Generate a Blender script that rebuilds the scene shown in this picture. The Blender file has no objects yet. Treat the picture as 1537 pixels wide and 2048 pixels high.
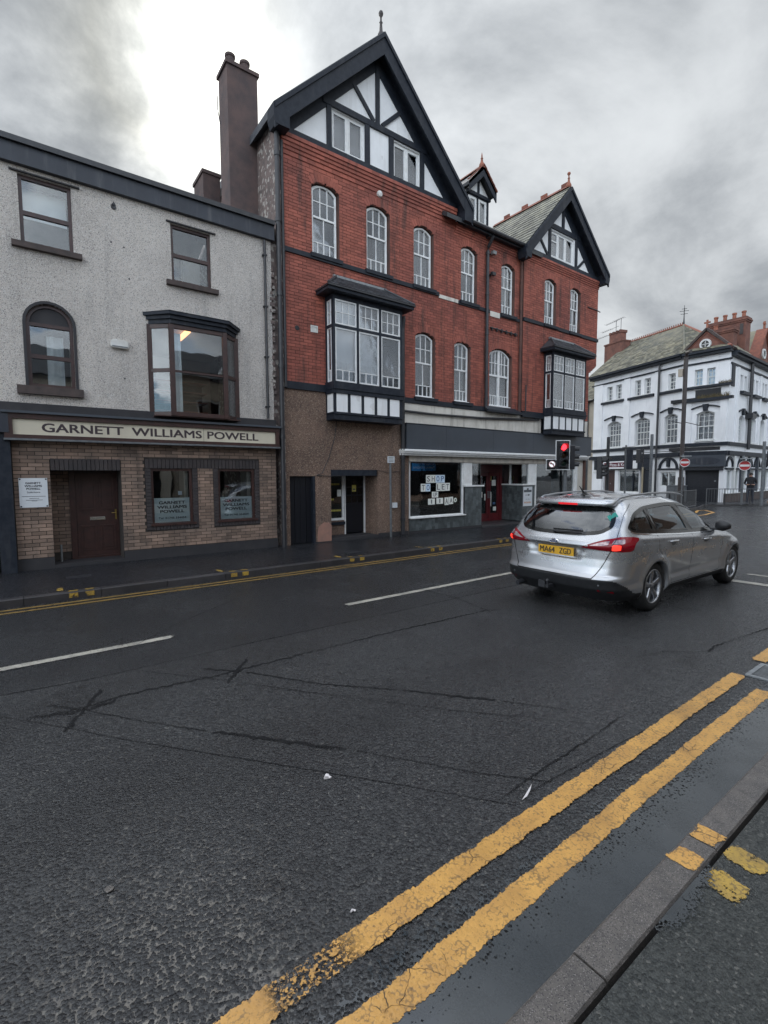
import bpy, bmesh, math, random
from mathutils import Vector, Matrix, geometry
random.seed(7)
S = bpy.context.scene
COL = S.collection
R = math.radians
# ------------------------------------------------------------------ camera
H = 1.75
cam = bpy.data.cameras.new('camera'); co = bpy.data.objects.new('camera', cam); COL.objects.link(co)
yaw, pit, rol = .636146, .0752366, -.00377165
w_ = Vector((math.sin(yaw)*math.cos(pit), math.cos(yaw)*math.cos(pit), -math.sin(pit)))
r_ = Vector((math.cos(yaw), -math.sin(yaw), 0)); u_ = r_.cross(w_)
rr = math.cos(rol)*r_+math.sin(rol)*u_; uu = -math.sin(rol)*r_+math.cos(rol)*u_
co.matrix_world = Matrix(((rr.x, uu.x, -w_.x, 0), (rr.y, uu.y, -w_.y, 0), (rr.z, uu.z, -w_.z, H), (0, 0, 0, 1)))
cam.sensor_fit = 'VERTICAL'; cam.sensor_height = 24; cam.lens = 964.436/2048*24
cam.clip_start = .05; cam.clip_end = 3000
S.camera = co
# ------------------------------------------------------------------ sky, sun, exposure
SUN_EL, SUN_AZ = R(36.5), R(14.5)      # azimuth from +Y towards +X
sd = Vector((math.sin(SUN_AZ)*math.cos(SUN_EL), math.cos(SUN_AZ)*math.cos(SUN_EL), math.sin(SUN_EL)))
wd = bpy.data.worlds.new('World'); S.world = wd; wd.use_nodes = True
nt = wd.node_tree; nt.nodes.clear()
def N(t, **k):
    n = nt.nodes.new(t)
    for a, b in k.items(): setattr(n, a, b)
    return n
def L(a, b): nt.links.new(a, b)
def mth(op, a, b=None, c=None, clamp=False):
    n = N('ShaderNodeMath', operation=op); n.use_clamp = clamp
    for i, x in enumerate((a, b, c)):
        if x is None: continue
        if isinstance(x, (int, float)): n.inputs[i].default_value = x
        else: L(x, n.inputs[i])
    return n.outputs[0]
def mrange(v, a, b, c=0., d=1., st='SMOOTHSTEP'):
    n = N('ShaderNodeMapRange', interpolation_type=st)
    L(v, n.inputs[0])
    for i, x in enumerate((a, b, c, d)): n.inputs[i+1].default_value = x
    return n.outputs[0]
def mixc(f, a, b):
    n = N('ShaderNodeMix', data_type='RGBA')
    if isinstance(f, (int, float)): n.inputs[0].default_value = f
    else: L(f, n.inputs[0])
    for s, x in ((6, a), (7, b)):
        if isinstance(x, tuple): n.inputs[s].default_value = (*x, 1)
        else: L(x, n.inputs[s])
    return n.outputs[2]
sky = N('ShaderNodeTexSky', sky_type='NISHITA'); sky.sun_disc = False; sky.sun_elevation = SUN_EL; sky.sun_rotation = SUN_AZ
tc = N('ShaderNodeTexCoord'); sp = N('ShaderNodeSeparateXYZ'); L(tc.outputs['Generated'], sp.inputs[0])
zz = mth('ADD', mth('MAXIMUM', sp.outputs[2], 0.0), .42)
cx = mth('DIVIDE', sp.outputs[0], zz); cy = mth('DIVIDE', sp.outputs[1], zz)
cb = N('ShaderNodeCombineXYZ'); L(cx, cb.inputs[0]); L(cy, cb.inputs[1]); cb.inputs[2].default_value = 47.1
def noise(vec, sc, det, rough=.55, dist=0.):
    n = N('ShaderNodeTexNoise'); L(vec, n.inputs['Vector']); n.inputs['Scale'].default_value = sc
    n.inputs['Detail'].default_value = det; n.inputs['Roughness'].default_value = rough; n.inputs['Distortion'].default_value = dist
    return n.outputs[0]
n1 = noise(cb.outputs[0], 2.1, 10, .58, .25); n2 = noise(cb.outputs[0], .75, 4, .5, .2)
vd = N('ShaderNodeVectorMath', operation='DOT_PRODUCT'); L(tc.outputs['Generated'], vd.inputs[0]); vd.inputs[1].default_value = sd
dt = vd.outputs['Value']; dp = mth('MAXIMUM', dt, 0.)
thick = mrange(mth('ADD', mth('MULTIPLY', n1, .62), mth('MULTIPLY', n2, .38)), .38, .62)
grey = mixc(thick, (.57, .595, .615), (.225, .245, .27))
near = mth('POWER', dp, 9.); core = mth('POWER', dp, 125.); halo = mth('POWER', dp, 420.)
warm = mixc(mth('MINIMUM', mth('MULTIPLY', core, 2.), 1.), (1., 1., 1.), (1., .95, .84))
lum = mth('ADD', mth('ADD', mth('MULTIPLY', near, .22), mth('MULTIPLY', core, 1.15)), mth('MULTIPLY', halo, 4.))
thin = mrange(thick, 0., 1., 1.15, .22, 'LINEAR')
vb = N('ShaderNodeVectorMath', operation='DOT_PRODUCT'); L(tc.outputs['Generated'], vb.inputs[0]); vb.inputs[1].default_value = Vector((-.80, -.58, .12)).normalized(); bd = vb.outputs['Value']
hi_ = mth('MAXIMUM', mrange(bd, .0, .7), mth('MULTIPLY', mrange(sp.outputs[2], .70, .85), .7))            # front-lit clouds opposite the sun and overhead, boosted to fill the street
lum2 = mth('ADD', mth('ADD', mth('MULTIPLY', lum, thin), .72), mth('MULTIPLY', hi_, 3.2))
vm = N('ShaderNodeVectorMath', operation='SCALE'); L(grey, vm.inputs[0]); L(mth('MULTIPLY', lum2, 10.), vm.inputs['Scale'])
vm2 = N('ShaderNodeVectorMath', operation='MULTIPLY'); L(vm.outputs[0], vm2.inputs[0]); L(warm, vm2.inputs[1])
gap = mth('MULTIPLY', mth('SUBTRACT', 1., mrange(n1, .45, .50)), mth('MAXIMUM', mrange(bd, .2, .55), mrange(sp.outputs[2], .74, .82)))
skys = N('ShaderNodeVectorMath', operation='SCALE'); L(sky.outputs[0], skys.inputs[0]); skys.inputs['Scale'].default_value = 1.6
full = mixc(gap, vm2.outputs[0], skys.outputs[0])
bg = N('ShaderNodeBackground'); L(full, bg.inputs[0]); bg.inputs[1].default_value = .1
ow = N('ShaderNodeOutputWorld'); L(bg.outputs[0], ow.inputs[0])
sl = bpy.data.lights.new('sun', 'SUN'); so = bpy.data.objects.new('sun', sl); COL.objects.link(so)
sl.energy = .6; sl.angle = R(30); sl.color = (1, .95, .87)
so.rotation_euler = (-sd).to_track_quat('-Z', 'Y').to_euler()
S.view_settings.view_transform = 'Standard'; S.view_settings.look = 'None'; S.view_settings.exposure = 0.88; S.view_settings.gamma = 1
S.render.engine = 'CYCLES'
# ------------------------------------------------------------------ materials
MT = {}
def mat(name, c1, c2=None, sc=6., det=6, rough=.6, rough2=None, metal=0., bump=None, spec=.5, rnd=0., speck=None, lo=.35, hi=.65, emit=None, streak=None):
    """noise mix of two colours + optional per-piece variation, specks, rain streaks and bump"""
    global nt
    m = bpy.data.materials.new(name); m.use_nodes = True; nt = m.node_tree; nt.nodes.clear()
    out = N('ShaderNodeOutputMaterial'); b = N('ShaderNodeBsdfPrincipled'); L(b.outputs[0], out.inputs[0])
    geo = N('ShaderNodeNewGeometry'); P = geo.outputs['Position']
    col = c1
    if c2:
        f = mrange(noise(P, sc, det, .6), lo, hi, 0, 1, 'LINEAR'); col = mixc(f, c1, c2)
        if rough2 is not None:
            L(mrange(noise(P, sc*.7, 4), .35, .65, rough, rough2, 'LINEAR'), b.inputs['Roughness'])
    if streak:
        mp = N('ShaderNodeMapping'); L(P, mp.inputs[0]); mp.inputs['Scale'].default_value = (5, 5, .55)
        f = mth('MULTIPLY', mrange(noise(mp.outputs[0], 1., 5, .65), .5, .72), streak[1]); col = mixc(f, col, streak[0])
    if rnd:
        oi = N('ShaderNodeObjectInfo'); s = mth('FRACT', mth('ADD', oi.outputs['Random'], geo.outputs['Random Per Island']))
        f = mrange(s, 0, 1, 1-rnd, 1+rnd, 'LINEAR')
        v = N('ShaderNodeVectorMath', operation='SCALE'); L(f, v.inputs['Scale'])
        if isinstance(col, tuple): v.inputs[0].default_value = col
        else: L(col, v.inputs[0])
        col = v.outputs[0]
    if speck:
        vo = N('ShaderNodeTexVoronoi'); L(P, vo.inputs['Vector']); vo.inputs['Scale'].default_value = speck[1]
        sx = N('ShaderNodeSeparateColor'); L(vo.outputs['Color'], sx.inputs[0])
        f = mrange(sx.outputs[0], speck[2], speck[2]+.12); col = mixc(f, col, speck[0])
        if len(speck) > 3:
            f = mrange(sx.outputs[1], speck[4], speck[4]+.1); col = mixc(f, col, speck[3])
    if isinstance(col, tuple): b.inputs['Base Color'].default_value = (*col, 1)
    else: L(col, b.inputs['Base Color'])
    if not b.inputs['Roughness'].is_linked: b.inputs['Roughness'].default_value = rough
    b.inputs['Metallic'].default_value = metal; b.inputs['Specular IOR Level'].default_value = spec
    if emit: b.inputs['Emission Color'].default_value = (*emit[0], 1); b.inputs['Emission Strength'].default_value = emit[1]
    if bump:
        bp = N('ShaderNodeBump'); bp.inputs['Strength'].default_value = bump[2] if len(bump) > 2 else .6; bp.inputs['Distance'].default_value = bump[1]
        if len(bump) > 3:
            vo = N('ShaderNodeTexVoronoi'); L(P, vo.inputs['Vector']); vo.inputs['Scale'].default_value = bump[0]; L(mth('SUBTRACT', 1., vo.outputs['Distance']), bp.inputs['Height'])
        else: L(noise(P, bump[0], 4), bp.inputs['Height'])
        L(bp.outputs[0], b.inputs['Normal'])
    MT[name] = m; return m
mat('red_brick', (.36, .105, .07), (.22, .066, .05), sc=.8, lo=.3, hi=.7, rough=.75, rnd=.22, bump=(160, .002, .5), streak=((.06, .035, .03), .8))
mat('red_mortar', (.14, .07, .055), (.075, .045, .04), sc=3, rough=.9, bump=(120, .003))
mat('tan_brick', (.27, .185, .14), (.17, .125, .10), sc=2.2, rough=.8, rnd=.30, bump=(150, .003, .6), streak=((.06, .05, .045), .45))
mat('tan_mortar', (.055, .045, .04), (.03, .027, .025), sc=4, rough=.95)
mat('white_dash', (.68, .625, .57), (.53, .485, .445), sc=.9, rough=.85, bump=(120, .012, .9, 1), speck=((.17, .155, .15), 120, .80, (.76, .74, .71), .80), streak=((.33, .31, .295), .5))
mat('brown_dash', (.24, .155, .115), (.16, .105, .08), sc=1.6, rough=.88, bump=(85, .012, .9, 1), speck=((.40, .30, .22), 85, .80, (.07, .05, .045), .75), streak=((.07, .055, .05), .5))
mat('salmon_render', (.36, .19, .14), (.25, .15, .12), sc=5, rough=.85, bump=(40, .004))
mat('cream_render', (.68, .65, .59), (.56, .53, .47), sc=2.8, rough=.8, bump=(30, .004), streak=((.20, .17, .14), .55), lo=.4, hi=.7)
mat('house_render', (.42, .37, .30), (.34, .30, .25), sc=1., rough=.85, bump=(40, .003))
mat('white_paint', (.80, .81, .83), (.72, .73, .75), sc=1.2, rough=.55, bump=(25, .001), streak=((.52, .53, .54), .3))
mat('gable_white', (.84, .85, .86), (.76, .77, .78), sc=2.6, rough=.6, streak=((.45, .43, .40), .3), speck=((.17, .12, .10), 7, .965))
mat('white_timber', (.82, .83, .83), (.70, .70, .69), sc=7, rough=.45, bump=(60, .0006))
mat('cream_timber', (.50, .46, .40), (.38, .35, .31), sc=5, rough=.55, streak=((.2, .18, .16), .5))
mat('black_paint', (.010, .014, .022), (.020, .025, .034), sc=5, rough=.5, spec=.3, bump=(35, .0015, .4), streak=((.07, .07, .07), .22))
mat('black_timber', (.009, .013, .022), (.021, .026, .036), sc=9, rough=.55, spec=.3, bump=(45, .002, .5), streak=((.12, .115, .11), .16))
mat('black_door', (.008, .009, .013), rough=.35)
mat('grey_fascia', (.052, .062, .078), (.044, .052, .064), sc=1.2, rough=.45, streak=((.07, .08, .09), .3))
mat('dark_fascia', (.030, .036, .05), (.02, .024, .034), sc=2, rough=.5, streak=((.16, .16, .16), .35))
mat('brown_timber', (.058, .026, .022), (.035, .018, .016), sc=9, rough=.4, bump=(30, .0015))
mat('brown_stone', (.085, .062, .056), (.05, .04, .038), sc=5, rough=.8, bump=(60, .003))
mat('dark_soldier', (.050, .040, .040), (.034, .03, .032), sc=6, rough=.75, rnd=.15, bump=(60, .003))
mat('dark_render', (.035, .033, .036), (.022, .022, .026), sc=4, rough=.7, bump=(30, .002))
mat('sign_cream', (.62, .57, .45), (.54, .49, .39), sc=1.5, rough=.45, streak=((.42, .38, .3), .35))
mat('letter_brown', (.045, .03, .035), rough=.5)
mat('letter_black', (.012, .014, .018), rough=.5)
mat('slate', (.075, .08, .088), (.045, .048, .055), sc=6, rough=.5, rnd=.35, bump=(40, .004))
mat('pale_slate', (.22, .215, .17), (.12, .12, .105), sc=2.0, rough=.7, rnd=.30, bump=(40, .004), streak=((.30, .28, .18), .4))
mat('mossy_slate', (.19, .175, .125), (.085, .088, .075), sc=1.6, rough=.75, rnd=.55, bump=(30, .006), streak=((.17, .16, .07), .5))
mat('ridge_tile', (.26, .09, .055), (.16, .06, .045), sc=6, rough=.8, rnd=.2, bump=(50, .004))
mat('chimney_brick', (.19, .082, .06), (.11, .052, .042), sc=3, rough=.85, bump=(50, .004), rnd=.2)
mat('old_brick', (.105, .070, .064), (.065, .050, .050), sc=3, rough=.85, bump=(40, .006), rnd=.2)
mat('dark_brick', (.10, .065, .06), (.06, .045, .045), sc=4, rough=.85, bump=(30, .01))
mat('rough_wall', (.20, .15, .135), (.11, .09, .085), sc=5, rough=.9, bump=(25, .02), speck=((.36, .33, .30), 14, .75))
mat('pale_render', (.66, .62, .54), (.58, .54, .47), sc=1., rough=.85)
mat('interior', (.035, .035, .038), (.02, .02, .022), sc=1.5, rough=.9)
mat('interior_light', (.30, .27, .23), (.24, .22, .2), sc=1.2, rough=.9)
mat('net_curtain', (.80, .81, .83), (.66, .68, .70), sc=9, rough=.9, streak=((.45, .47, .5), .6))
mat('blind', (.86, .87, .88), (.80, .81, .83), sc=4, rough=.85)
mat('tile_stone', (.10, .115, .12), (.055, .066, .07), sc=9, rough=.42, rnd=.35, bump=(30, .002))
mat('red_door', (.13, .016, .02), (.085, .013, .017), sc=6, rough=.35)
mat('paper', (.78, .79, .74), (.70, .72, .68), sc=8, rough=.8)
mat('paper_blue', (.58, .70, .82), rough=.8)
mat('paper_white', (.62, .65, .68), rough=.6)
mat('paper_yellow', (.50, .44, .10), rough=.7)
mat('blue_sign', (.05, .38, .85), rough=.5)
mat('print_blue', (.06, .12, .25), rough=.7)
mat('print_grey', (.10, .11, .12), rough=.7)
mat('print_orange', (.55, .22, .06), rough=.6)
mat('pale_letter', (.80, .86, .9), rough=.6)
mat('frost', (.60, .66, .68), (.54, .60, .62), sc=3, rough=.5)
mat('brass', (.50, .36, .12), rough=.3, metal=.9)
mat('plastic_white', (.68, .68, .66), (.55, .54, .50), sc=6, rough=.4)
mat('steel_grey', (.17, .18, .19), (.11, .12, .13), sc=10, rough=.45, metal=.3)
mat('railing_grey', (.115, .12, .125), (.075, .08, .085), sc=12, rough=.5, metal=.2)
mat('galvanised', (.30, .32, .33), (.2, .21, .22), sc=12, rough=.45, metal=.5)
mat('dark_metal', (.02, .022, .026), (.035, .035, .04), sc=10, rough=.4)
mat('brown_pole', (.050, .038, .036), (.03, .024, .024), sc=8, rough=.5)
mat('buff_pole', (.34, .29, .2), rough=.5)
mat('terracotta', (.33, .12, .075), (.22, .09, .06), sc=6, rough=.8)
mat('sign_red', (.40, .015, .02), rough=.4)
mat('sign_white', (.7, .71, .72), rough=.4)
mat('maroon', (.10, .012, .028), rough=.5)
mat('shutter', (.014, .016, .022), (.02, .022, .028), sc=6, rough=.5)
mat('teal_film', (.16, .24, .26), (.24, .31, .33), sc=1.2, rough=.4)
mat('rust_light', (.5, .4, .3), rough=.5)
mat('lamp_red_on', (.6, .01, .02), rough=.3, emit=((1., .02, .03), 3.2))
mat('lamp_amber_off', (.03, .012, .004), rough=.25)
mat('lamp_green_off', (.004, .02, .014), rough=.25)
mat('arrow_white', (.6, .62, .62), rough=.4, emit=((.75, .8, .85), .45))
mat('tube_light', (.9, .55, .3), rough=.5, emit=((1., .42, .16), 1.5))
mat('window_light', (.7, .8, .9), rough=.5, emit=((.75, .9, 1.), 1.0))
mat('yellow_blip', (.60, .42, .05), (.42, .30, .05), sc=30, rough=.6, bump=(200, .002))
mat('kerb_stone', (.132, .117, .105), (.083, .076, .071), sc=14, rough=.55, rough2=.35, rnd=.1, bump=(260, .0025, .7), speck=((.22, .2, .19), 330, .86, (.03, .028, .028), .8))
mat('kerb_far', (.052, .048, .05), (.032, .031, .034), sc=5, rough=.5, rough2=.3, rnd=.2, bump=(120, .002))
mat('dry_grass', (.16, .12, .06), (.1, .09, .05), sc=20, rough=.9)
mat('green_bits', (.04, .06, .035), rough=.9)
mat('litter_white', (.7, .66, .66), rough=.6)
mat('litter_pink', (.45, .16, .2), rough=.6)
mat('water_film', (.02, .022, .025), rough=.02)
mat('mould_white', (.62, .63, .62), rough=.5)
# people
mat('skin', (.42, .25, .18), (.36, .2, .15), sc=8, rough=.55)
mat('hair_dark', (.02, .015, .012), rough=.6)
mat('cloth_black', (.012, .013, .016), (.025, .025, .03), sc=12, rough=.85)
mat('cloth_navy', (.03, .035, .05), rough=.85)
mat('cloth_blue', (.25, .42, .55), rough=.85)
mat('cloth_olive', (.12, .115, .075), (.085, .08, .055), sc=9, rough=.9, bump=(20, .01))
mat('shoe', (.02, .015, .013), rough=.5)
# car
mat('car_black', (.012, .013, .015), (.02, .021, .024), sc=20, rough=.5)
mat('car_gloss_black', (.006, .006, .006), rough=.08)
mat('tyre', (.012, .012, .013), (.02, .02, .021), sc=25, rough=.75)
mat('alloy', (.42, .43, .45), (.3, .31, .33), sc=30, rough=.3, metal=.85)
mat('chrome', (.75, .77, .8), rough=.08, metal=1.)
mat('lamp_lens_red', (.22, .004, .012), rough=.07)
mat('lamp_lens_clear', (.5, .42, .42), (.3, .2, .22), sc=30, rough=.08, metal=.4)
mat('brake_on', (.6, .01, .01), rough=.2, emit=((1., .05, .03), .85))
mat('brake_dim', (.4, .006, .012), rough=.2, emit=((1., .03, .04), .35))
mat('plate_yellow', (.72, .40, .025), (.62, .34, .03), sc=8, rough=.4)
mat('oval_blue', (.015, .03, .09), rough=.15)
mat('sticker_teal', (.0, .22, .18), rough=.4)
mat('seat_cloth', (.03, .03, .034), rough=.9)
def special():
    global nt
    # car paint
    m = bpy.data.materials.new('silver_paint'); m.use_nodes = True; nt = m.node_tree; b = nt.nodes['Principled BSDF']
    geo = N('ShaderNodeNewGeometry')
    L(mixc(mrange(noise(geo.outputs['Position'], 900, 2), .35, .65), (.40, .41, .43), (.52, .53, .55)), b.inputs['Base Color'])
    b.inputs['Metallic'].default_value = .74
    sxyz = N('ShaderNodeSeparateXYZ'); L(geo.outputs['Position'], sxyz.inputs[0])
    L(mth('ADD', mrange(noise(geo.outputs['Position'], 5, 5), .3, .7, .24, .31, 'LINEAR'), mrange(sxyz.outputs[2], .25, .7, .14, 0.)), b.inputs['Roughness'])
    b.inputs['Coat Weight'].default_value = .9; b.inputs['Coat Roughness'].default_value = .04
    MT['silver_paint'] = m
    # window glass: thin sheet
    for nm, tint, ior in (('glass', (.92, .95, .95), 1.52), ('old_glass', (.95, .97, .98), 1.6), ('privacy_glass', (.32, .36, .36), 1.5), ('car_glass', (.55, .62, .61), 1.5), ('rear_glass', (.22, .25, .26), 1.5)):
        m = bpy.data.materials.new(nm); m.use_nodes = True; nt = m.node_tree; nt.nodes.clear()
        o = N('ShaderNodeOutputMaterial'); mx = N('ShaderNodeMixShader'); t = N('ShaderNodeBsdfTransparent'); g = N('ShaderNodeBsdfGlossy')
        t.inputs[0].default_value = (*tint, 1); g.inputs['Roughness'].default_value = .015; g.inputs[0].default_value = (.95, .97, 1, 1)
        fr = N('ShaderNodeFresnel'); fr.inputs[0].default_value = ior
        bp = N('ShaderNodeBump'); geo = N('ShaderNodeNewGeometry'); L(noise(geo.outputs['Position'], 1.7 if 'car' not in nm and nm[0] != 'p' else .5, 2), bp.inputs['Height'])
        bp.inputs['Distance'].default_value = .012; bp.inputs['Strength'].default_value = .16; L(bp.outputs[0], g.inputs['Normal'])
        f = mth('MINIMUM', mth('MULTIPLY', fr.outputs[0], {'glass': 1.5, 'old_glass': 2.3, 'car_glass': 1.3, 'rear_glass': 2.5}.get(nm, 1.5)), .95)
        L(f, mx.inputs[0]); L(t.outputs[0], mx.inputs[1]); L(g.outputs[0], mx.inputs[2]); L(mx.outputs[0], o.inputs[0]); MT[nm] = m
    # wet asphalt
    for nm, k in (('asphalt', 0), ('asphalt_far', 1), ('pavement_near', 2), ('pavement_far', 3)):
        m = bpy.data.materials.new(nm); m.use_nodes = True; nt = m.node_tree; b = nt.nodes['Principled BSDF']
        geo = N('ShaderNodeNewGeometry'); P = geo.outputs['Position']
        nz = N('ShaderNodeTexNoise'); L(P, nz.inputs['Vector']); nz.inputs['Scale'].default_value = 60; nz.inputs['Detail'].default_value = 2
        ad = N('ShaderNodeVectorMath', operation='MULTIPLY_ADD'); L(nz.outputs['Color'], ad.inputs[0]); ad.inputs[1].default_value = (.012, .012, .012); L(P, ad.inputs[2])
        vo = N('ShaderNodeTexVoronoi'); L(ad.outputs[0], vo.inputs['Vector']); vo.inputs['Scale'].default_value = (72, 78, 120, 90)[k]
        sx = N('ShaderNodeSeparateColor'); L(vo.outputs['Color'], sx.inputs[0])
        st = mth('ADD', mth('MULTIPLY', sx.outputs[0], .5), mth('SUBTRACT', .8, vo.outputs['Distance']))     # stone height
        big = mrange(noise(P, .45, 5, .6), .35, .65)
        s3 = N('ShaderNodeSeparateXYZ'); L(P, s3.inputs[0])
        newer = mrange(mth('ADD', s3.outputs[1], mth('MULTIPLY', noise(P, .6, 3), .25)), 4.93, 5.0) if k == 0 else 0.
        trk = mrange(mth('ABSOLUTE', mth('SUBTRACT', mth('ADD', mth('ABSOLUTE', mth('SUBTRACT', s3.outputs[1], 3.65)), mth('MULTIPLY', noise(P, .35, 3), .5)), 1.05)), .1, .55, 1., 0.) if k == 0 else 0.
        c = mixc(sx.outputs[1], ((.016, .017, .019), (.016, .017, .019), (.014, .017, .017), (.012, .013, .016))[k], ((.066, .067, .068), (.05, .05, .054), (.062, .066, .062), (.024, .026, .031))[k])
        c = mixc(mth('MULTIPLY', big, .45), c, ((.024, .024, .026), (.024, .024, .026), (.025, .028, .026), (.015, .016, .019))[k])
        light = mrange(sx.outputs[2], .955, .975); c = mixc(mth('MULTIPLY', light, .5), c, (.17, .165, .15))
        if k == 0:
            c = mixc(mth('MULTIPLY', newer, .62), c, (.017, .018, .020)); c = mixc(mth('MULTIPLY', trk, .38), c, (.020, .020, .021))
            stain = mrange(noise(P, 1.7, 7, .72), .56, .70); c = mixc(mth('MULTIPLY', stain, .65), c, (.012, .012, .013))
            pale = mrange(noise(P, 2.6, 6, .7), .62, .78); c = mixc(mth('MULTIPLY', pale, .35), c, (.085, .082, .078))
        L(c, b.inputs['Base Color'])
        wet = mrange(noise(P, .9, 6, .62), .38, .62)
        low = mrange(st, .55, .85, 1., 0.)
        lvl = mth('ADD', mth('MULTIPLY', mrange(noise(P, 2.1, 5, .7), .50, .72), .18), (.36, .3, .42, .2)[k])
        film = mrange(mth('SUBTRACT', lvl, st), -.01, .015)
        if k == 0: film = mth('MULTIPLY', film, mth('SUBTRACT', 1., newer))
        st = mth('MAXIMUM', st, lvl)
        rg_ = mth('SUBTRACT', mrange(wet, 0, 1, (.56, .60, .62, .52)[k], (.36, .42, .5, .36)[k]), mth('MULTIPLY', low, .28))
        L(mth('ADD', mth('MULTIPLY', rg_, mth('SUBTRACT', 1., film)), mth('MULTIPLY', film, .26)), b.inputs['Roughness'])
        b.inputs['Specular IOR Level'].default_value = (.42, .42, .4, .35)[k]
        bp = N('ShaderNodeBump'); bp.inputs['Distance'].default_value = (.009, .006, .004, .003)[k]; bp.inputs['Strength'].default_value = .85
        L(mth('ADD', st, mth('ADD', mth('MULTIPLY', noise(P, 14, 3), .5), mth('MULTIPLY', mth('MULTIPLY', noise(P, 260, 3), .35), mth('SUBTRACT', 1., film)))), bp.inputs['Height']); L(bp.outputs[0], b.inputs['Normal'])
        MT[nm] = m
    # puddle: clear water that breaks up among the stones at its edge
    for nm, y0, y1, x0, x1 in (('puddle_road', .80, 1.01, -3, 9), ('puddle_path', .64, .90, 1.78, 2.30)):
        m = bpy.data.materials.new(nm); m.use_nodes = True; nt = m.node_tree; nt.nodes.clear()
        o = N('ShaderNodeOutputMaterial'); mx = N('ShaderNodeMixShader'); t = N('ShaderNodeBsdfTransparent'); g = N('ShaderNodeBsdfPrincipled')
        g.inputs['Base Color'].default_value = (.045, .052, .058, 1); g.inputs['Roughness'].default_value = .045; g.inputs['Specular IOR Level'].default_value = .62
        geo = N('ShaderNodeNewGeometry'); P = geo.outputs['Position']; s3 = N('ShaderNodeSeparateXYZ'); L(P, s3.inputs[0])
        nz = N('ShaderNodeTexNoise'); L(P, nz.inputs['Vector']); nz.inputs['Scale'].default_value = 60; nz.inputs['Detail'].default_value = 2
        ad = N('ShaderNodeVectorMath', operation='MULTIPLY_ADD'); L(nz.outputs['Color'], ad.inputs[0]); ad.inputs[1].default_value = (.012, .012, .012); L(P, ad.inputs[2])
        vo = N('ShaderNodeTexVoronoi'); L(ad.outputs[0], vo.inputs['Vector']); vo.inputs['Scale'].default_value = 72 if nm == 'puddle_road' else 120
        sx = N('ShaderNodeSeparateColor'); L(vo.outputs['Color'], sx.inputs[0])
        st = mth('ADD', mth('MULTIPLY', sx.outputs[0], .5), mth('SUBTRACT', .8, vo.outputs['Distance']))
        yy = mth('ADD', s3.outputs[1], mth('MULTIPLY', mth('SUBTRACT', noise(P, 2.3, 5), .5), .22))
        depth = mth('SUBTRACT', mrange(yy, y1-.10, y1+.42, 1.35, -.1, 'LINEAR'), 0.)
        if nm == 'puddle_path':
            depth = mth('MULTIPLY', mrange(yy, y0-.03, y0+.12, 0., 1.4), mth('MULTIPLY', mrange(s3.outputs[0], x0-.1, x0+.15), mrange(s3.outputs[0], x1, x1-.2)))
        f = mth('MULTIPLY', mrange(mth('SUBTRACT', depth, st), -.10, .10), mrange(noise(P, 4, 5), .35, .65, .82, .96))
        L(mrange(noise(P, 5, 5, .7), .4, .7, .03, .13), g.inputs['Roughness'])
        L(f, mx.inputs[0]); L(t.outputs[0], mx.inputs[1]); L(g.outputs[0], mx.inputs[2]); L(mx.outputs[0], o.inputs[0]); MT[nm] = m
    # thermoplastic line paint with cracks, wear and ragged edges
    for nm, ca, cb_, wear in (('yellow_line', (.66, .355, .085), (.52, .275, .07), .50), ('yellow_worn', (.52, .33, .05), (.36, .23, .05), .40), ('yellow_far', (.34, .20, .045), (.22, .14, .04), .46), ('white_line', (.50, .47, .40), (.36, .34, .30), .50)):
        m = bpy.data.materials.new(nm); m.use_nodes = True; nt = m.node_tree; nt.nodes.clear()
        o = N('ShaderNodeOutputMaterial'); mx = N('ShaderNodeMixShader'); t = N('ShaderNodeBsdfTransparent'); g = N('ShaderNodeBsdfPrincipled')
        geo = N('ShaderNodeNewGeometry'); P = geo.outputs['Position']
        nz = N('ShaderNodeTexNoise'); L(P, nz.inputs['Vector']); nz.inputs['Scale'].default_value = 8; nz.inputs['Detail'].default_value = 4
        ad = N('ShaderNodeVectorMath', operation='MULTIPLY_ADD'); L(nz.outputs['Color'], ad.inputs[0]); ad.inputs[1].default_value = (.10, .10, .0); L(P, ad.inputs[2])
        vo = N('ShaderNodeTexVoronoi', feature='DISTANCE_TO_EDGE'); L(ad.outputs[0], vo.inputs['Vector']); vo.inputs['Scale'].default_value = 9
        crack = mrange(vo.outputs[0], .003, .012, 1., 0.)
        crack = mth('MULTIPLY', crack, mrange(noise(P, 3.5, 3), .52, .60))
        c = mixc(mrange(noise(P, 5, 7, .65), .35, .65), ca, cb_); c = mixc(mth('MULTIPLY', mrange(noise(P, 70, 4, .7), .52, .70), .75), c, tuple(.38*x for x in cb_)); c = mixc(mth('MULTIPLY', mrange(noise(P, 2.2, 5, .7), .45, .7), .35), c, tuple(.5*x for x in cb_))
        v3 = N('ShaderNodeTexVoronoi'); L(P, v3.inputs['Vector']); v3.inputs['Scale'].default_value = 72
        c = mixc(mth('MULTIPLY', mrange(mth('MULTIPLY', v3.outputs['Distance'], noise(P, 12, 3)), .30, .40), .5), c, (.06, .05, .035))
        c = mixc(crack, c, (.05, .04, .03)); L(c, g.inputs['Base Color']); g.inputs['Roughness'].default_value = .42
        w1 = noise(P, 17, 7, .7); w2 = noise(P, 1.6, 3)
        tex = mth('ADD', w1, mth('MULTIPLY', mth('SUBTRACT', w2, .5), .45))
        f = mrange(tex, wear+.16, wear+.20, 1., 0.)
        at = N('ShaderNodeAttribute'); at.attribute_name = 'edge'
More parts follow.
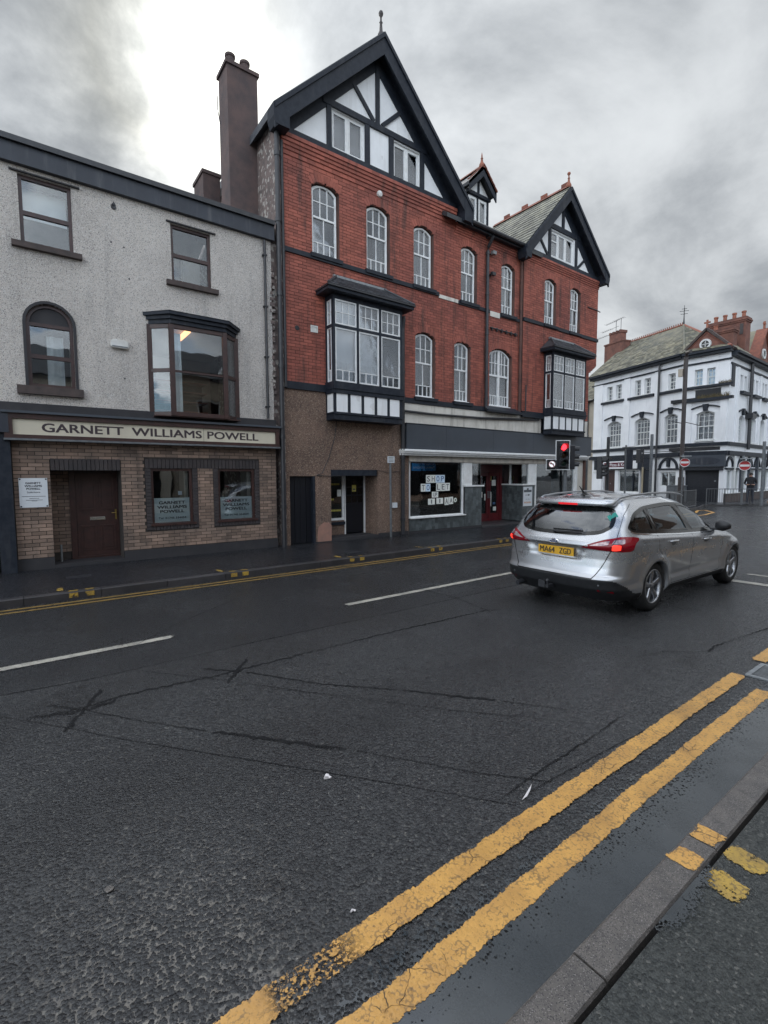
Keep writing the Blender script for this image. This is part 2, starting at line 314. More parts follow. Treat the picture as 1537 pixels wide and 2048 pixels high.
        e = mth('SUBTRACT', at.outputs['Fac'], mth('ADD', mth('MULTIPLY', mth('SUBTRACT', noise(P, 48, 5, .7), .36), 1.5), mth('MULTIPLY', mth('SUBTRACT', noise(P, 9, 3, .5), .45), 1.3)))
        f = mth('MULTIPLY', f, mrange(e, .0, .04))
        if nm == 'yellow_line':     # one stretch scrubbed thin
            sp3 = N('ShaderNodeSeparateXYZ'); L(P, sp3.inputs[0])
            reg = mth('MULTIPLY', mth('MULTIPLY', mrange(sp3.outputs[0], .54, .60), mrange(sp3.outputs[0], .98, .80)), mrange(sp3.outputs[1], 1.30, 1.34))
            f = mth('MULTIPLY', f, mth('SUBTRACT', 1., mth('MULTIPLY', reg, mrange(noise(P, 75, 4, .6), .44, .50))))
        v2 = N('ShaderNodeTexVoronoi'); L(P, v2.inputs['Vector']); v2.inputs['Scale'].default_value = 72
        bp = N('ShaderNodeBump'); L(mth('SUBTRACT', mth('SUBTRACT', noise(P, 60, 4), mth('MULTIPLY', v2.outputs['Distance'], .35)), crack), bp.inputs['Height']); bp.inputs['Distance'].default_value = .0025; L(bp.outputs[0], g.inputs['Normal'])
        L(f, mx.inputs[0]); L(t.outputs[0], mx.inputs[1]); L(g.outputs[0], mx.inputs[2]); L(mx.outputs[0], o.inputs[0]); MT[nm] = m
    # tar seal: black, ragged
    m = bpy.data.materials.new('tar'); m.use_nodes = True; nt = m.node_tree; nt.nodes.clear()
    o = N('ShaderNodeOutputMaterial'); mx = N('ShaderNodeMixShader'); t = N('ShaderNodeBsdfTransparent'); g = N('ShaderNodeBsdfPrincipled')
    g.inputs['Base Color'].default_value = (.009, .009, .010, 1); g.inputs['Roughness'].default_value = .75; g.inputs['Specular IOR Level'].default_value = .2
    geo = N('ShaderNodeNewGeometry'); at = N('ShaderNodeAttribute'); at.attribute_name = 'edge'
    e = mth('SUBTRACT', at.outputs['Fac'], mth('MULTIPLY', noise(geo.outputs['Position'], 60, 5, .75), 1.2))
    L(mth('MULTIPLY', mrange(e, -.2, .02), mrange(noise(geo.outputs['Position'], 1.3, 4), .35, .6, .45, 1.)), mx.inputs[0]); L(t.outputs[0], mx.inputs[1]); L(g.outputs[0], mx.inputs[2]); L(mx.outputs[0], o.inputs[0]); MT['tar'] = m
special()
# ------------------------------------------------------------------ builders
WL = {}
def root(name, label, cat, loc, group=None):
    o = bpy.data.objects.new(name, None); COL.objects.link(o); o.location = loc; o.empty_display_size = .2
    o['label'] = label; o['category'] = cat
    if group: o['group'] = group
    WL[o.name] = Vector(loc); return o
class MB:
    def __init__(s, F=None): s.v = []; s.f = []; s.F = F or (lambda a, b, c: (a, b, c)); s.e = None
    def P(s, *p): s.v.append(Vector(s.F(*p))); return len(s.v)-1
    def box(s, a0, a1, b0, b1, c0, c1):
        i = len(s.v)
        for a in (a0, a1):
            for b in (b0, b1):
                for c in (c0, c1): s.P(a, b, c)
        s.f += [tuple(i+k for k in q) for q in ((0, 1, 3, 2), (4, 6, 7, 5), (0, 4, 5, 1), (2, 3, 7, 6), (0, 2, 6, 4), (1, 5, 7, 3))]; return s
    def ext(s, pts, o0, o1):      # polygon in (s,z) extruded in o
        n = len(pts); i = len(s.v)
        for o in (o0, o1):
            for a, c in pts: s.P(a, o, c)
        s.f.append(tuple(range(i, i+n))); s.f.append(tuple(range(i+2*n-1, i+n-1, -1)))
        for k in range(n): s.f.append((i+k, i+(k+1) % n, i+n+(k+1) % n, i+n+k))
        return s
    def ring(s, A, B, o0, o1):    # closed loops A outer, B inner extruded
        n = len(A); i = len(s.v)
        for o in (o0, o1):
            for l in (A, B):
                for a, c in l: s.P(a, o, c)
        for k in range(n):
            m = (k+1) % n; a, b, c, d = i, i+n, i+2*n, i+3*n
            s.f += [(a+k, a+m, b+m, b+k), (c+k, d+k, d+m, c+m), (a+k, c+k, c+m, a+m), (b+k, b+m, d+m, d+k)]
        return s
    def bar(s, p, q, w, o0, o1):  # straight timber between (s,z) points
        dx, dz = q[0]-p[0], q[1]-p[1]; l = math.hypot(dx, dz); nx, nz = -dz/l*w/2, dx/l*w/2
        return s.ext([(p[0]+nx, p[1]+nz), (q[0]+nx, q[1]+nz), (q[0]-nx, q[1]-nz), (p[0]-nx, p[1]-nz)], o0, o1)
    def tube(s, pts, r, n=10):
        pts = [Vector(s.F(*p)) for p in pts]; rs = r if isinstance(r, (list, tuple)) else [r]*len(pts); i = len(s.v)
        for k, p in enumerate(pts):
            d = (pts[min(k+1, len(pts)-1)]-pts[max(k-1, 0)]).normalized()
            a = d.orthogonal().normalized() if abs(d.z) > .9 else Vector((-d.y, d.x, 0)).normalized(); b = d.cross(a)
            if abs(d.z) > .9: a = Vector((1, 0, 0)); b = d.cross(a).normalized(); a = b.cross(d)
            for j in range(n):
                t = 2*math.pi*j/n; s.v.append(p+(a*math.cos(t)+b*math.sin(t))*rs[k])
        for k in range(len(pts)-1):
            for j in range(n): s.f.append((i+k*n+j, i+k*n+(j+1) % n, i+(k+1)*n+(j+1) % n, i+(k+1)*n+j))
        s.f.append(tuple(i+j for j in range(n))); s.f.append(tuple(i+(len(pts)-1)*n+j for j in range(n-1, -1, -1)))
        return s
    def quad(s, *ps): s.f.append(tuple(s.P(*p) for p in ps)); return s
    def build(s, name, m, parent=None, label=None, kind=None, smooth=False, recalc=True, bevel=0, cat=None, group=None, loc=None):
        base = WL[parent.name] if parent and parent.name in WL else Vector(loc or (0, 0, 0))
        me = bpy.data.meshes.new(name); me.from_pydata([v-base for v in s.v], [], s.f)
        if recalc:
            b = bmesh.new(); b.from_mesh(me); bmesh.ops.recalc_face_normals(b, faces=b.faces)
            if bevel: bmesh.ops.bevel(b, geom=b.edges, offset=bevel, segments=1, affect='EDGES', clamp_overlap=True)
            b.to_mesh(me); b.free()
        if s.e is not None:
            at = me.attributes.new('edge', 'FLOAT', 'POINT')
            for k, x in enumerate(s.e): at.data[k].value = x
        if smooth:
            for p in me.polygons: p.use_smooth = True
        me.materials.append(MT[m] if isinstance(m, str) else m)
        o = bpy.data.objects.new(name, me); COL.objects.link(o)
        if parent: o.parent = parent; WL[o.name] = base
        else: o.location = base; WL[o.name] = base
        if label: o['label'] = label
        if kind: o['kind'] = kind
        if cat: o['category'] = cat
        if group: o['group'] = group
        return o
def lathe(mb, prof, c, axis=1, n=24):
    i = len(mb.v); m = len(prof)
    for r, h in prof:
        for j in range(n):
            t = 2*math.pi*j/n; a, b = r*math.cos(t), r*math.sin(t)
            mb.P(*((c[0]+a, c[1]+h, c[2]+b) if axis == 1 else (c[0]+a, c[1]+b, c[2]+h) if axis == 2 else (c[0]+h, c[1]+a, c[2]+b)))
    for k in range(m-1):
        for j in range(n): mb.f.append((i+k*n+j, i+k*n+(j+1) % n, i+(k+1)*n+(j+1) % n, i+(k+1)*n+j))
    return mb
def MAIN(s, o, z): return (s, 10.5-o, z)
def frame(p0, p1):
    d = (Vector(p1)-Vector(p0)).normalized(); n = Vector((d.y, -d.x))
    return lambda s, o, z: (p0[0]+d.x*s+n.x*o, p0[1]+d.y*s+n.y*o, z)
def text(t, F, s0, s1, z0, z1, o, m, parent, name='lettering', bold=.0, mirror=False, label=None):
    cu = bpy.data.curves.new('t', 'FONT'); cu.body = t; cu.resolution_u = 3
    to = bpy.data.objects.new('t', cu); COL.objects.link(to); bpy.context.view_layer.update()
    me0 = to.to_mesh(); vs = [v.co.copy() for v in me0.vertices]; fs = [tuple(p.vertices) for p in me0.polygons]; to.to_mesh_clear()
    bpy.data.objects.remove(to); bpy.data.curves.remove(cu)
    xs = [v.x for v in vs]; ys = [v.y for v in vs]; x0, x1, y0, y1 = min(xs), max(xs), min(ys), max(ys)
    mb = MB(F); bw = bold*(z1-z0)*1.5; i = 0
    for dx, dz in (((-1, -.5), (1, .5), (-1, .5), (1, -.5), (0, 0)) if bold else ((0, 0),)):
        k = len(mb.v)
        for v in vs:
            u = (v.x-x0)/(x1-x0)
            if mirror: u = 1-u
            mb.P(s0+bw+(s1-s0-2*bw)*u+dx*bw, o+.0002*i, z0+bw/2+(z1-z0-bw)*(v.y-y0)/(y1-y0)+dz*bw)
        mb.f += [tuple(a+k for a in f) for f in fs]; i += 1
    return mb.build(name, m, parent, recalc=False, label=label)
# openings ---------------------------------------------------------------
class Op:
    def __init__(s, a, b, z0, z1, rise=0): s.a, s.b, s.z0, s.z1, s.rise = a, b, z0, z1, rise
    def at(s, z):
        if z <= s.z0 or z >= s.z1: return None
        zs = s.z1-s.rise
        if z <= zs: return (s.a, s.b)
        h = (s.b-s.a)/2; r = (h*h+s.rise**2)/(2*s.rise); y = z-(s.z1-r); w = math.sqrt(max(0, r*r-y*y)); c = (s.a+s.b)/2
        return (c-w, c+w) if w > 0 else None
    def loop(s, g=0, n=12):
        a, b, z0, z1, rise = s.a+g, s.b-g, s.z0+g, s.z1-g, s.rise
        if not rise: return [(a, z0), (b, z0), (b, z1), (a, z1)]
        h = (b-a)/2; r = (h*h+rise**2)/(2*rise); c = (a+b)/2; zc = z1-r; t0 = math.asin(min(1, h/r)) if rise <= h else math.pi-math.asin(min(1, h/r))
        return [(a, z0), (b, z0)]+[(c+r*math.sin(t0-2*t0*k/n), zc+r*math.cos(t0-2*t0*k/n)) for k in range(n+1)]
def gaps(s0, s1, ops, z):
    iv = [(s0, s1)]
    for o in ops:
        x = o.at(z)
        if not x: continue
        nv = []
        for a, b in iv:
            if x[1] <= a or x[0] >= b: nv.append((a, b)); continue
            if x[0] > a: nv.append((a, x[0]))
            if x[1] < b: nv.append((x[1], b))
        iv = nv
    return iv
def rowwall(F, s0, s1, z0, z1, ops, o0, o1, clip=None):
    zs = {z0, z1}
    for o in ops:
        for z in (o.z0, o.z1, o.z1-o.rise):
            if z0 < z < z1: zs.add(z)
        if o.rise:
            for k in range(1, 16): zs.add(o.z1-o.rise*k/16)
    if clip:
        for k in range(1, 60): zs.add(z0+(z1-z0)*k/60)
    zs = sorted(z for z in zs if z0 <= z <= z1); mb = MB(F)
    for a, b in zip(zs, zs[1:]):
        if b-a < 1e-4: continue
        m = (a+b)/2; c0, c1 = (s0, s1) if not clip else clip(m, s0, s1)
        for x, y in gaps(c0, c1, ops, m): mb.box(x, y, o0, o1, a, b)
    return mb
def bricks(parent, F, s0, s1, z0, z1, ops, Lb, Hb, m, near=None, cnt=300, o1=.0, jt=.010, clip=None, name='brick'):
    rows = int(round((z1-z0)/Hb)); Hb = (z1-z0)/rows; items = []
    for r in range(rows):
        za = z0+r*Hb; zm = za+Hb/2; off = (r % 2)*Lb/2
        c0, c1 = (s0, s1) if not clip else clip(zm, s0, s1)
        for a, b in gaps(c0, c1, ops, zm):
            k = math.floor((a-s0-off)/Lb)
            while s0+off+k*Lb < b:
                x0 = max(a, s0+off+k*Lb); x1 = min(b, s0+off+(k+1)*Lb); k += 1
                if x1-x0 > .035: items.append((x0+jt/2, x1-jt/2, za+jt/2, za+Hb-jt/2))
    if near: items.sort(key=lambda t: (t[0]-near[0])**2+(t[2]-near[1])**2)
    base = WL[parent.name]; dm = None
    d = Vector(F(1, 0, 0))-Vector(F(0, 0, 0)); ang = math.atan2(d.y, d.x)
    for (x0, x1, a, b) in items[:cnt]:
        if dm is None:
            dm = bpy.data.meshes.new(name)
            q = MB(); q.box(0, 1, 0, 1, 0, 1); dm.from_pydata(q.v, [], q.f); bb = bmesh.new(); bb.from_mesh(dm); bmesh.ops.recalc_face_normals(bb, faces=bb.faces); bb.to_mesh(dm); bb.free(); dm.materials.append(MT[m])
        o = bpy.data.objects.new(name, dm); COL.objects.link(o); o.parent = parent
        t = random.uniform(0, .004); p = Vector(F(x0, o1+t, a))-base
        o.location = p; o.rotation_euler = (0, 0, ang); o.scale = (x1-x0, .06, b-a)
    rest = items[cnt:]
    if rest:
        mb = MB(F)
        for x0, x1, a, b in rest: t = random.uniform(0, .004); mb.box(x0, x1, -.05, o1+t, a, b)
        mb.build('brickwork', m, parent, kind='stuff')
def sash(b, F, a, c, z0, z1, rise, o=-.09, curtain=1, meet=.46, wide=False, tm='white_timber', name='sash_window'):
    """arched box sash: upper sash 3x2 panes, lower sash with a centre bar and a row of small panes"""
    op = Op(a, c, z0, z1, rise); fw = .045; zm = z1-(z1-z0)*meet
    fr = MB(F); fr.ring(op.loop(), op.loop(fw), o-.05, o); fr.box(a+fw, c-fw, o-.045, o-.008, zm-.022, zm+.022)
    f = fr.build(name, tm, b)
    inn = Op(a+fw, c-fw, z0+fw, z1-fw, rise); zb = z0+fw+(zm-z0)*.30; w = c-a-2*fw
    pu = MB(F); lo = [p for p in inn.loop(0, 12) if p[1] > zm+.022]; pu.ext([(a+fw, zm+.022), (c-fw, zm+.022)]+lo[:], o-.030, o-.026); pu.build('pane', 'old_glass', f)
    pl = MB(F); pl.box(a+fw, c-fw, o-.040, o-.036, z0+fw, zm-.022); pl.build('pane', 'old_glass', f)
    g = .011
    zu = zm+(z1-zm)*.48
    if wide:
        q = MB(F); q.box((a+c)/2-.045, (a+c)/2+.045, o-.05, o+.004, z0+fw, z1-fw*.6); q.box(a+fw, c-fw, o-.046, o+.002, zm-.03, zm+.03); q.build('mullion', 'white_timber', f)
        vs = [a+fw+w*k/6 for k in (1, 2, 4, 5)]; vb = [a+fw+w*k/8 for k in (1, 2, 3, 5, 6, 7)]; vc = []
    else: vs = [a+fw+w/3, a+fw+2*w/3]; vb = [a+fw+w*.22, a+fw+w*.78]; vc = [a+fw+w/2]
    for x in vs:
        t = inn.z1; h = (c-a)/2-fw
        if rise: r = (h*h+rise**2)/(2*rise); t = z1-fw-r+math.sqrt(max(0, r*r-(x-(a+c)/2)**2))
        MB(F).box(x-g, x+g, o-.034, o-.012, zm+.022, t+.01).build('glazing_bar', tm, f)
    MB(F).box(a+fw, c-fw, o-.033, o-.013, zu-g, zu+g).build('glazing_bar', tm, f)
    for x in vc: MB(F).box(x-g, x+g, o-.044, o-.022, z0+fw, zm-.022).build('glazing_bar', tm, f)
    MB(F).box(a+fw, c-fw, o-.043, o-.023, zb-g, zb+g).build('glazing_bar', tm, f)
    for x in vb: MB(F).box(x-g, x+g, o-.044, o-.022, z0+fw, zb-g).build('glazing_bar', tm, f)
    if curtain: drape(f, F, a+fw*.5, c-fw*.5, z0+fw*.4, z1-rise*.4, o-.16, curtain)
    return f
def drape(par, F, a, c, z0, z1, o, kind):
    w = c-a
    def cloth(x0, x1, y0, y1, amp=.018, fr=34, m='net_curtain', oo=0):
        mb = MB(F); n = max(6, int((x1-x0)/.02)); ph = random.random()*6
        for k in range(n+1):
            x = x0+(x1-x0)*k/n; d = o+oo+amp*math.sin(x*fr+ph)+amp*.5*math.sin(x*fr*2.3+ph*2)
            mb.P(x, d, y0); mb.P(x+.01*math.sin(ph+x*9), d, y1)
        mb.f = [(2*k, 2*k+2, 2*k+3, 2*k+1) for k in range(n)]
        mb.build('curtain', m, par, smooth=True, recalc=False)
    if kind == 1: cloth(a, c, z0, z1)
    elif kind == 2: cloth(a, a+w*.34, z0, z1); cloth(c-w*.30, c, z0, z1)
    elif kind == 3: cloth(a, a+w*.72, z0, z1)
    elif kind == 4: cloth(c-w*.52, c, z0, z1*.0+z0+(z1-z0)*.9)
    elif kind == 5: cloth(a, c, z0, z1, .004, 8, 'blind')
    elif kind == 6: cloth(a, c, z0, z0+(z1-z0)*.55); cloth(a, a+w*.3, z0, z1, oo=-.05)
def slates(parent, P0, U, V, nu, nv, m, w, name='slate', stuff=False, thick=.008, skip=None):
    """rows of slates: P0 bottom-left corner, U along the eave, V up the slope (full vectors)"""
    P0, U, V = Vector(P0), Vector(U), Vector(V); n = U.cross(V).normalized()
    if n.z < 0: n = -n
    base = WL[parent.name]; mb = MB(); u = U/nu; v = V/nv; proto = None
    for j in range(nv):
        for i in range(nu+1):
            a0 = i-.5*(j % 2); a1 = a0+1; a0 = max(0, a0); a1 = min(nu, a1)
            if a1-a0 < .1: continue
            if skip:
                if skip((a0+a1)/2/nu, (j+.5)/nv): continue
            lift = random.uniform(0, .004)+thick; g = .015
            p = P0+u*(a0+g)+v*j; q = P0+u*(a1-g)+v*j
            b0 = [p+n*.002, q+n*.002, q+v*1.02+n*.001, p+v*1.02+n*.001]; t0 = [p+n*(lift+.012), q+n*(lift+.012), q+v*1.02+n*.004, p+v*1.02+n*.004]
            k = len(mb.v); mb.v += b0+t0; mb.f += [(k+4, k+5, k+6, k+7), (k, k+1, k+5, k+4), (k, k+4, k+7, k+3), (k+1, k+2, k+6, k+5), (k+2, k+3, k+7, k+6), (k+3, k+2, k+1, k)]
            if not stuff:
                mb.build(name, m, parent, recalc=False); mb = MB()
    if stuff: mb.build(name+'s', m, parent, kind='stuff', recalc=False)
# ================================================================== THE GROUND
def sheet(name, pts, z, m, kind='structure', **k):
    mb = MB(); mb.f.append(tuple(mb.P(x, y, z) for x, y in pts)); return mb.build(name, m, None, kind=kind, recalc=False, **k)
sheet('ground', [(-1500, -1500), (1500, -1500), (1500, 1500), (-1500, 1500)], -.03, 'dark_render')
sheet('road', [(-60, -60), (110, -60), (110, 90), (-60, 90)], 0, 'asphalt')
def slab(name, pts, z0, z1, m):
    mb = MB(); n = len(pts)
    for z in (z0, z1):
        for x, y in pts: mb.P(x, y, z)
    mb.f = [tuple(range(n)), tuple(range(2*n-1, n-1, -1))]+[(k, (k+1) % n, n+(k+1) % n, n+k) for k in range(n)]
    return mb.build(name, m, None, kind='structure')
slab('pavement', [(-40, 8.235), (18.6, 8.235), (19.2, 8.9), (19.2, 45), (-40, 45)], -.02, .1, 'pavement_far')
slab('pavement', [(-40, -30), (26, -30), (26, .722), (-40, .722)], -.02, .1, 'pavement_near')
cp = [(32.9, 8.75), (31.6, 9.9), (29.7, 10.85), (27.2, 10.15), (24.5, 9.8), (21.3, 9.35), (21.0, 9.7), (24.0, 11.5), (27.5, 16), (30.5, 26), (31.5, 45), (70, 45), (70, 5.2), (50, 5.6), (40, 6.6)]
slab('pavement', cp, -.02, .1, 'pavement_far')
# kerbs: stones laid end to end
def kerb(name, x0, x1, y0, y1, L, m, zt=.103, n=None, off=0):
    k = bpy.data.objects.new(name, None); COL.objects.link(k); k['kind'] = 'structure'; k.location = (x0, y0, 0); WL[k.name] = Vector((x0, y0, 0))
    me = None; c = 0; x = x0
    while x < x1:
        q = MB(); d = .012; w = y1-y0
        q.ext([(0, -.1), (L-.008, -.1), (L-.008, zt), (0, zt)], 0, -w) if False else None
        if me is None:
            q = MB(); prof = [(0, -.1), (0, zt-.014), (.004, zt-.004), (.012, zt), (w-.008, zt), (w, zt-.008), (w, -.1)]
            if m == 'kerb_stone': prof = [(w-a, b) for a, b in prof]
            n_ = len(prof)
            for xx in (0, L-.007):
                for a, b in prof: q.v.append(Vector((xx, a, b)))
            q.f = [tuple(range(n_)), tuple(range(2*n_-1, n_-1, -1))]+[(i, (i+1) % n_, n_+(i+1) % n_, n_+i) for i in range(n_)]
            me = bpy.data.meshes.new('kerbstone'); me.from_pydata(q.v, [], q.f); b = bmesh.new(); b.from_mesh(me); bmesh.ops.recalc_face_normals(b, faces=b.faces); b.to_mesh(me); b.free(); me.materials.append(MT[m])
        o = bpy.data.objects.new('kerbstone', me); COL.objects.link(o); o.parent = k
        o.location = (x-x0, random.uniform(-.003, .003), random.uniform(-.003, .002)); o.rotation_euler = (0, 0, random.uniform(-.001, .001))
        x += L
    return k
kerb('kerb', -5.6, 18.5, 8.10, 8.228, .915, 'kerb_far', .112)
kerb('kerb', 1.448-.918*9, 25.5, .742, .868, .918, 'kerb_stone', .103)
mb = MB(); pts = cp[:6]
for (a, b) in zip(pts, pts[1:]):
    d = (Vector(b)-Vector(a)).normalized(); n = Vector((-d.y, d.x))*.13
    i = len(mb.v)
    for z in (-.05, .108):
        for p in (Vector(a), Vector(b), Vector(b)+n, Vector(a)+n): mb.v.append(Vector((p.x, p.y, z)))
    mb.f += [(i, i+1, i+2, i+3), (i+7, i+6, i+5, i+4), (i, i+1, i+5, i+4), (i+1, i+2, i+6, i+5), (i+2, i+3, i+7, i+6), (i+3, i, i+4, i+7)]
mb.build('kerb', 'kerb_far', None, kind='structure')
# ribbons with a soft 'edge' attribute (0 at the rim, 1 inside)
def ribbon(name, pts, w, z, m, step=.05, jit=0, inner=.25, zz=None):
    mb = MB(); mb.e = []
    P = [Vector(p) for p in pts]; path = []
    for a, b in zip(P, P[1:]):
        n = max(1, int((b-a).length/step))
        for k in range(n): path.append(a.lerp(b, k/n))
    path.append(P[-1]); N_ = len(path)
    for k, p in enumerate(path):
        d = (path[min(k+1, N_-1)]-path[max(k-1, 0)]).normalized(); n = Vector((-d.y, d.x))
        j = random.uniform(-jit, jit); q = p+n*j; W = (w[0]+(w[1]-w[0])*k/(N_-1) if isinstance(w, tuple) else w)*(1+random.uniform(-.3, .3)*(jit > 0))
        en = min(1, min(k, N_-1-k)*step/(.04))
        for t, e in ((-.5, 0), (-.5+inner, 1), (.5-inner, 1), (.5, 0)):
            v = q+n*W*t; mb.v.append(Vector((v.x, v.y, z))); mb.e.append(e*en)
    for k in range(N_-1):
        for j in range(3): mb.f.append((4*k+j, 4*k+4+j, 4*k+5+j, 4*k+1+j))
    return mb.build(name, m, None, kind='structure', recalc=False)
ribbon('road_marking', [(-6, 1.39), (.5, 1.413), (1.4, 1.423), (3.0, 1.44), (4.94, 1.455)], .125, .0076, 'yellow_line', inner=.2)
ribbon('road_marking', [(5.42, 1.46), (12.5, 1.50)], .125, .0076, 'yellow_line', inner=.2)
ribbon('road_marking', [(-6, 1.15), (1.1, 1.172), (2.7, 1.203), (4.72, 1.212)], .122, .0076, 'yellow_line', inner=.2)
ribbon('road_marking', [(5.44, 1.22), (12.5, 1.25)], .122, .0076, 'yellow_line', inner=.2)
for y in (7.76, 7.93): ribbon('road_marking', [(-30, y), (17.6, y)], .075, .005, 'yellow_far', step=.15, inner=.12)
for a, b in ((-8.9, -4.9), (-2.8, 1.24), (3.37, 7.38)): ribbon('road_marking', [(a, 5.48), (b, 5.53)], .105, .005, 'white_line', step=.1, inner=.08)
ribbon('road_marking', [(9.28, 2.95), (9.32, 2.2), (9.3, 1.6)], .2, .005, 'white_line', inner=.1)
ribbon('road_marking', [(10.1, 2.95), (10.15, 2.2), (10.15, 1.6)], .1, .005, 'white_line', inner=.1)
ribbon('road_marking', [(21.0, 8.7), (23.55, 8.5), (25.4, 8.8), (26.6, 9.6), (26.2, 9.75), (24.6, 9.25), (21.5, 9.0)], .13, .005, 'yellow_line', step=.2, inner=.15)
# loading blips across the kerbs
for x, w, y1 in ((2.205, .125, .59), (2.42, .12, .585)):
    ribbon('road_marking', [(x, .868), (x, .742)], w*1.02, .1055, 'yellow_line', step=.01, inner=.12)
    ribbon('road_marking', [(x-.01, .728), (x-.035, y1-.02)], w*1.15, .1045, 'yellow_worn', step=.01, inner=.25)
for x in (.46, .66, 2.78, 2.98, 5.18, 5.42, 7.35, 7.60, 9.7, 9.95):
    ribbon('road_marking', [(x, 8.12), (x, 8.222)], .13, .117, 'yellow_worn', step=.03, inner=.2)
    mb = MB(); mb.e = [1, 1, 1, 1]; mb.f = [(0, 1, 2, 3)]
    for p in ((x-.055, .03), (x+.055, .03), (x+.055, .097), (x-.055, .097)): mb.P(p[0], 8.093, p[1])
    mb.build('road_marking', 'yellow_worn', None, kind='structure', recalc=False)
    if x in (.46, 2.78, 5.18, 7.35): ribbon('road_marking', [(x-.14, 8.3), (x-.15, 8.55)], .1, .104, 'yellow_worn', step=.03, inner=.4)
# sealed joints and cracks
CR = [([(-1.5, 4.95), (-.26, 4.85), (.35, 4.78), (1.7, 4.82), (3.81, 4.82), (5.64, 4.86), (6.53, 4.84)], .032, .006),
      ([(-.07, 4.23), (.3, 4.21), (.55, 4.26), (1.29, 4.19), (1.66, 4.2), (3.04, 4.21), (4.74, 4.16)], .05, .014),
      ([(-.5, 4.7), (-.21, 4.38), (.16, 3.91), (.44, 3.52), (1.15, 2.64), (1.62, 2.05), (2.01, 1.54)], .014, .003),
      ([(.04, 4.43), (.25, 4.17)], .055, .012), ([(.25, 4.17), (.62, 3.67), (.93, 3.28)], .02, .006), ([(.93, 3.28), (1.25, 2.9), (1.58, 2.52)], .055, .012), ([(1.58, 2.52), (2.06, 1.85), (2.34, 1.54)], .02, .005),
      ([(.42, 4.50), (.24, 4.12), (.12, 3.86)], .06, .010), ([(-.1, 4.28), (.05, 4.2), (.3, 4.15), (.5, 4.2)], .07, .02), ([(1.63, 4.42), (1.27, 3.97)], .06, .010), ([(1.20, 4.45), (1.30, 4.32), (1.48, 4.14)], .05, .01),
      ([(1.48, 4.14), (1.9, 3.5), (2.37, 3.0)], .03, .006), ([(2.37, 3.0), (2.87, 2.39)], .045, .01), ([(2.87, 2.39), (3.19, 1.95)], .02, .006),
      ([(.7, 4.75), (1.13, 4.25), (1.76, 3.41), (2.46, 2.51), (3.11, 1.78)], .013, .003),
      ([(3.40, 1.70), (2.9, 1.665), (2.5, 1.66), (1.99, 1.63)], .022, .006), ([(3.33, 1.50), (2.42, 1.56), (2.06, 1.57)], .012, .003),
      ([(4.79, 5.58), (4.86, 4.86), (4.7, 4.05)], .035, .006), ([(4.62, 4.2), (4.9, 4.05)], .05, .01), ([(.84, 5.48), (1.32, 5.96), (2.4, 6.76)], .018, .004), ([(-1, 5.4), (.4, 5.46), (1.2, 5.47)], .014, .003),
      ([(5.31, 1.84), (5.57, 1.86), (6.1, 1.80), (6.75, 1.72)], .03, .01), ([(5.31, 1.84), (5.0, 2.1), (4.6, 2.2)], .014, .004)]
for i, (p, w, j) in enumerate(CR): ribbon('sealed_crack', p, w*.95, .0025+.0002*i, 'tar', step=.03, jit=j, inner=.45)
# puddles
mb = MB(); mb.f.append(tuple(mb.P(*p) for p in ((-2, .868, .006), (4.93, .868, .006), (4.93, 1.7, .006), (-2, 1.7, .006)))); mb.f.append(tuple(mb.P(*p) for p in ((5.39, .868, .006), (9, .868, .006), (9, 1.7, .006), (5.39, 1.7, .006)))); mb.f.append(tuple(mb.P(*p) for p in ((4.93, 1.425, .006), (5.39, 1.425, .006), (5.39, 1.7, .006), (4.93, 1.7, .006)))); mb.build('puddle', 'puddle_road', None, kind='structure', recalc=False)
mb = MB(); mb.f.append(tuple(mb.P(*p) for p in ((1.6, .3, .1085), (2.4, .3, .1085), (2.4, .735, .1085), (1.6, .735, .1085)))); mb.build('puddle', 'puddle_path', None, kind='structure', recalc=False)
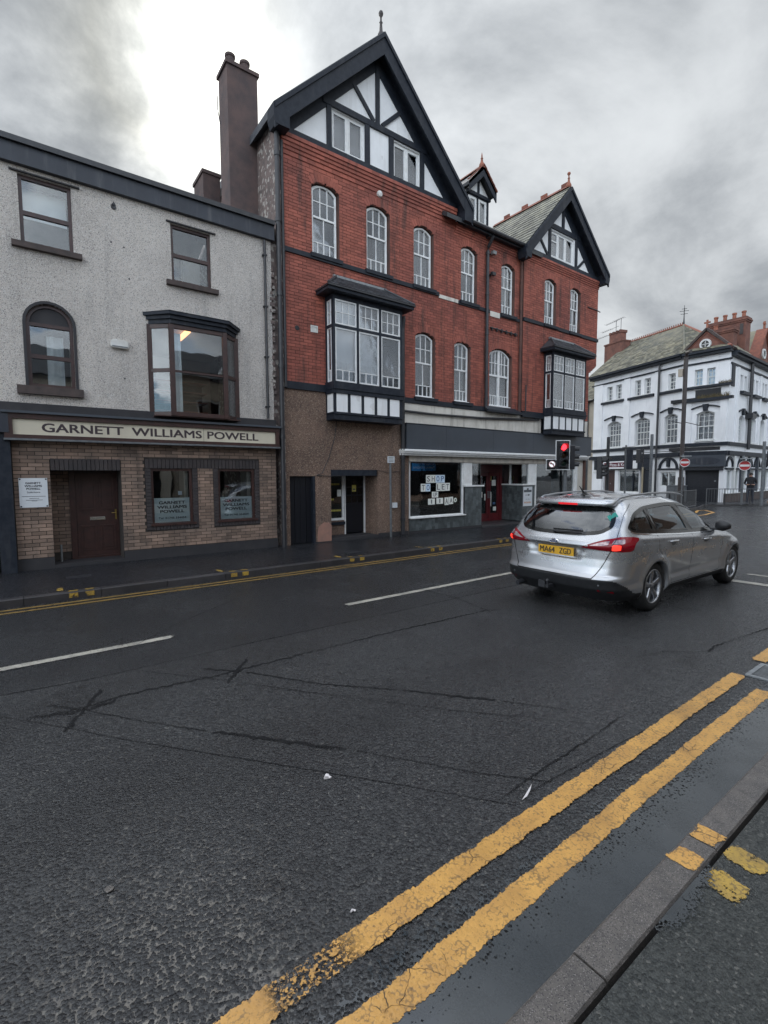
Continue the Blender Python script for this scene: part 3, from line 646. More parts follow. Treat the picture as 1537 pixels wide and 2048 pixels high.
# gully grate
g = root('drain_grate', 'slotted iron drain grate set between the yellow lines at the right edge of the road', 'drain', (5.16, 1.2, 0))
mb = MB(); mb.ring([(0, 0)], [(0, 0)], 0, 0) if False else None
x0, x1, y0, y1 = 4.95, 5.37, .98, 1.42
for a in ((x0, x1, y0, y0+.035), (x0, x1, y1-.035, y1), (x0, x0+.035, y0+.035, y1-.035), (x1-.035, x1, y0+.035, y1-.035)): mb.box(*a, .002, .014)
mb.build('frame', 'galvanised', g)
for k in range(11): MB().box(x0+.042+k*.032, x0+.042+k*.032+.011, y0+.036, y1-.036, .008, .011).build('bar', 'galvanised', g)
MB().box(x0+.03, x1-.03, y0+.03, y1-.03, .0005, .0015).build('pit', 'black_door', g)  # no hole below: flat black sheet stands in for the shade between the bars
for i, (x, y, r, lab) in enumerate(((1.32, 2.35, .022, 'crumpled white and pink scrap of paper lying mid road'), (.97, 1.53, .013, 'small white scrap lying beside the outer near yellow line'), (.20, 2.24, .022, 'pale flattened fleck on the tarmac at lower left'), (2.13, 1.56, .05, 'pale feather lying beside the near double yellow lines'))):
    mb = MB(); n = 9
    if i == 3: q = [(x-.07, y-.01), (x-.02, y+.006), (x+.05, y+.03), (x+.09, y+.045), (x+.03, y+.012), (x-.02, y-.006)]
    elif i == 1: q = [(x+math.cos(t)*r, y+math.sin(t)*r) for t in [k*.5 for k in range(6)]]+[(x+math.cos(t)*r*.5, y+math.sin(t)*r*.5) for t in [2.5-k*.5 for k in range(6)]]
    else: q = [(x+math.cos(2*math.pi*k/n)*r*random.uniform(.5, 1.2), y+math.sin(2*math.pi*k/n)*r*random.uniform(.5, 1.2)) for k in range(n)]
    m_ = len(q)
    for a, b in q: mb.P(a-x, b-y, .006+random.uniform(0, .016 if i == 0 else .004))
    for a, b in q: mb.P(a-x, b-y, .004)
    mb.f = [tuple(range(m_)), tuple(range(2*m_-1, m_-1, -1))]+[(k, (k+1) % m_, m_+(k+1) % m_, m_+k) for k in range(m_)]
    o = mb.build('feather' if i == 3 else 'litter', 'litter_white' if i != 2 else 'kerb_stone', None, label=lab, cat='feather' if i == 3 else 'litter', kind=None); o.location = (x, y, 0)
for x, y, lab in ((5.6, 8.72, 'flat dark iron cover in the far pavement before the dark doorway'), (.62, 9.35, 'small square iron cover in the far pavement outside the brown door')):
    MB(lambda a, b, c, X=x, Y=y: (a, b, c)).box(-.18, .18, -.10, .10, 0, .006).build('cover_plate', 'dark_metal', None, label=lab, cat='access cover').location = (x, y, .1)

# ================================================================== WHITE OFFICE BUILDING (left)
B1 = root('rendered_office_building', 'white pebble dashed two storey office with tan brick ground floor and brown door', 'building', (2.2, 10.5, .1))
F = MAIN
w1 = Op(.11, .87, 5.73, 6.86); w2 = Op(2.52, 3.30, 5.64, 6.75); w3 = Op(.11, .80, 3.33, 4.77, .345); w4 = Op(2.10, 3.72, 2.95, 4.90)
rowwall(F, -4.2, 4.63, 3.03, 6.97, [w1, w2, w3, w4], -.25, 0).build('wall', 'white_dash', B1)
MB(F).box(4.63, 4.80, -.3, -.06, 2.4, 6.97).build('wall', 'rough_wall', B1)
for k in range(26): MB(F).box(4.60+random.uniform(-.02, .02), 4.66+random.uniform(0, .05), -.05, random.uniform(-.012, .012), 3.1+k*.13, 3.1+k*.13+random.uniform(.06, .11)).build('quoin_stone', 'rough_wall', B1)
MB(F).box(-4.2, 4.66, -.25, .03, 2.885, 3.03).build('band', 'dark_render', B1)
MB(F).box(-4.2, 4.68, -.2, .10, 6.97, 7.28).build('parapet', 'dark_fascia', B1)
MB(F).box(-4.2, 4.68, -.2, .16, 7.28, 7.37).build('gutter', 'dark_metal', B1)
mb = MB(F); mb.quad((-4.2, .0, 7.33), (4.75, 0, 7.33), (4.75, -5, 9.0), (-4.2, -5, 9.0)); mb.quad((-4.2, -10, 7.3), (4.75, -10, 7.3), (4.75, -5, 9.0), (-4.2, -5, 9.0)); mb.build('roof', 'slate', B1)
ch = MB(F).box(3.95, 4.38, -3.3, -2.5, 8, 9.42); ch.box(3.92, 4.41, -3.33, -2.47, 9.42, 9.5); ch.build('chimney', 'dark_brick', B1)
def lintelcap(a, b, z): MB(F).box(a, b, 0, .045, z, z+.022).build('drip_moulding', 'dark_render', B1)
lintelcap(-.0, 1.0, 6.87); lintelcap(2.44, 3.40, 6.76)
MB(F).box(-.02, .99, -.05, .09, 5.635, 5.725).build('sill', 'brown_stone', B1)
MB(F).box(2.41, 3.42, -.05, .09, 5.545, 5.635).build('sill', 'brown_stone', B1)
MB(F).box(-.06, .91, -.05, .10, 3.185, 3.325).build('sill', 'brown_stone', B1)
def brownwin(op, zt, zb, o=-.05, cur=0, arch=False):
    ring = Op(op.a, op.b, op.z0, op.z1, op.rise); f = MB(F); f.ring(ring.loop(), ring.loop(.055), o-.06, o); f.box(op.a+.05, op.b-.05, o-.055, o-.002, zt-.035, zt+.035)
    w = f.build('window', 'brown_timber', B1)
    if arch:
        ts = op.z1-op.rise-.02; MB(F).ext([(op.a+.055, ts+.03), (op.b-.055, ts+.03)]+[p for p in Op(op.a, op.b, op.z0, op.z1, op.rise).loop(.055)[2:]], o-.05, o-.03).build('arch_panel', 'dark_render', w)
        MB(F).box(op.a+.055, op.b-.055, o-.055, o+.004, ts-.03, ts+.03).build('transom', 'brown_timber', w); top = ts-.03
    else: top = op.z1-.055
    MB(F).box(op.a+.055, op.b-.055, o-.035, o-.03, zt+.035, top).build('pane', 'glass', w)
    MB(F).box(op.a+.055, op.b-.055, o-.035, o-.03, zb, zt-.035).build('pane', 'glass', w)
    return w
def rev(op, o, m, B, F=F, d=.012, o1=.0, wide=None):
    big = Op(op.a-.001, op.b+.001, op.z0-.001, op.z1+.001, op.rise)
    MB(F).ring(big.loop(-d+.003), big.loop(.003), o, o1).build('reveal', m, B)
w = brownwin(w1, 6.255, 5.79); MB(F).box(.2, .52, -.5, -.3, 5.75, 5.87).build('box_file', 'plastic_white', w); drape(w, F, .16, .82, 6.3, 6.8, -.4, 5)
w = brownwin(w2, 6.175, 5.70); MB(F).box(2.85, 3.2, -.6, -.45, 5.7, 6.3).build('filing_tray', 'interior_light', w)
w = brownwin(w3, 3.86, 3.39, arch=True); drape(w, F, .40, .76, 3.42, 4.3, -.35, 3)
MB(F).ring(Op(.065, .845, 3.33, 4.815, .39).loop(), Op(.11, .80, 3.33, 4.77, .345).loop(), -.02, .02).build('arch_moulding', 'dark_render', B1)
# oriel
orl = MB(F); ex = .30
V = [(2.06, 0), (2.40, ex), (3.44, ex), (3.78, 0)]
def seg(mb, p, q, z0, z1, t, F=F):
    d = Vector((q[0]-p[0], q[1]-p[1])); d.normalize(); n = Vector((d.y, -d.x))*t*-1
    i = len(mb.v)
    for z in (z0, z1):
        for a in ((p[0], p[1]), (q[0], q[1]), (q[0]+n.x, q[1]+n.y), (p[0]+n.x, p[1]+n.y)): mb.v.append(Vector(F(a[0], a[1], z)))
    mb.f += [(i, i+1, i+2, i+3), (i+7, i+6, i+5, i+4), (i, i+1, i+5, i+4), (i+1, i+2, i+6, i+5), (i+2, i+3, i+7, i+6), (i+3, i, i+4, i+7)]
for z0, z1, t in ((2.95, 3.03, .06), (4.64, 4.72, .06)):
    for p, q in zip(V, V[1:]): seg(orl, p, q, z0, z1, -t)
for x, o in V: orl.box(x-.045, x+.045, o-.055, o+.012, 2.951, 4.719)
orl.box(2.45, 3.39, ex-.045, ex+.004, 3.80, 3.84)
for p, q in ((V[0], V[1]), (V[2], V[3])): seg(orl, p, q, 3.80, 3.87, -.05)
ob = orl.build('oriel_window', 'brown_timber', B1)
for p, q in zip(V, V[1:]):
    for z0, z1 in ((3.03, 3.80), (3.86, 4.64)): m_ = MB(F); seg(m_, (p[0]*.97+q[0]*.03, p[1]*.97+q[1]*.03-.025), (q[0]*.97+p[0]*.03, q[1]*.97+p[1]*.03-.025), z0, z1, -.004); m_.build('pane', 'glass', ob)
for z0, z1, g in ((4.72, 4.80, .03), (4.80, 4.87, .07), (4.87, 4.93, .12)):
    MB(F).ext([(0, 0)]*3, 0, 0) if False else None
    m_ = MB(); i = 0
    for z in (z0, z1):
        for x, o in ((2.06-g, -.02), (2.40-g*.5, ex+g), (3.44+g*.5, ex+g), (3.78+g, -.02)): m_.v.append(Vector(F(x, o, z)))
    m_.f = [(0, 1, 2, 3), (7, 6, 5, 4), (0, 1, 5, 4), (1, 2, 6, 5), (2, 3, 7, 6), (3, 0, 4, 7)]; m_.build('cornice', 'black_timber', ob)
m_ = MB()
for x, o, z in ((1.93, -.02, 4.93), (2.34, ex+.13, 4.935), (3.5, ex+.13, 4.935), (3.92, -.02, 4.93), (2.3, -.02, 5.02), (3.55, -.02, 5.02)): m_.v.append(Vector(F(x, o, z)))
m_.f = [(0, 1, 4), (1, 2, 5, 4), (2, 3, 5), (0, 4, 5, 3), (0, 1, 2, 3)]; m_.build('lead_roof', 'dark_fascia', ob)
MB(F).box(2.08, 3.76, -.02, ex-.03, 2.93, 2.95).build('soffit', 'brown_timber', ob)
drape(ob, F, 2.44, 2.62, 3.04, 4.6, .10, 1); drape(ob, F, 3.50, 3.68, 3.04, 4.6, .02, 1)
# room behind the oriel with a lit tube
MB(F).box(1.0, 4.4, -4.0, -3.9, 2.9, 5.0).build('room_wall', 'interior_light', B1)
MB(F).box(1.0, 4.4, -4.0, -.26, 5.0, 5.05).build('room_ceiling', 'interior_light', B1)
MB(F).box(-4, 4.5, -4.0, -.26, 2.75, 2.86).build('floor', 'interior', B1)
for k in range(5): MB(F).box(2.3, 3.5, -1.6, -1.2, 3.0+k*.22, 3.02+k*.22).build('shelf', 'ridge_tile', B1)
MB(F).box(2.3, 3.5, -1.7, -1.62, 2.9, 3.95).build('cupboard', 'brown_timber', B1)
MB(F).box(2.95, 3.05, -1.7, -.75, 4.9, 4.95).build('ceiling_light', 'tube_light', B1)
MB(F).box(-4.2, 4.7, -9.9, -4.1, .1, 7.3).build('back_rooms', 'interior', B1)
# services on the wall
MB(F).tube([(4.46, .06, 3.05), (4.46, .06, 6.93), (4.46, .02, 6.99)], .03).build('downpipe', 'dark_metal', B1)
for z in (3.3, 4.4, 5.5, 6.6): MB(F).box(4.415, 4.505, 0, .10, z, z+.03).build('pipe_bracket', 'dark_metal', B1)
v = MB(F); lathe(v, [(.001, .02), (.035, .03), (.045, .0)], (1.535, 0, 6.74), 1, 12); v.ext([(1.50, 6.77), (1.57, 6.77), (1.535, 6.83)], 0, .04); v.build('vent', 'dark_metal', B1)
for x, z in ((1.47, 6.10), (1.68, 6.06), (1.75, 5.5), (1.6, 3.62)): v = MB(F); lathe(v, [(.001, .012), (.014, .010), (.016, 0)], (x, 0, z), 1, 8); v.build('fixing', 'dark_metal', B1)
# ground floor brick
dw = Op(.34, 1.46, .05, 1.86); s1 = Op(1.88, 2.885, .67, 2.10); s2 = Op(3.21, 4.24, .67, 2.10); hd = Op(.34, 1.46, 1.80, 2.09); hd2 = Op(1.88, 4.24, 1.91, 2.10)
rowwall(F, -.2, 4.66, .05, 2.42, [dw, s1, s2, hd, hd2], -.12, -.008).build('wall', 'tan_mortar', B1)
bricks(B1, F, -.19, 4.655, .31, 2.40, [dw, s1, s2, hd, hd2], .215, .0675, 'tan_brick', near=(2.3, 1.4), cnt=296)
MB(F).box(-.2, .34, -.05, .006, .1, .305).build('plinth', 'dark_render', B1); MB(F).box(1.46, 4.66, -.05, .006, .1, .30).build('plinth', 'dark_render', B1)
def soldier(a, b, z0, z1, vert=True, w=.068):
    n = max(1, round((b-a)/w) if vert else round((z1-z0)/w))
    for k in range(n):
        if vert: x = a+(b-a)*k/n; MB(F).box(x+.004, x+(b-a)/n-.004, -.06, .010, z0, z1).build('brick', 'dark_soldier', B1)
        else: z = z0+(z1-z0)*k/n; MB(F).box(a, b, -.06, .010, z+.004, z+(z1-z0)/n-.004).build('brick', 'dark_soldier', B1)
soldier(.345, 1.455, 1.87, 2.08)
for a, b in ((1.885, 2.885), (3.21, 4.235)):
    soldier(a, a+.10, .675, 1.91, False); soldier(b-.10, b, .675, 1.91, False); soldier(a+.104, b-.104, .675, .755)
soldier(1.885, 4.235, 1.915, 2.095, True, .075)
# porch
FR = frame((.34, 10.52), (.34, 11.05))
rowwall(FR, 0, .53, .1, 1.86, [], -.1, -.008).build('wall', 'tan_mortar', B1); bricks(B1, FR, 0, .52, .31, 1.86, [], .215, .0675, 'tan_brick', cnt=0)
FBk = lambda s, o, z: (s, 11.03-o, z)
rowwall(FBk, .34, .66, .1, 1.9, [], -.1, -.008).build('wall', 'tan_mortar', B1); bricks(B1, FBk, .34, .66, .31, 1.86, [], .215, .0675, 'tan_brick', cnt=0)
MB(F).box(.34, 1.46, -.6, -.13, 1.862, 1.9).build('porch_soffit', 'dark_render', B1)
MB(F).box(1.462, 1.52, -.6, -.0, .1, 1.86).build('porch_side', 'tan_mortar', B1)
MB(F).box(.34, 1.46, -.6, .0, .095, .16).build('step', 'dark_render', B1)
MB(F).tube([(.46, -.32, .16), (.46, -.32, .48)], .018).build('waste_pipe', 'galvanised', B1)
mb = MB(FBk); mb.ring([(.64, .16), (1.52, .16), (1.52, 1.86), (.64, 1.86)], [(.735, .20), (1.46, .20), (1.46, 1.83), (.735, 1.83)], -.03, .05)
mb.build('door_frame', 'brown_timber', B1)
d = MB(FBk).box(.74, 1.455, -.01, .02, .2, 1.825).build('door', 'brown_timber', B1)
for a, b, z0, z1 in ((.80, 1.07, 1.10, 1.76), (1.13, 1.40, 1.10, 1.76), (.80, 1.07, .30, .80), (1.13, 1.40, .30, .80)):
    m_ = MB(FBk); m_.ring([(a, z0), (b, z0), (b, z1), (a, z1)], [(a+.03, z0+.03), (b-.03, z0+.03), (b-.03, z1-.03), (a+.03, z1-.03)], .02, .034); m_.box(a+.05, b-.05, .02, .029, z0+.05, z1-.05); m_.build('panel', 'brown_timber', d)
MB(FBk).box(.96, 1.22, .02, .036, .90, .965).build('letterbox', 'chrome', d)
m_ = MB(FBk); m_.box(1.395, 1.425, .02, .03, .9, 1.10); m_.tube([(1.41, .03, 1.03), (1.41, .075, 1.03), (1.33, .08, 1.03)], .009, 8); m_.build('handle', 'brass', d)
MB(FBk).box(.735, 1.46, -.01, .045, .165, .198).build('threshold', 'galvanised', B1)
# office windows with frosted film and print
for a, b, tx in ((1.985, 2.78, 0), (3.31, 4.13, 1)):
    f = MB(F); op = Op(a, b, .76, 1.91); f.ring(op.loop(), op.loop(.05), -.10, -.03); f.box(a-.03, b+.05, -.06, .035, .755, .80); w = f.build('window', 'brown_timber', B1)
    MB(F).box(a+.05, b-.05, -.07, -.066, .81, 1.86).build('pane', 'glass', w)
    zt = 1.31 if tx == 0 else 1.30
    MB(F).box(a+.05, b-.05, -.080, -.078, .81, zt).build('frosted_film', 'frost', w)
    c = (a+b)/2; q = (b-a)/.8
    for t, hw, z0 in (('GARNETT', .255, 1.185), ('WILLIAMS', .29, 1.095), ('POWELL', .235, 1.005)): text(t, F, c-hw*q, c+hw*q, z0, z0+.062, -.0655, 'letter_black', w, bold=.035)
    text('Tel: 01745 334454', F, c-.27*q, c+.27*q, .882, .922, -.0655, 'letter_black', w, bold=.02)
    if tx == 0: MB(F).box(2.56, 2.73, -.30, -.295, 1.36, 1.44).build('card', 'paper_blue', w)
    MB(F).box(b-.14, b-.06, -.5, -.12, .8, 1.86).build('window_side', 'interior_light', w)
    MB(F).box(a, b, -.5, -.12, .76, .80).build('window_board', 'interior_light', w)
# sign
sg = root('shop_sign', 'long cream fascia sign reading GARNETT WILLIAMS POWELL above tan brick', 'shop sign', (2.2, 10.5, 2.6))
MB(F).box(-.15, 4.58, .10, .15, 2.475, 2.74).build('board', 'sign_cream', sg)
mb = MB(F); mb.ring([(-.27, 2.41), (4.665, 2.41), (4.665, 2.83), (-.27, 2.83)], [(-.152, 2.473), (4.582, 2.473), (4.582, 2.742), (-.152, 2.742)], .0, .19); mb.build('surround', 'brown_timber', sg)
MB(F).box(-.30, 4.69, .0, .24, 2.832, 2.872).build('top_trim', 'grey_fascia', sg)
MB(F).box(-.28, 4.68, .0, .215, 2.375, 2.408).build('bottom_trim', 'steel_grey', sg)
for t, a, b in (('GARNETT', .25, 1.52), ('WILLIAMS', 1.655, 2.96), ('POWELL', 3.07, 4.18)): text(t, F, a, b, 2.53, 2.685, .152, 'letter_brown', sg, bold=.028)
MB(F).box(2.995, 3.001, .15, .1515, 2.475, 2.74).build('board_joint', 'brown_stone', sg)
pq = root('wall_plaque', 'square silver office plaque screwed to the tan brick beside the brown door', 'plaque', (.09, 10.5, 1.47))
MB(F).box(-.12, .29, .012, .022, 1.215, 1.73).build('plate', 'paper_white', pq)
for t, hw, z0 in (('GARNETT', .11, 1.625), ('WILLIAMS', .125, 1.575), ('POWELL', .10, 1.525)): text(t, F, .085-hw, .085+hw, z0, z0+.036, .0235, 'letter_black', pq, bold=.03)
text('Solicitors', F, -.01, .18, 1.468, 1.498, .0235, 'print_grey', pq, bold=.02)
for z, a, b in ((1.405, -.085, .255), (1.37, .02, .16), (1.34, -.03, .21), (1.325, .05, .13)): MB(F).box(a, b, .022, .0232, z, z+.008).build('small_print', 'print_grey', pq)
for x in (-.10, .27):
    for z in (1.235, 1.71): m_ = MB(F); lathe(m_, [(.001, .006), (.012, .006), (.014, 0)], (x, .022, z), 1, 8); m_.build('screw', 'dark_metal', pq)
al = root('alarm_box', 'white plastic alarm box high on the pebble dashed wall', 'alarm box', (1.53, 10.5, 4.24))
m_ = MB(F); m_.ext([(1.375, 4.20), (1.39, 4.30), (1.43, 4.315), (1.63, 4.315), (1.67, 4.30), (1.685, 4.20), (1.66, 4.165), (1.40, 4.165)], 0, .09); m_.build('case', 'plastic_white', al, bevel=.008)
MB(F).box(1.40, 1.66, .09, .094, 4.18, 4.20).build('strip', 'steel_grey', al)
# shop at the far left edge of the view
B0 = root('neighbouring_shop', 'dark shopfront pilaster and brick at the left edge beside the office', 'shop', (-2, 10.5, .1))
MB(F).box(-.42, -.20, -.2, .12, .1, 2.88).build('pilaster', 'black_timber', B0)
MB(F).box(-.44, -.205, .12, .2, 2.5, 2.86).build('bracket', 'dark_fascia', B0)
MB(F).box(-4.2, -.45, -.1, .1, 2.42, 2.86).build('fascia', 'dark_fascia', B0)
MB(F).box(-4.2, -.45, -.3, -.02, .1, .75).build('stall_riser', 'dark_brick', B0)
w = MB(F).ring([(-4.2, .75), (-.45, .75), (-.45, 2.42), (-4.2, 2.42)], [(-4.1, .83), (-.53, .83), (-.53, 2.34), (-4.1, 2.34)], -.1, -.02).build('window', 'black_timber', B0)
MB(F).box(-4.1, -.53, -.07, -.06, .83, 2.34).build('pane', 'glass', w)

# ================================================================== RED BRICK BUILDING
B2 = root('brick_gabled_building', 'tall red brick building with timbered gables, bay windows and an empty shop below', 'building', (10, 10.5, .1))
FP = lambda s, o, z: (s, 10.4-o, z)        # right-hand part stands 10 cm forward
UP = [Op(5.68, 6.43, 7.0, 8.69, .13), Op(7.24, 7.98, 7.0, 8.68, .13), Op(8.80, 9.53, 6.98, 8.63, .13), Op(10.62, 11.31, 6.93, 8.56, .13), Op(12.43, 13.09, 6.90, 8.50, .12)]
UPR = [Op(14.55, 15.22, 6.94, 8.50, .12), Op(16.07, 16.72, 6.93, 8.52, .12)]
LO = [Op(8.86, 9.60, 3.95, 5.77, .12), Op(10.37, 11.05, 3.95, 5.75, .12), Op(11.91, 13.0, 3.95, 5.80, .20)]
bayo = Op(6.05, 8.03, 3.3, 6.0); bayr = Op(14.65, 16.55, 3.3, 5.95)
S1, S2, SC = 4.86, 17.9, 13.42
allA = UP+LO+[bayo]
rowwall(F, S1, SC, 3.79, 9.42, allA, -.12, -.008, clip=lambda z, a, b: (a, b if z < 9.08 else 10.35)).build('wall', 'red_mortar', B2)
rc = lambda z, a, b: (a, 17.9 if z > 5.95 else 17.9-.5*min(1, (5.95-z)/.35))
rowwall(FP, SC, S2, 3.79, 9.12, UPR+[bayr], -.22, -.008, clip=rc).build('wall', 'red_mortar', B2)
bricks(B2, F, S1, SC, 3.80, 8.80, allA, .222, .0735, 'red_brick', near=(8.2, 5.2), cnt=290)
bricks(B2, FP, SC, S2, 3.80, 8.80, UPR+[bayr], .222, .0735, 'red_brick', cnt=0, clip=rc)
def corbel(F_, a, b, zs, top):
    for k, z in enumerate(zs):
        z2 = zs[k+1] if k+1 < len(zs) else top
        n = int((b-a)/.222)
        mb = MB(F_); o = .022*(k+1)
        mb.box(a, b, -.05, o-.008, z, z2)
        for r in range(max(1, round((z2-z)/.0735))):
            h = (z2-z)/max(1, round((z2-z)/.0735)); off = .111*((r+k) % 2)
            for i in range(-1, n+2):
                x0 = max(a, a+i*.222+off); x1 = min(b, a+(i+1)*.222+off)
                if x1-x0 > .04: mb.box(x0+.004, x1-.004, -.03, o, z+r*h+.005, z+(r+1)*h-.006)
        mb.build('corbel_course', 'red_brick', B2, kind='stuff')
corbel(F, 4.9, 10.35, [8.98, 9.08, 9.16, 9.24, 9.32], 9.41); corbel(F, 10.35, SC, [8.80, 8.86, 8.92, 8.98], 9.06); corbel(FP, SC, S2+.02, [8.80, 8.86, 8.92, 8.98], 9.06)
bricks(B2, F, S1, 10.35, 8.80, 8.98, [], .222, .0735, 'red_brick', cnt=0)
# brick arches over the windows and black window heads
def archbricks(op, F_, rows=1):
    h = (op.b-op.a)/2; r = (h*h+op.rise**2)/(2*op.rise); t0 = math.asin(h/r); c = (op.a+op.b)/2; zc = op.z1-r; n = int(2*t0*r/.072)
    mb = MB(F_)
    for k in range(n):
        a0 = -t0+2*t0*k/n+.004/r; a1 = -t0+2*t0*(k+1)/n-.004/r; R1 = r+.165
        mb.ext([(c+r*math.sin(a0), zc+r*math.cos(a0)), (c+r*math.sin(a1), zc+r*math.cos(a1)), (c+R1*math.sin(a1), zc+R1*math.cos(a1)), (c+R1*math.sin(a0), zc+R1*math.cos(a0))], -.04, .007)
    mb.build('brick_arch', 'red_brick', B2)
for o_ in UP+LO: archbricks(o_, F)
for o_ in UPR: archbricks(o_, FP)
def lining(op, F_):
    a = Op(op.a-.02, op.b+.02, op.z0-.02, op.z1+.02, op.rise); MB(F_).ring(a.loop(), op.loop(.004), -.16, -.004).build('reveal', 'black_paint' if 0 else 'red_mortar', B2)
for i, (o_, F_, cur) in enumerate([(UP[0], F, 0), (UP[1], F, 4), (UP[2], F, 5), (UP[3], F, 2), (UP[4], F, 3), (UPR[0], FP, 6), (UPR[1], FP, 3), (LO[0], F, 3), (LO[1], F, 5), (LO[2], F, 6)]):
    lining(o_, F_)
    sash(B2, F_, o_.a+.035, o_.b-.035, o_.z0+.03, o_.z1-.03, o_.rise, -.09, cur, wide=(i == 9))
    MB(F_).box(o_.a+.005, o_.b-.005, -.12, -.02, o_.z0, o_.z0+.035).build('window_board', 'white_timber', B2)
# string courses and sills
def band(F_, a, b, z0, z1, o=.045): MB(F_).box(a, b, -.03, o, z0, z1).build('string_course', 'black_paint', B2)
band(F, 4.87, 9.72, 6.86, 6.965); band(F, 10.5, 11.86, 6.80, 6.90); band(F, 12.36, SC, 6.78, 6.87); band(FP, SC, 17.92, 6.83, 6.94)
MB(F).box(9.72, 10.5, -.02, .02, 6.82, 6.92).build('stone_patch', 'cream_render', B2); MB(F).box(11.9, 12.36, -.02, .02, 6.72, 6.88).build('stone_patch', 'cream_render', B2)
for o_ in UP: MB(F).box(o_.a-.06, o_.b+.06, -.03, .075, o_.z0-.09, o_.z0).build('sill', 'black_paint', B2)
for o_ in UPR: MB(FP).box(o_.a-.06, o_.b+.06, -.03, .075, o_.z0-.09, o_.z0).build('sill', 'black_paint', B2)
band(F, 4.87, 6.0, 3.785, 3.955); band(F, 8.4, SC, 3.76, 3.90); band(FP, SC, 14.6, 3.70, 3.90)
for a, b in ((8.8, 9.66), (10.3, 11.12)): MB(F).box(a, b, -.02, .085, 3.86, 3.95).build('sill', 'black_paint', B2)
m_ = MB(F)
for x, o, z in ((11.75, .0, 3.95), (13.15, .0, 3.95), (13.35, .22, 3.80), (11.6, .22, 3.80), (11.75, 0, 3.74), (13.15, 0, 3.74), (13.35, .22, 3.74), (11.6, .22, 3.74)): m_.P(x, o, z)
m_.f = [(0, 1, 2, 3), (4, 5, 6, 7), (0, 3, 7, 4), (1, 2, 6, 5), (3, 2, 6, 7)]; m_.build('sill', 'black_paint', B2)
# side wall, roofs
MB().box(4.80, 4.87, 10.44, 20, 0, 9.66).build('side_wall', 'rough_wall', B2)
MB().box(17.83, 17.9, 10.42, 20, 5.9, 9.0).build('side_wall', 'red_mortar', B2); MB().box(17.33, 17.4, 10.42, 20, 0, 5.6).build('side_wall', 'red_mortar', B2)
MB(lambda a, b, c: (a, b, c)).ext([(17.33, 5.6), (17.4, 5.6), (17.9, 5.95), (17.83, 5.95)], 10.42, 20).build('side_wall', 'red_mortar', B2)
MB().box(4.8, 17.9, 19.9, 20, 0, 9.5).build('back_wall', 'dark_brick', B2)
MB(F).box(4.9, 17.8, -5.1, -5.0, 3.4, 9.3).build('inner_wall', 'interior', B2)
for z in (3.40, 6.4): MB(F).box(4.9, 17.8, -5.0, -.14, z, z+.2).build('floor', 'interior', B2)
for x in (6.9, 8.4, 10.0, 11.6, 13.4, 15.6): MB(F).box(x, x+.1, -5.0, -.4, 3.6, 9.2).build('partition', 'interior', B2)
def groof(xl, zl, xa, za, xr, zr, y0, y1, t=.13, m='slate'):
    mb = MB()
    for x0, z0, x1, z1 in ((xl, zl, xa, za), (xa, za, xr, zr)):
        i = len(mb.v)
        for y in (y0, y1):
            for x, z in ((x0, z0), (x1, z1), (x1, z1-t*1.4), (x0, z0-t*1.4)): mb.P(x, y, z)
        mb.f += [(i, i+1, i+2, i+3), (i+7, i+6, i+5, i+4)]+[(i+k, i+(k+1) % 4, i+4+(k+1) % 4, i+4+k) for k in range(4)]
    return mb.build('roof', m, B2)
groof(4.62, 9.74, 7.57, 12.62, 10.76, 9.46, 10.17, 20)
# mid roof and eaves
mb = MB(); y0, y1 = 10.25, 13.6; zz0, zz1 = 9.10, 9.10+.62*(y1-y0)
for x in (9.8, 14.2):
    for y, z in ((y0, zz0), (y1, zz1), (y1, zz1-.15), (y0, zz0-.12)): mb.P(x, y, z)
mb.f = [(0, 1, 2, 3), (7, 6, 5, 4), (0, 1, 5, 4), (1, 2, 6, 5), (2, 3, 7, 6), (3, 0, 4, 7)]
mr = mb.build('roof', 'slate', B2)
mb = MB(); mb.quad((9.8, y1, zz1), (14.2, y1, zz1), (14.2, 18, 9.2), (9.8, 18, 9.2)); mb.build('roof', 'slate', B2)
slates(mr, (10.6, 10.24, 9.115), (3.0, 0, 0), (0, 1.35, .84), 13, 7, 'pale_slate', 0)
MB(F).tube([(10.72, .33, 9.08), (13.3, .33, 9.07)], .06, 8).build('gutter', 'dark_metal', B2)
MB(F).box(10.60, 13.4, -.02, .27, 9.0, 9.07).build('eaves_board', 'black_paint', B2)
# big gable: white panels, timbers
G0 = MB(F)
G0.ext([(4.95, 9.42), (10.2, 9.42), (7.58, 12.2)], -.06, -.0); G0.build('gable_panel', 'gable_white', B2) if False else None
ga = [Op(6.235, 7.185, 9.56, 10.485), Op(8.085, 9.01, 9.52, 10.455)]
rowwall(F, 4.95, 10.3, 9.42, 12.15, ga, -.15, 0, clip=lambda z, a, b: (4.95+(z-9.42)*.97, 10.25-(z-9.42)*.97)).build('gable_panel', 'gable_white', B2)
def tim(F_, p, q, w, o1=.045): MB(F_).bar(p, q, w, -.01, o1).build('timber', 'black_timber', B2)
tim(F, (4.9, 9.475), (10.35, 9.475), .14, .07)
tim(F, (6.16, 9.545), (6.16, 10.55), .125); tim(F, (7.26, 9.545), (7.26, 10.49), .14); tim(F, (8.015, 9.545), (8.015, 10.49), .14); tim(F, (9.075, 9.545), (9.075, 10.49), .13)
tim(F, (6.0, 10.56), (9.25, 10.56), .14, .055)
tim(F, (7.585, 10.63), (7.585, 12.0), .115); tim(F, (6.85, 11.30), (7.47, 10.66), .10, .04); tim(F, (8.32, 11.22), (7.73, 10.66), .10, .04)
tim(F, (4.85, 9.45), (7.57, 12.15), .36, .03); tim(F, (10.35, 9.38), (7.57, 12.15), .36, .032)
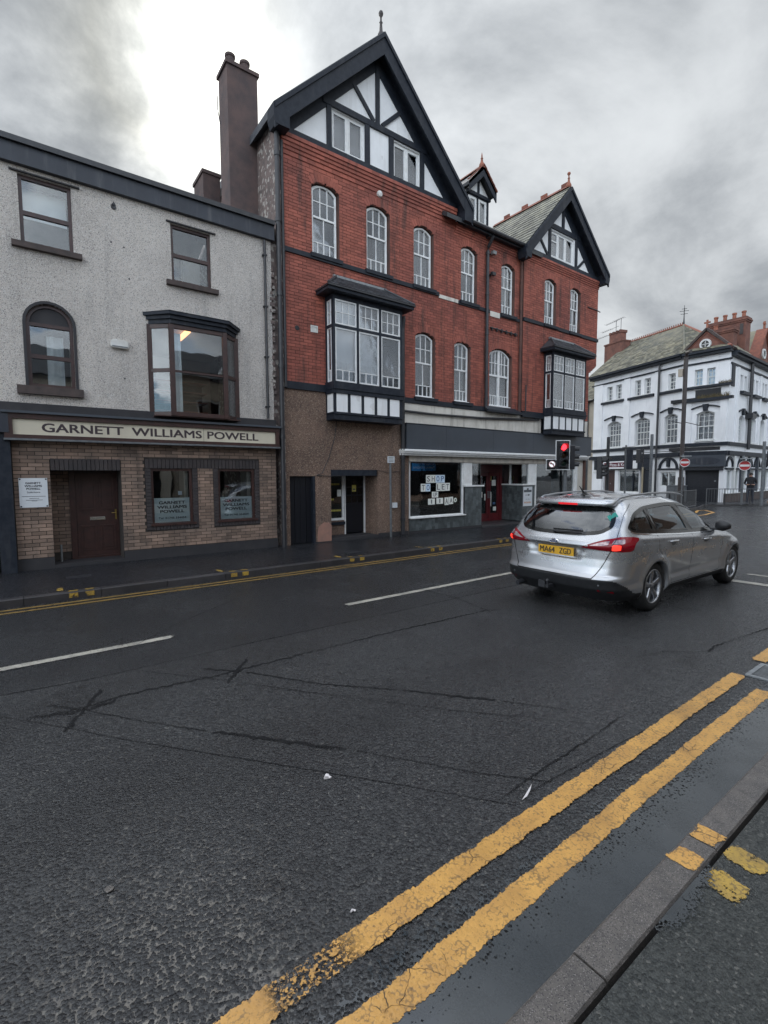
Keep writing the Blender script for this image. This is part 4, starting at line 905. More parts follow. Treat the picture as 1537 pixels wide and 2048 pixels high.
# barge boards
def barge(xl, zl, xa, za, xr, zr, y, d, t=.05, fin=None, drop=.35, ft=.3):
    for x0, z0, x1, z1 in ((xl, zl, xa, za), (xr, zr, xa, za)):
        f_ = lambda s, o, z: (s, y-o, z)
        mb = MB(f_); mb.ext([(x0, z0), (x1, z1), (x1, z1-d), (x0, z0-d)], 0, t); mb.ext([(x0, z0+.02), (x1, z1+.02), (x1, z1-.09), (x0, z0-.09)], t, t+.035)
        mb.build('barge_board', 'black_timber', B2)
        sgn = 1 if x1 > x0 else -1
        if drop: MB(f_).ext([(x0-sgn*.03, z0+.02), (x0+sgn*ft, z0+.02+ft), (x0+sgn*ft, z0-drop), (x0+sgn*.02, z0-drop), (x0-sgn*.03, z0-drop+.15)], -.28, t+.01).build('barge_foot', 'black_timber', B2)
barge(4.64, 9.70, 7.57, 12.56, 10.74, 9.42, 10.20, .48, drop=.40, ft=.34)
def soffit(xl, zl, xa, za, xr, zr, y0, y1, drop):
    mb = MB()
    for x0, z0, x1, z1 in ((xl, zl, xa, za), (xr, zr, xa, za)): mb.quad((x0, y0, z0-drop), (x1, y0, z1-drop), (x1, y1, z1-drop), (x0, y1, z0-drop))
    mb.build('soffit', 'black_timber', B2, recalc=False)
soffit(4.64, 9.70, 7.57, 12.56, 10.74, 9.42, 10.21, 10.49, .27)
def casement(op, F_, n, o=-.045, parent=None, cur=5, topl=None, m='white_timber'):
    f = MB(F_); f.ring(op.loop(), op.loop(.05), o-.05, o); w = (op.b-op.a-.1)/n
    for k in range(1, n): f.box(op.a+.05+w*k-.03, op.a+.05+w*k+.03, o-.045, o+.004, op.z0+.05, op.z1-.05)
    p = f.build('window', m, parent or B2)
    for k in range(n):
        x0 = op.a+.05+w*k+(.03 if k else .0); x1 = op.a+.05+w*(k+1)-(.03 if k < n-1 else 0)
        c = Op(x0, x1, op.z0+.05, op.z1-.05); MB(F_).ring(c.loop(.002), c.loop(.035), o-.03, o+.012).build('casement', m, p)
        MB(F_).box(x0+.03, x1-.03, o-.015, o-.011, op.z0+.08, op.z1-.08).build('pane', 'old_glass', p)
        if topl == k: MB(F_).box(x0+.03, x1-.03, o-.02, o+.014, op.z1-.35, op.z1-.31).build('glazing_bar', m, p)
    drape(p, F_, op.a+.04, op.b-.04, op.z0+.05, op.z1-.05, o-.12, cur)
    return p
casement(ga[0], F, 2, cur=5); casement(ga[1], F, 2, cur=4)
def finial(x, y, z, h, par, m='terracotta', ball=True):
    mb = MB()
    lathe(mb, [(.001, -.12), (.10, -.12), (.085, .0), (.045, .08), (.03, h*.45), (.045, h*.5), (.025, h*.56), (.022, h*.72)]+([(.05, h*.80), (.06, h*.88), (.045, h*.96), (.001, h)] if ball else [(.014, h*.85), (.001, h)]), (x, y, z), 2, 12)
    return mb.build('finial', m, par, smooth=True)
finial(7.57, 10.3, 12.62, .56, B2, 'brown_pole')
# ridge tiles on the gables
def ridge(x, z, y0, y1, crest, par, m='ridge_tile'):
    n = int((y1-y0)/.42)
    for k in range(n):
        a = y0+k*.42; mb = MB()
        mb.v += [Vector(p) for p in ((x-.12, a, z-.10), (x, a, z+.03), (x+.12, a, z-.10), (x-.12, a+.41, z-.10), (x, a+.41, z+.03), (x+.12, a+.41, z-.10))]; mb.f += [(0, 1, 2), (5, 4, 3), (0, 1, 4, 3), (1, 2, 5, 4), (2, 0, 3, 5)]
        if crest and k % 2 == 0: mb.box(x-.025, x+.025, a+.08, a+.34, z+.01, z+.13)
        mb.build('ridge_tile', m, par)
# second gable
groof(13.10, 9.06, 15.5, 11.62, 18.1, 9.30, 10.12, 13.7, .10)
GP = [r for r in COL.objects if r.name.startswith('roof')][-1]
slates(GP, (13.10, 10.10, 9.08), (0, 3.5, 0), (2.40, 0, 2.56), 15, 15, 'pale_slate', 0)
ridge(15.5, 11.70, 10.14, 13.6, True, GP)
finial(15.5, 10.2, 11.72, .42, B2)
gb = [Op(14.80, 16.20, 9.24, 10.13)]
rowwall(FP, 13.7, 17.4, 9.12, 11.1, gb, -.15, 0, clip=lambda z, a, b: (13.62+(z-9.12)*.94, 17.38-(z-9.12)*.94)).build('gable_panel', 'gable_white', B2)
MB(FP).box(13.45, 17.9, -.1, .06, 9.062, 9.20).build('timber', 'black_timber', B2)
for p, q, w in (((14.74, 9.2), (14.74, 10.3), .12), ((16.33, 9.2), (16.33, 10.3), .12), ((15.5, 10.3), (15.5, 11.1), .12), ((14.15, 9.72), (14.66, 9.22), .08), ((16.95, 9.68), (16.42, 9.22), .08)): tim(FP, p, q, w)
tim(FP, (14.5, 10.25), (16.55, 10.25), .16, .055); tim(FP, (13.45, 9.05), (15.5, 11.15), .30, .03); tim(FP, (17.65, 9.0), (15.5, 11.15), .30, .032)
casement(gb[0], FP, 3, cur=6, topl=0)
barge(13.12, 9.04, 15.5, 11.58, 18.08, 9.26, 10.13, .42, drop=.33, ft=.26)
soffit(13.12, 9.04, 15.5, 11.58, 18.08, 9.26, 10.14, 10.39, .24)
# dormer
DY = 11.25
FD = lambda s, o, z: (s, DY-o, z)
dm_ = MB(FD).ring([(11.62, 9.8), (12.62, 9.8), (12.62, 10.74), (11.62, 10.74)], [(11.67, 9.86), (12.55, 9.86), (12.55, 10.66), (11.67, 10.66)], -.08, 0).build('dormer', 'black_timber', B2)
casement(Op(11.69, 12.08, 9.87, 10.65), FD, 1, -.02, B2, 5); casement(Op(12.13, 12.54, 9.87, 10.65), FD, 1, -.02, B2, 5)
MB(FD).box(12.08, 12.13, -.06, .01, 9.86, 10.66).build('mullion', 'black_timber', dm_)
MB(FD).ext([(11.62, 10.80), (12.62, 10.80), (12.12, 11.3)], -.06, .0).build('gable_panel', 'gable_white', dm_)
MB(FD).bar((11.6, 10.73), (12.68, 10.73), .09, -.02, .05).build('timber', 'black_timber', dm_); MB(FD).bar((12.12, 10.75), (12.12, 11.35), .07, -.02, .04).build('timber', 'black_timber', dm_)
for x in (11.62, 12.6): MB().box(x, x+.03, DY, DY+1.6, 9.6, 10.8).build('cheek', 'mould_white' if x < 12 else 'slate', dm_)
for sg_ in (-1, 1):
    mb = MB(); e = 12.12+sg_*.62
    for y in (DY-.24, DY+1.9):
        for x, z in ((12.12, 11.53), (e, 10.90), (e, 10.80), (12.12, 11.42)): mb.P(x, y, z)
    mb.f = [(0, 1, 2, 3), (7, 6, 5, 4)]+[(k, (k+1) % 4, 4+(k+1) % 4, 4+k) for k in range(4)]; mb.build('dormer_roof', 'slate', dm_)
    for k in range(5):
        t0, t1 = k/5, (k+1)/5
        mb = MB(); a = Vector((12.12+sg_*.64*t0, 0, 11.56-.64*t0)); b = Vector((12.12+sg_*.64*t1, 0, 11.56-.64*t1-.0)); 
        for y in (DY-.27, DY-.15):
            for p, dz in ((a, 0), (b, 0), (b, .045), (a, .025)): mb.P(p.x, y, p.z+dz)
        mb.f = [(0, 1, 2, 3), (7, 6, 5, 4)]+[(j, (j+1) % 4, 4+(j+1) % 4, 4+j) for j in range(4)]; mb.build('verge_tile', 'ridge_tile', dm_)
    MB(lambda s, o, z: (s, DY-.2-o, z)).ext([(12.12, 11.53), (e, 10.90), (e, 10.60), (12.12, 11.22)], 0, .04).build('barge_board', 'black_timber', dm_)
ridge(12.12, 11.58, DY-.25, DY+1.6, False, dm_); finial(12.12, DY-.15, 11.6, .38, dm_, 'terracotta', False)
# tall chimney at the left end
c = MB(); c.box(4.12, 4.84, 11.55, 12.15, 6.5, 11.16); c.build('chimney', 'old_brick', B2); c = [o for o in COL.objects if o.name.startswith('chimney')][-1]
MB().box(4.08, 4.88, 11.51, 12.19, 11.16, 11.24).build('cap', 'old_brick', c)
for x in (4.27, 4.62): m_ = MB(); lathe(m_, [(.001, 0), (.11, 0), (.10, .2), (.12, .22), (.12, .27), (.001, .27)], (x, 11.75, 11.24), 2, 14); m_.build('chimney_pot', 'old_brick', c, smooth=False)
MB().tube([(4.05, 11.9, 10.0), (4.0, 11.9, 10.3), (4.0, 11.9, 10.6)], .012, 6).build('bracket', 'dark_metal', c)
# pipes
def pipe(pts, r, m='dark_metal', B=B2): return MB(F).tube(pts, r, 10).build('downpipe', m, B)
p = pipe([(11.70, .30, 9.05), (11.70, .28, 8.95), (11.70, .09, 8.72), (11.70, .07, 8.6), (11.70, .07, 3.9), (11.70, .12, 3.8)], .05)
for z in (8.5, 7.3, 6.1, 4.9, 4.1): MB(F).tube([(11.70, .07, z), (11.70, .07, z+.08)], .062, 10).build('collar', 'dark_metal', p)
m_ = MB(F); m_.box(11.60, 11.80, .0, .2, 8.95, 9.06); m_.build('hopper', 'dark_metal', p)
p = pipe([(13.36, .05, 9.0), (13.36, .05, 3.8)], .045, 'red_mortar'); p = pipe([(13.55, .16, 4.75), (13.55, .16, 3.85)], .022)
p = pipe([(4.78, .10, 9.3), (4.78, .10, .1)], .055); p2 = pipe([(4.91, .06, 9.2), (4.91, .06, 3.8)], .035)
for z in (1.0, 2.6, 4.2, 5.8, 7.4, 8.8): MB(F).tube([(4.78, .10, z), (4.78, .10, z+.09)], .068, 10).build('collar', 'dark_metal', p)
p = pipe([(8.34, .12, 6.0), (8.34, .12, 5.9), (8.34, .09, 5.7), (8.34, .09, .12)], .055)
for z in (.5, 2.2, 3.0, 4.5): MB(F).tube([(8.34, .09, z), (8.34, .09, z+.09)], .068, 10).build('collar', 'dark_metal', p)
MB(F).tube([(8.42, .03, 5.9), (8.42, .03, 3.3)], .02, 8).build('cable', 'dark_metal', B2)
m_ = MB(F); lathe(m_, [(.001, .07), (.07, .05), (.085, 0)], (7.64, .0, 8.97), 1, 16); m_.build('vent_cover', 'plastic_white', B2)
m_ = MB(F); m_.ring([(5.60, 5.17), (5.79, 5.17), (5.79, 5.33), (5.60, 5.33)], [(5.63, 5.20), (5.76, 5.20), (5.76, 5.30), (5.63, 5.30)], 0, .02); m_.box(5.63, 5.76, 0, .006, 5.2, 5.3); m_.build('vent_cover', 'plastic_white', B2)
m_ = MB(F); lathe(m_, [(.001, .006), (.05, .006), (.06, .0)], (5.25, .004, 5.2), 1, 10); m_.build('flue_hole', 'black_door', B2)
MB(F).tube([(11.87, .05, 6.36), (13.19, .05, 6.34)], .022, 6).build('bracket_bar', 'dark_metal', B2)
for k in range(6): MB(F).box(11.95+k*.23, 11.99+k*.23, -.02, .06, 6.29, 6.40).build('bracket_stub', 'dark_metal', B2)
MB(FP).tube([(17.15, .04, 8.0), (17.75, .04, 8.0), (18.0, .04, 7.97)], .018, 6).build('bracket_bar', 'dark_metal', B2)
for x, z, lab in ((11.90, 8.58, 'small floodlight high on the red brick right of the tall downpipe'), (11.88, 7.95, 'small dark floodlight lower beside the tall downpipe')):
    r0 = root('floodlight', lab, 'floodlight', (x, 10.5, z)); MB(F).box(x-.03, x+.03, 0, .1, z-.02, z+.02).build('arm', 'dark_metal', r0); MB(F).box(x-.07, x+.08, .08, .18, z-.05, z+.05).build('head', 'dark_metal' if z < 8.2 else 'galvanised', r0)
# bay windows
def bay(F_, s0, s1, pj, zb, zt, tr, n, npan, side):
    """timber bay: posts, transom, lights with glazing bars, panelled apron, slated roof"""
    W = pj; pb, pt = zb+.18, zb+.62; wb = zb+.90
    f = MB(F_); pw = .055
    f.box(s0, s1, 0.0, W, zb, pb-.03); f.box(s0+.0, s1-.0, 0, W+.03, pb-.05, pb-.0); f.box(s0-.02, s1+.02, 0, W+.035, pt+.0, wb); f.box(s0-.03, s1+.03, 0, W+.06, pt+.10, pt+.16)
    f.box(s0, s1, 0, W, zt, zt+.10)
    xs = [s0+pw/2+(s1-s0-pw)*k/n for k in range(n+1)]
    for x in xs: f.box(x-pw/2, x+pw/2, W-.08, W-.001, wb, zt)
    f.box(s0, s0+.05, 0, .05, wb, zt); f.box(s1-.05, s1, 0, .05, wb, zt)
    for a, b in zip(xs, xs[1:]): f.box(a+pw/2, b-pw/2, W-.075, W-.006, tr-.035, tr+.035)
    f.box(s0+.001, s0+.05, .05, W-.08, tr-.035, tr+.035); f.box(s1-.05, s1-.001, .05, W-.08, tr-.035, tr+.035)
    B = f.build('bay_window', 'black_timber', B2)
    FS = lambda s, o, z: F_(s0-o+.01, s, z)
    FS2 = lambda s, o, z: F_(s1+o-.01, s, z)
    lights = [(a+pw/2, b-pw/2, F_, W-.03) for a, b in zip(xs, xs[1:])]+[(.055, W-.085, FS, -.02), (.055, W-.085, FS2, -.02)]
    for a, b, FF, o in lights:
        for z0, z1, up in ((wb+.015, tr-.035, 0), (tr+.035, zt-.01, 1)):
            op = Op(a+.006, b-.006, z0, z1); fr = .035 if b-a > .4 else .025
            MB(FF).ring(op.loop(), op.loop(fr), o-.035, o+.012).build('casement', 'white_timber', B)
            MB(FF).box(op.a+fr*.8, op.b-fr*.8, o-.014, o-.010, z0+fr*.8, z1-fr*.8).build('pane', 'old_glass', B)
            g = .009; iw = op.b-op.a-2*fr; x0 = op.a+fr; nv = 2 if b-a > .4 else 1
            if up:
                for k in range(1, nv+1): MB(FF).box(x0+iw*k/(nv+1)-g, x0+iw*k/(nv+1)+g, o-.02, o+.004, z0+fr, z1-fr).build('glazing_bar', 'white_timber', B)
                zz = (z0+z1)/2; MB(FF).box(x0, x0+iw, o-.019, o+.003, zz-g, zz+g).build('glazing_bar', 'white_timber', B)
            else:
                zz = z0+.27; MB(FF).box(x0, x0+iw, o-.019, o+.003, zz-g, zz+g).build('glazing_bar', 'white_timber', B)
                for k in range(1, nv+1): MB(FF).box(x0+iw*k/(nv+1)-g, x0+iw*k/(nv+1)+g, o-.02, o+.004, z0+fr, zz-g).build('glazing_bar', 'white_timber', B)
    # apron panels
    for k in range(npan):
        w = (s1-s0-.08)/npan; a = s0+.07+w*k
        MB(F_).box(a, a+w-.09, W-.03, W+.006, pb+.0, pt).build('panel', 'gable_white', B)
    MB(F_).box(s0+.03, s1-.03, .01, W-.03, pb, pt).build('apron', 'black_timber', B)
    for k in range(npan+1):
        w = (s1-s0-.08)/npan; a = s0+.07+w*k-.09
        MB(F_).box(max(s0, a), min(s1, a+.09) if k < npan else s1, W-.03, W-.002, pb, pt).build('timber', 'black_timber', B)
    for FF in (FS, FS2): MB(FF).box(.05, W-.06, -.03, .004, pb, pt).build('panel', 'gable_white', B); MB(FF).box(.0, .05, -.03, .008, pb, pt).build('timber', 'black_timber', B)
    # curtains / blinds inside
    for a, b in zip(xs, xs[1:]): drape(B, F_, a, b, wb, zt, W-.16, 5 if side == 0 else 1)
    drape(B, F_, s0+.06, s1-.06, wb, wb+.5, W-.13, 1)
    # eaves and roof
    ov = .24; ze = zt+.10
    MB(F_).box(s0-ov, s1+ov, 0, W+.20, ze, ze+.07).build('eaves', 'black_timber', B)
    MB(F_).box(s0-ov-.02, s1+ov+.02, 0, W+.24, ze+.071, ze+.11).build('gutter', 'dark_metal', B)
    zr = ze+.55; a, b = s0+.32, s1-.36; e0, e1 = s0-ov, s1+ov; Wo = W+.22; z0 = ze+.11
    m_ = MB(F_)
    for p in ((e0, Wo, z0), (e1, Wo, z0), (e1, .0, z0), (e0, .0, z0), (a, .0, zr), (b, .0, zr)): m_.P(*p)
    m_.f = [(0, 1, 5, 4), (1, 2, 5), (3, 0, 4), (0, 1, 2, 3), (2, 3, 4, 5)]; m_.build('roof_deck', 'slate', B)
    nr, nc = 6, int((e1-e0)/.21)
    P0 = Vector(F_(e0, Wo, z0+.006)); U = Vector(F_(e1, Wo, z0+.006))-P0; V_ = Vector(F_(e0, 0, zr+.006))-P0
    slates(B, P0, U, V_, nc, nr, 'slate', 0, thick=.004, skip=lambda u, v: (e0+u*(e1-e0)) < e0+(a-e0)*v-.03 or (e0+u*(e1-e0)) > e1-(e1-b)*v+.03)
    m_ = MB(F_); m_.tube([(e0, Wo, z0+.02), (a, .02, zr+.02)], .03, 6); m_.build('hip_tile', 'slate', B)
    m_ = MB(F_); m_.tube([(e1, Wo, z0+.02), (b, .02, zr+.02)], .03, 6); m_.build('hip_tile', 'slate', B)
    MB(F_).box(a-.1, b+.1, .0, .06, zr-.05, zr+.03).build('flashing', 'galvanised', B)
    return B
bay(F, 6.0, 8.09, .38, 3.11, 5.95, 5.325, 3, 5, 0)
bay(FP, 14.60, 16.62, .36, 3.16, 5.86, 5.28, 3, 5, 1)
# ---- brown dashed ground floor left
sd_ = Op(4.99, 5.62, .05, 1.745); dwy = Op(6.11, 7.55, .05, 1.905)
rowwall(F, 4.86, 8.62, .1, 3.785, [sd_, dwy], -.22, 0).build('wall', 'brown_dash', B2)
MB(F).box(6.0, 8.2, -.02, -.0, 3.1, 3.11) if False else None
for k in range(4): MB(F).box(5.0+k*.155, 5.0+k*.155+.146, -.13+.006*(k % 2), -.10+.006*(k % 2), .12, 1.74).build('plank', 'black_door', B2)
MB(F).box(4.99, 5.62, -.2, -.14, .1, 1.745).build('door_back', 'black_door', B2)
MB(F).box(5.60, 5.66, -.12, .012, .1, 1.745).build('door_post', 'black_timber', B2)
mb = MB(F); mb.ext([(5.72, .12), (6.105, .12), (6.108, .50), (6.05, .58), (5.9, .60), (5.74, .50), (5.71, .3)], 0, .012); mb.build('render_patch', 'salmon_render', B2)
MB(F).box(6.11, 7.49, -.10, .04, 1.75, 1.90).build('beam', 'black_timber', B2)
text('No. of stairs access', F, 7.0, 7.42, 1.82, 1.85, .042, 'print_grey', B2) if False else None
MB(F).box(6.11, 7.56, -.62, .02, .09, .17).build('step', 'dark_render', B2)
FQ = lambda s, o, z: (s, 11.1-o, z)
rowwall(FQ, 6.0, 7.8, .17, 2.0, [Op(6.15, 6.86, .56, 1.78), Op(6.88, 7.51, .15, 1.78)], -.1, 0).build('wall', 'brown_dash', B2)
MB(F).box(7.552, 7.6, -.6, -.22, .1, 1.9).build('wall', 'brown_dash', B2); MB(F).box(6.05, 6.11, -.6, -.22, .1, 1.9).build('wall', 'brown_dash', B2)
MB(F).box(6.1, 7.6, -.6, -.22, 1.9, 1.95).build('soffit', 'black_timber', B2)
w = MB(FQ).ring([(6.15, .56), (6.86, .56), (6.86, 1.78), (6.15, 1.78)], [(6.2, .62), (6.80, .62), (6.80, 1.74), (6.2, 1.74)], -.05, .0).build('window', 'white_timber', B2)
MB(FQ).box(6.2, 6.80, -.03, -.026, .62, 1.74).build('pane', 'glass', w)
MB(FQ).box(6.15, 6.87, -.02, .04, .44, .52).build('sill', 'black_paint', w)
for z, a, b in ((1.50, 6.47, 6.78), (1.10, 6.47, 6.60), (.80, 6.47, 6.80)):
    for k in range(int((b-a)/.045)): MB(FQ).box(a+k*.045, a+k*.045+.032, -.024, -.022, z, z+.05).build('window_lettering', 'paper_yellow', w)
MB(FQ).box(6.66, 6.78, -.024, -.021, 1.20, 1.38).build('notice', 'paper', w)
for a in (6.862, 7.502): MB(FQ).box(a, a+.03, -.02, .03, .17, 1.78).build('door_post', 'white_timber', B2)
d = MB(FQ).box(6.895, 7.50, -.05, -.02, .2, 1.76).build('door', 'black_door', B2)
for i in range(3):
    for j in range(3): MB(FQ).box(6.95+i*.18, 7.10+i*.18, -.02, -.014, 1.02+j*.22, 1.20+j*.22).build('pane', 'car_gloss_black', d)
MB(FQ).box(6.90, 6.92, -.02, .0, .95, 1.02).build('handle', 'galvanised', d)
MB(F).box(8.03, 8.17, 0, .06, .87, 1.01).build('meter_box', 'paper_white', B2)
MB(F).tube([(6.28, .03, 3.12), (6.22, .02, 2.7), (6.05, .02, 2.2), (5.86, .015, 1.82), (5.7, .015, 1.765), (6.1, .05, 1.74)], .009, 5).build('cable', 'dark_metal', B2)
MB(F).tube([(7.5, .02, 1.90), (7.9, .02, 1.83), (8.3, .02, 1.88)], .006, 5).build('cable', 'dark_metal', B2)
MB(F).box(5.64, 6.1, -.0, .008, .1, .13).build('plinth', 'dark_render', B2)
MB(F).box(7.56, 8.6, -.0, .012, .1, .20).build('plinth', 'dark_render', B2)
# ---- shop front
MB(F).box(8.42, 14.62, -.1, .01, 3.2, 3.755).build('render_band', 'cream_render', B2)
MB(F).tube([(8.3, .07, 3.52), (9.5, .07, 3.50), (11.5, .07, 3.53), (14.4, .07, 3.66)], .035, 8).build('downpipe', 'dark_metal', B2)
for x0, x1 in ((8.45, 9.95), (9.955, 12.0), (12.005, 14.05), (14.055, 15.9), (15.905, 17.68)): MB(F).box(x0, x1, .0, .12, 2.48, 3.17).build('fascia_panel', 'grey_fascia', B2)
MB(F).box(8.44, 17.69, .0, .13, 3.171, 3.20).build('fascia_trim', 'black_paint', B2)
mb = MB(F); mb.box(8.29, 17.36, 0, .16, 2.31, 2.36); mb.box(8.28, 17.37, 0, .22, 2.361, 2.41); mb.box(8.27, 17.38, 0, .26, 2.411, 2.45); mb.box(8.29, 17.36, 0, .14, 2.451, 2.479); mb.build('cornice', 'white_timber', B2)
MB(F).box(8.62, 16.92, -.04, .03, 2.145, 2.308).build('shop_frieze', 'cream_timber', B2)
def shopwin(a, b, z0, z1, o=-.06):
    f = MB(F); f.ring([(a, z0), (b, z0), (b, z1), (a, z1)], [(a+.03, z0+.03), (b-.06, z0+.03), (b-.06, z1-.005), (a+.03, z1-.005)], o-.05, o+.02); f.box(a-.03, b+.03, o, .06, z0-.035, z0)
    w = f.build('shop_window', 'white_timber', B2); MB(F).box(a+.03, b-.06, o-.02, o-.012, z0+.03, z1).build('pane', 'glass', w); return w
sw = shopwin(8.68, 10.84, .56, 2.145)
MB(F).box(10.80, 11.18, -.12, .0, 1.445, 2.144).build('pilaster', 'white_timber', B2)
def tiles(F_, a, b, z0, z1, tw=.12, th=.21):
    MB(F_).box(a, b, -.1, -.008, z0, z1).build('tile_backing', 'dark_render', B2)
    n = max(1, round((b-a)/tw)); r = max(1, round((z1-z0)/th)); w = (b-a)/n; h = (z1-z0)/r
    for i in range(n):
        for j in range(-1, r+1):
            za = z0+(j+(.5 if i % 2 else 0))*h; zb_ = min(z1, za+h); za = max(z0, za)
            if zb_-za > .02: MB(F_).box(a+i*w+.0015, a+(i+1)*w-.0015, -.01, random.uniform(0, .002), za+.0015, zb_-.0015).build('tile', 'tile_stone', B2)
MB(F).box(8.62, 11.6, -.1, -.09, .1, .5) if False else None
tiles(F, 8.64, 10.86, .17, .52); MB(F).box(8.62, 11.62, -.1, .012, .1, .168).build('plinth', 'dark_render', B2)
tiles(F, 10.87, 11.60, .17, 1.40); MB(F).box(10.85, 11.70, -.25, .04, 1.401, 1.445).build('cap', 'white_timber', B2)
MB(F).box(11.6, 11.62, -.95, .0, .1, 1.4).build('porch_side', 'tile_stone', B2)
FL = frame((13.67, 11.4), (13.67, 10.5))
tiles(frame((13.67, 11.4), (13.67, 10.5)), 0, .9, .17, 1.40); tiles(F, 13.67, 14.34, .17, 1.40)
MB(F).box(13.62, 14.36, -.9, .04, 1.401, 1.445).build('cap', 'white_timber', B2)
MB(F).box(13.99, 14.34, -.12, .0, 1.446, 2.144).build('pilaster', 'white_timber', B2); MB(F).box(14.345, 14.41, -.06, .02, .5, 2.144).build('window_post', 'white_timber', B2)
MB(F).box(11.18, 13.99, -.9, .0, 2.12, 2.144).build('porch_soffit', 'cream_timber', B2)
MB(F).box(11.6, 13.67, -.95, .04, .1, .15).build('step', 'kerb_far', B2)
# glass above the low walls
for F_, a, b in ((F, 11.18, 11.6), (F, 13.68, 13.99), (frame((13.67, 11.4), (13.67, 10.5)), .0, .86), (frame((11.6, 10.5), (11.6, 11.4)), .0, .9)):
    MB(F_).box(a, b, -.05, -.042, 1.446, 2.12).build('pane', 'glass', B2)
MB(frame((13.67, 11.4), (13.67, 10.5))).box(.30, .36, -.07, -.02, 1.446, 2.12).build('mullion', 'white_timber', B2)
FE = lambda s, o, z: (s, 11.42-o, z)
df = MB(FE).ring([(12.38, .12), (13.66, .12), (13.66, 2.12), (12.38, 2.12)], [(12.46, .16), (13.54, .16), (13.54, 1.86), (12.46, 1.86)], -.05, .04).build('door_frame', 'red_door', B2)
MB(FE).box(12.46, 13.54, -.03, -.02, 1.92, 2.10).build('fanlight', 'glass', df)
for a, b in ((12.47, 12.97), (12.985, 13.53)):
    d = MB(FE).ring([(a, .16), (b, .16), (b, 1.85), (a, 1.85)], [(a+.10, .42), (b-.10, .42), (b-.10, 1.72), (a+.10, 1.72)], -.03, .015).build('door', 'red_door', B2)
    MB(FE).box(a+.10, b-.10, -.012, -.006, .42, 1.72).build('pane', 'glass', d)
    MB(FE).box(a+.44 if a < 12.9 else a+.03, a+.48 if a < 12.9 else a+.06, .015, .05, .95, 1.2).build('handle', 'galvanised', d)
for i, (a, b, z0, z1, m_) in enumerate(((12.46, 12.68, .98, 1.17, 'paper'), (13.16, 13.36, 1.38, 1.58, 'paper'), (13.06, 13.13, 1.56, 1.76, 'paper_yellow'), (13.03, 13.14, .66, 1.16, 'paper'), (12.78, 12.84, .88, 1.1, 'paper'), (13.24, 13.40, .50, .64, 'paper'), (13.22, 13.36, .72, .80, 'print_blue'))):
    MB(FE).box(a, b, -.004, -.001, z0, z1).build('notice', m_, d)
MB(FE).box(11.6, 12.38, -.05, .0, .1, 2.12).build('porch_wall', 'tile_stone', B2)
sw2 = shopwin(14.42, 16.85, .56, 2.145)
tiles(F, 14.42, 16.9, .17, .52, .2); MB(F).box(16.86, 16.93, -.06, .03, .1, 2.144).build('window_post', 'white_timber', B2)
MB(F).box(16.93, 17.45, -.2, -.0, .1, 3.78).build('wall', 'cream_render', B2); MB(FP).box(16.6, 17.4, -.3, -.001, 3.2, 3.78).build('wall', 'cream_render', B2)
for k in range(9): MB(F).box(16.93, 17.44, 0, .004, .2+k*.1, .205+k*.1).build('joint', 'dark_render', B2)
# shop interior
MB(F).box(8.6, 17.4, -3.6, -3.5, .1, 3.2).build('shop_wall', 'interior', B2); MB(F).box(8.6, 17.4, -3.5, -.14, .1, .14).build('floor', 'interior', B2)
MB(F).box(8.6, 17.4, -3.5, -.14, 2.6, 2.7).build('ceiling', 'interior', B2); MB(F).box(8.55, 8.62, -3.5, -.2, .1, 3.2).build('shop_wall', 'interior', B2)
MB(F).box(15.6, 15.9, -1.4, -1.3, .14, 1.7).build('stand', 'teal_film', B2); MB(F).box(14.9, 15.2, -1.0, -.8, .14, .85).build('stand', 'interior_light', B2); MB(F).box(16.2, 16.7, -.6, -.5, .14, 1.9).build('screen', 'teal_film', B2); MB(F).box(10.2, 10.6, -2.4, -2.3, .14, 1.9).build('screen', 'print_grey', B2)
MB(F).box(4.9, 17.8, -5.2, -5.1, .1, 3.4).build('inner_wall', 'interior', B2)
def sheet_of(x0, x1, z0, z1, m, ch, lab, chm='print_grey', o=-.069, cat='paper sheet', nm='paper_sheet', grp=None, tilt=0):
    r0 = root(nm, lab, cat, ((x0+x1)/2, 10.5-o, (z0+z1)/2), grp)
    c, s = math.cos(tilt), math.sin(tilt); cx_, cz_ = (x0+x1)/2, (z0+z1)/2
    FF = lambda a, b, z: F(cx_+(a-cx_)*c-(z-cz_)*s, b, cz_+(a-cx_)*s+(z-cz_)*c)
    MB(FF).box(x0, x1, o, o+.002, z0, z1).build('sheet', m, r0)
    mg = .42 if ch == 'I' else .18
    if ch: text(ch, FF, x0+(x1-x0)*mg, x1-(x1-x0)*mg, z0+(z1-z0)*.16, z1-(z1-z0)*.14, o+.0032, chm, r0, bold=.015)
    return r0
u = .187
for i, ch in enumerate('SHOP'): sheet_of(9.33+i*u, 9.33+(i+1)*u-.006, 1.535, 1.765, 'paper' if i < 2 else 'paper_blue', ch, f'{"pale" if i<2 else "bluish"} sheet with the letter {ch} in the word SHOP on the shop window', 'print_grey' if i < 2 else 'print_blue')
for x, ch, w_o in ((9.13, 'T', 'TO'), (9.13+u, 'O', 'TO'), (9.73, 'L', 'LET'), (9.73+u, 'E', 'LET'), (9.73+2*u, 'T', 'LET')):
    sheet_of(x, x+u-.006, 1.285 if w_o == 'TO' else 1.29, 1.51 if w_o == 'TO' else 1.525, 'paper_blue' if ch == 'O' else 'paper', ch, f'{"bluish" if ch=="O" else "pale"} sheet with the letter {ch} of the word {w_o} on the shop window', 'print_blue' if ch == 'O' else 'print_grey')
sheet_of(9.56, 9.81, 1.10, 1.27, 'paper', 'UP', 'small pale notice alone under the words TO LET')
sheet_of(9.41, 9.68, .895, 1.07, 'paper', 'I', 'square pale sheet at the left of the lowest row of notices')
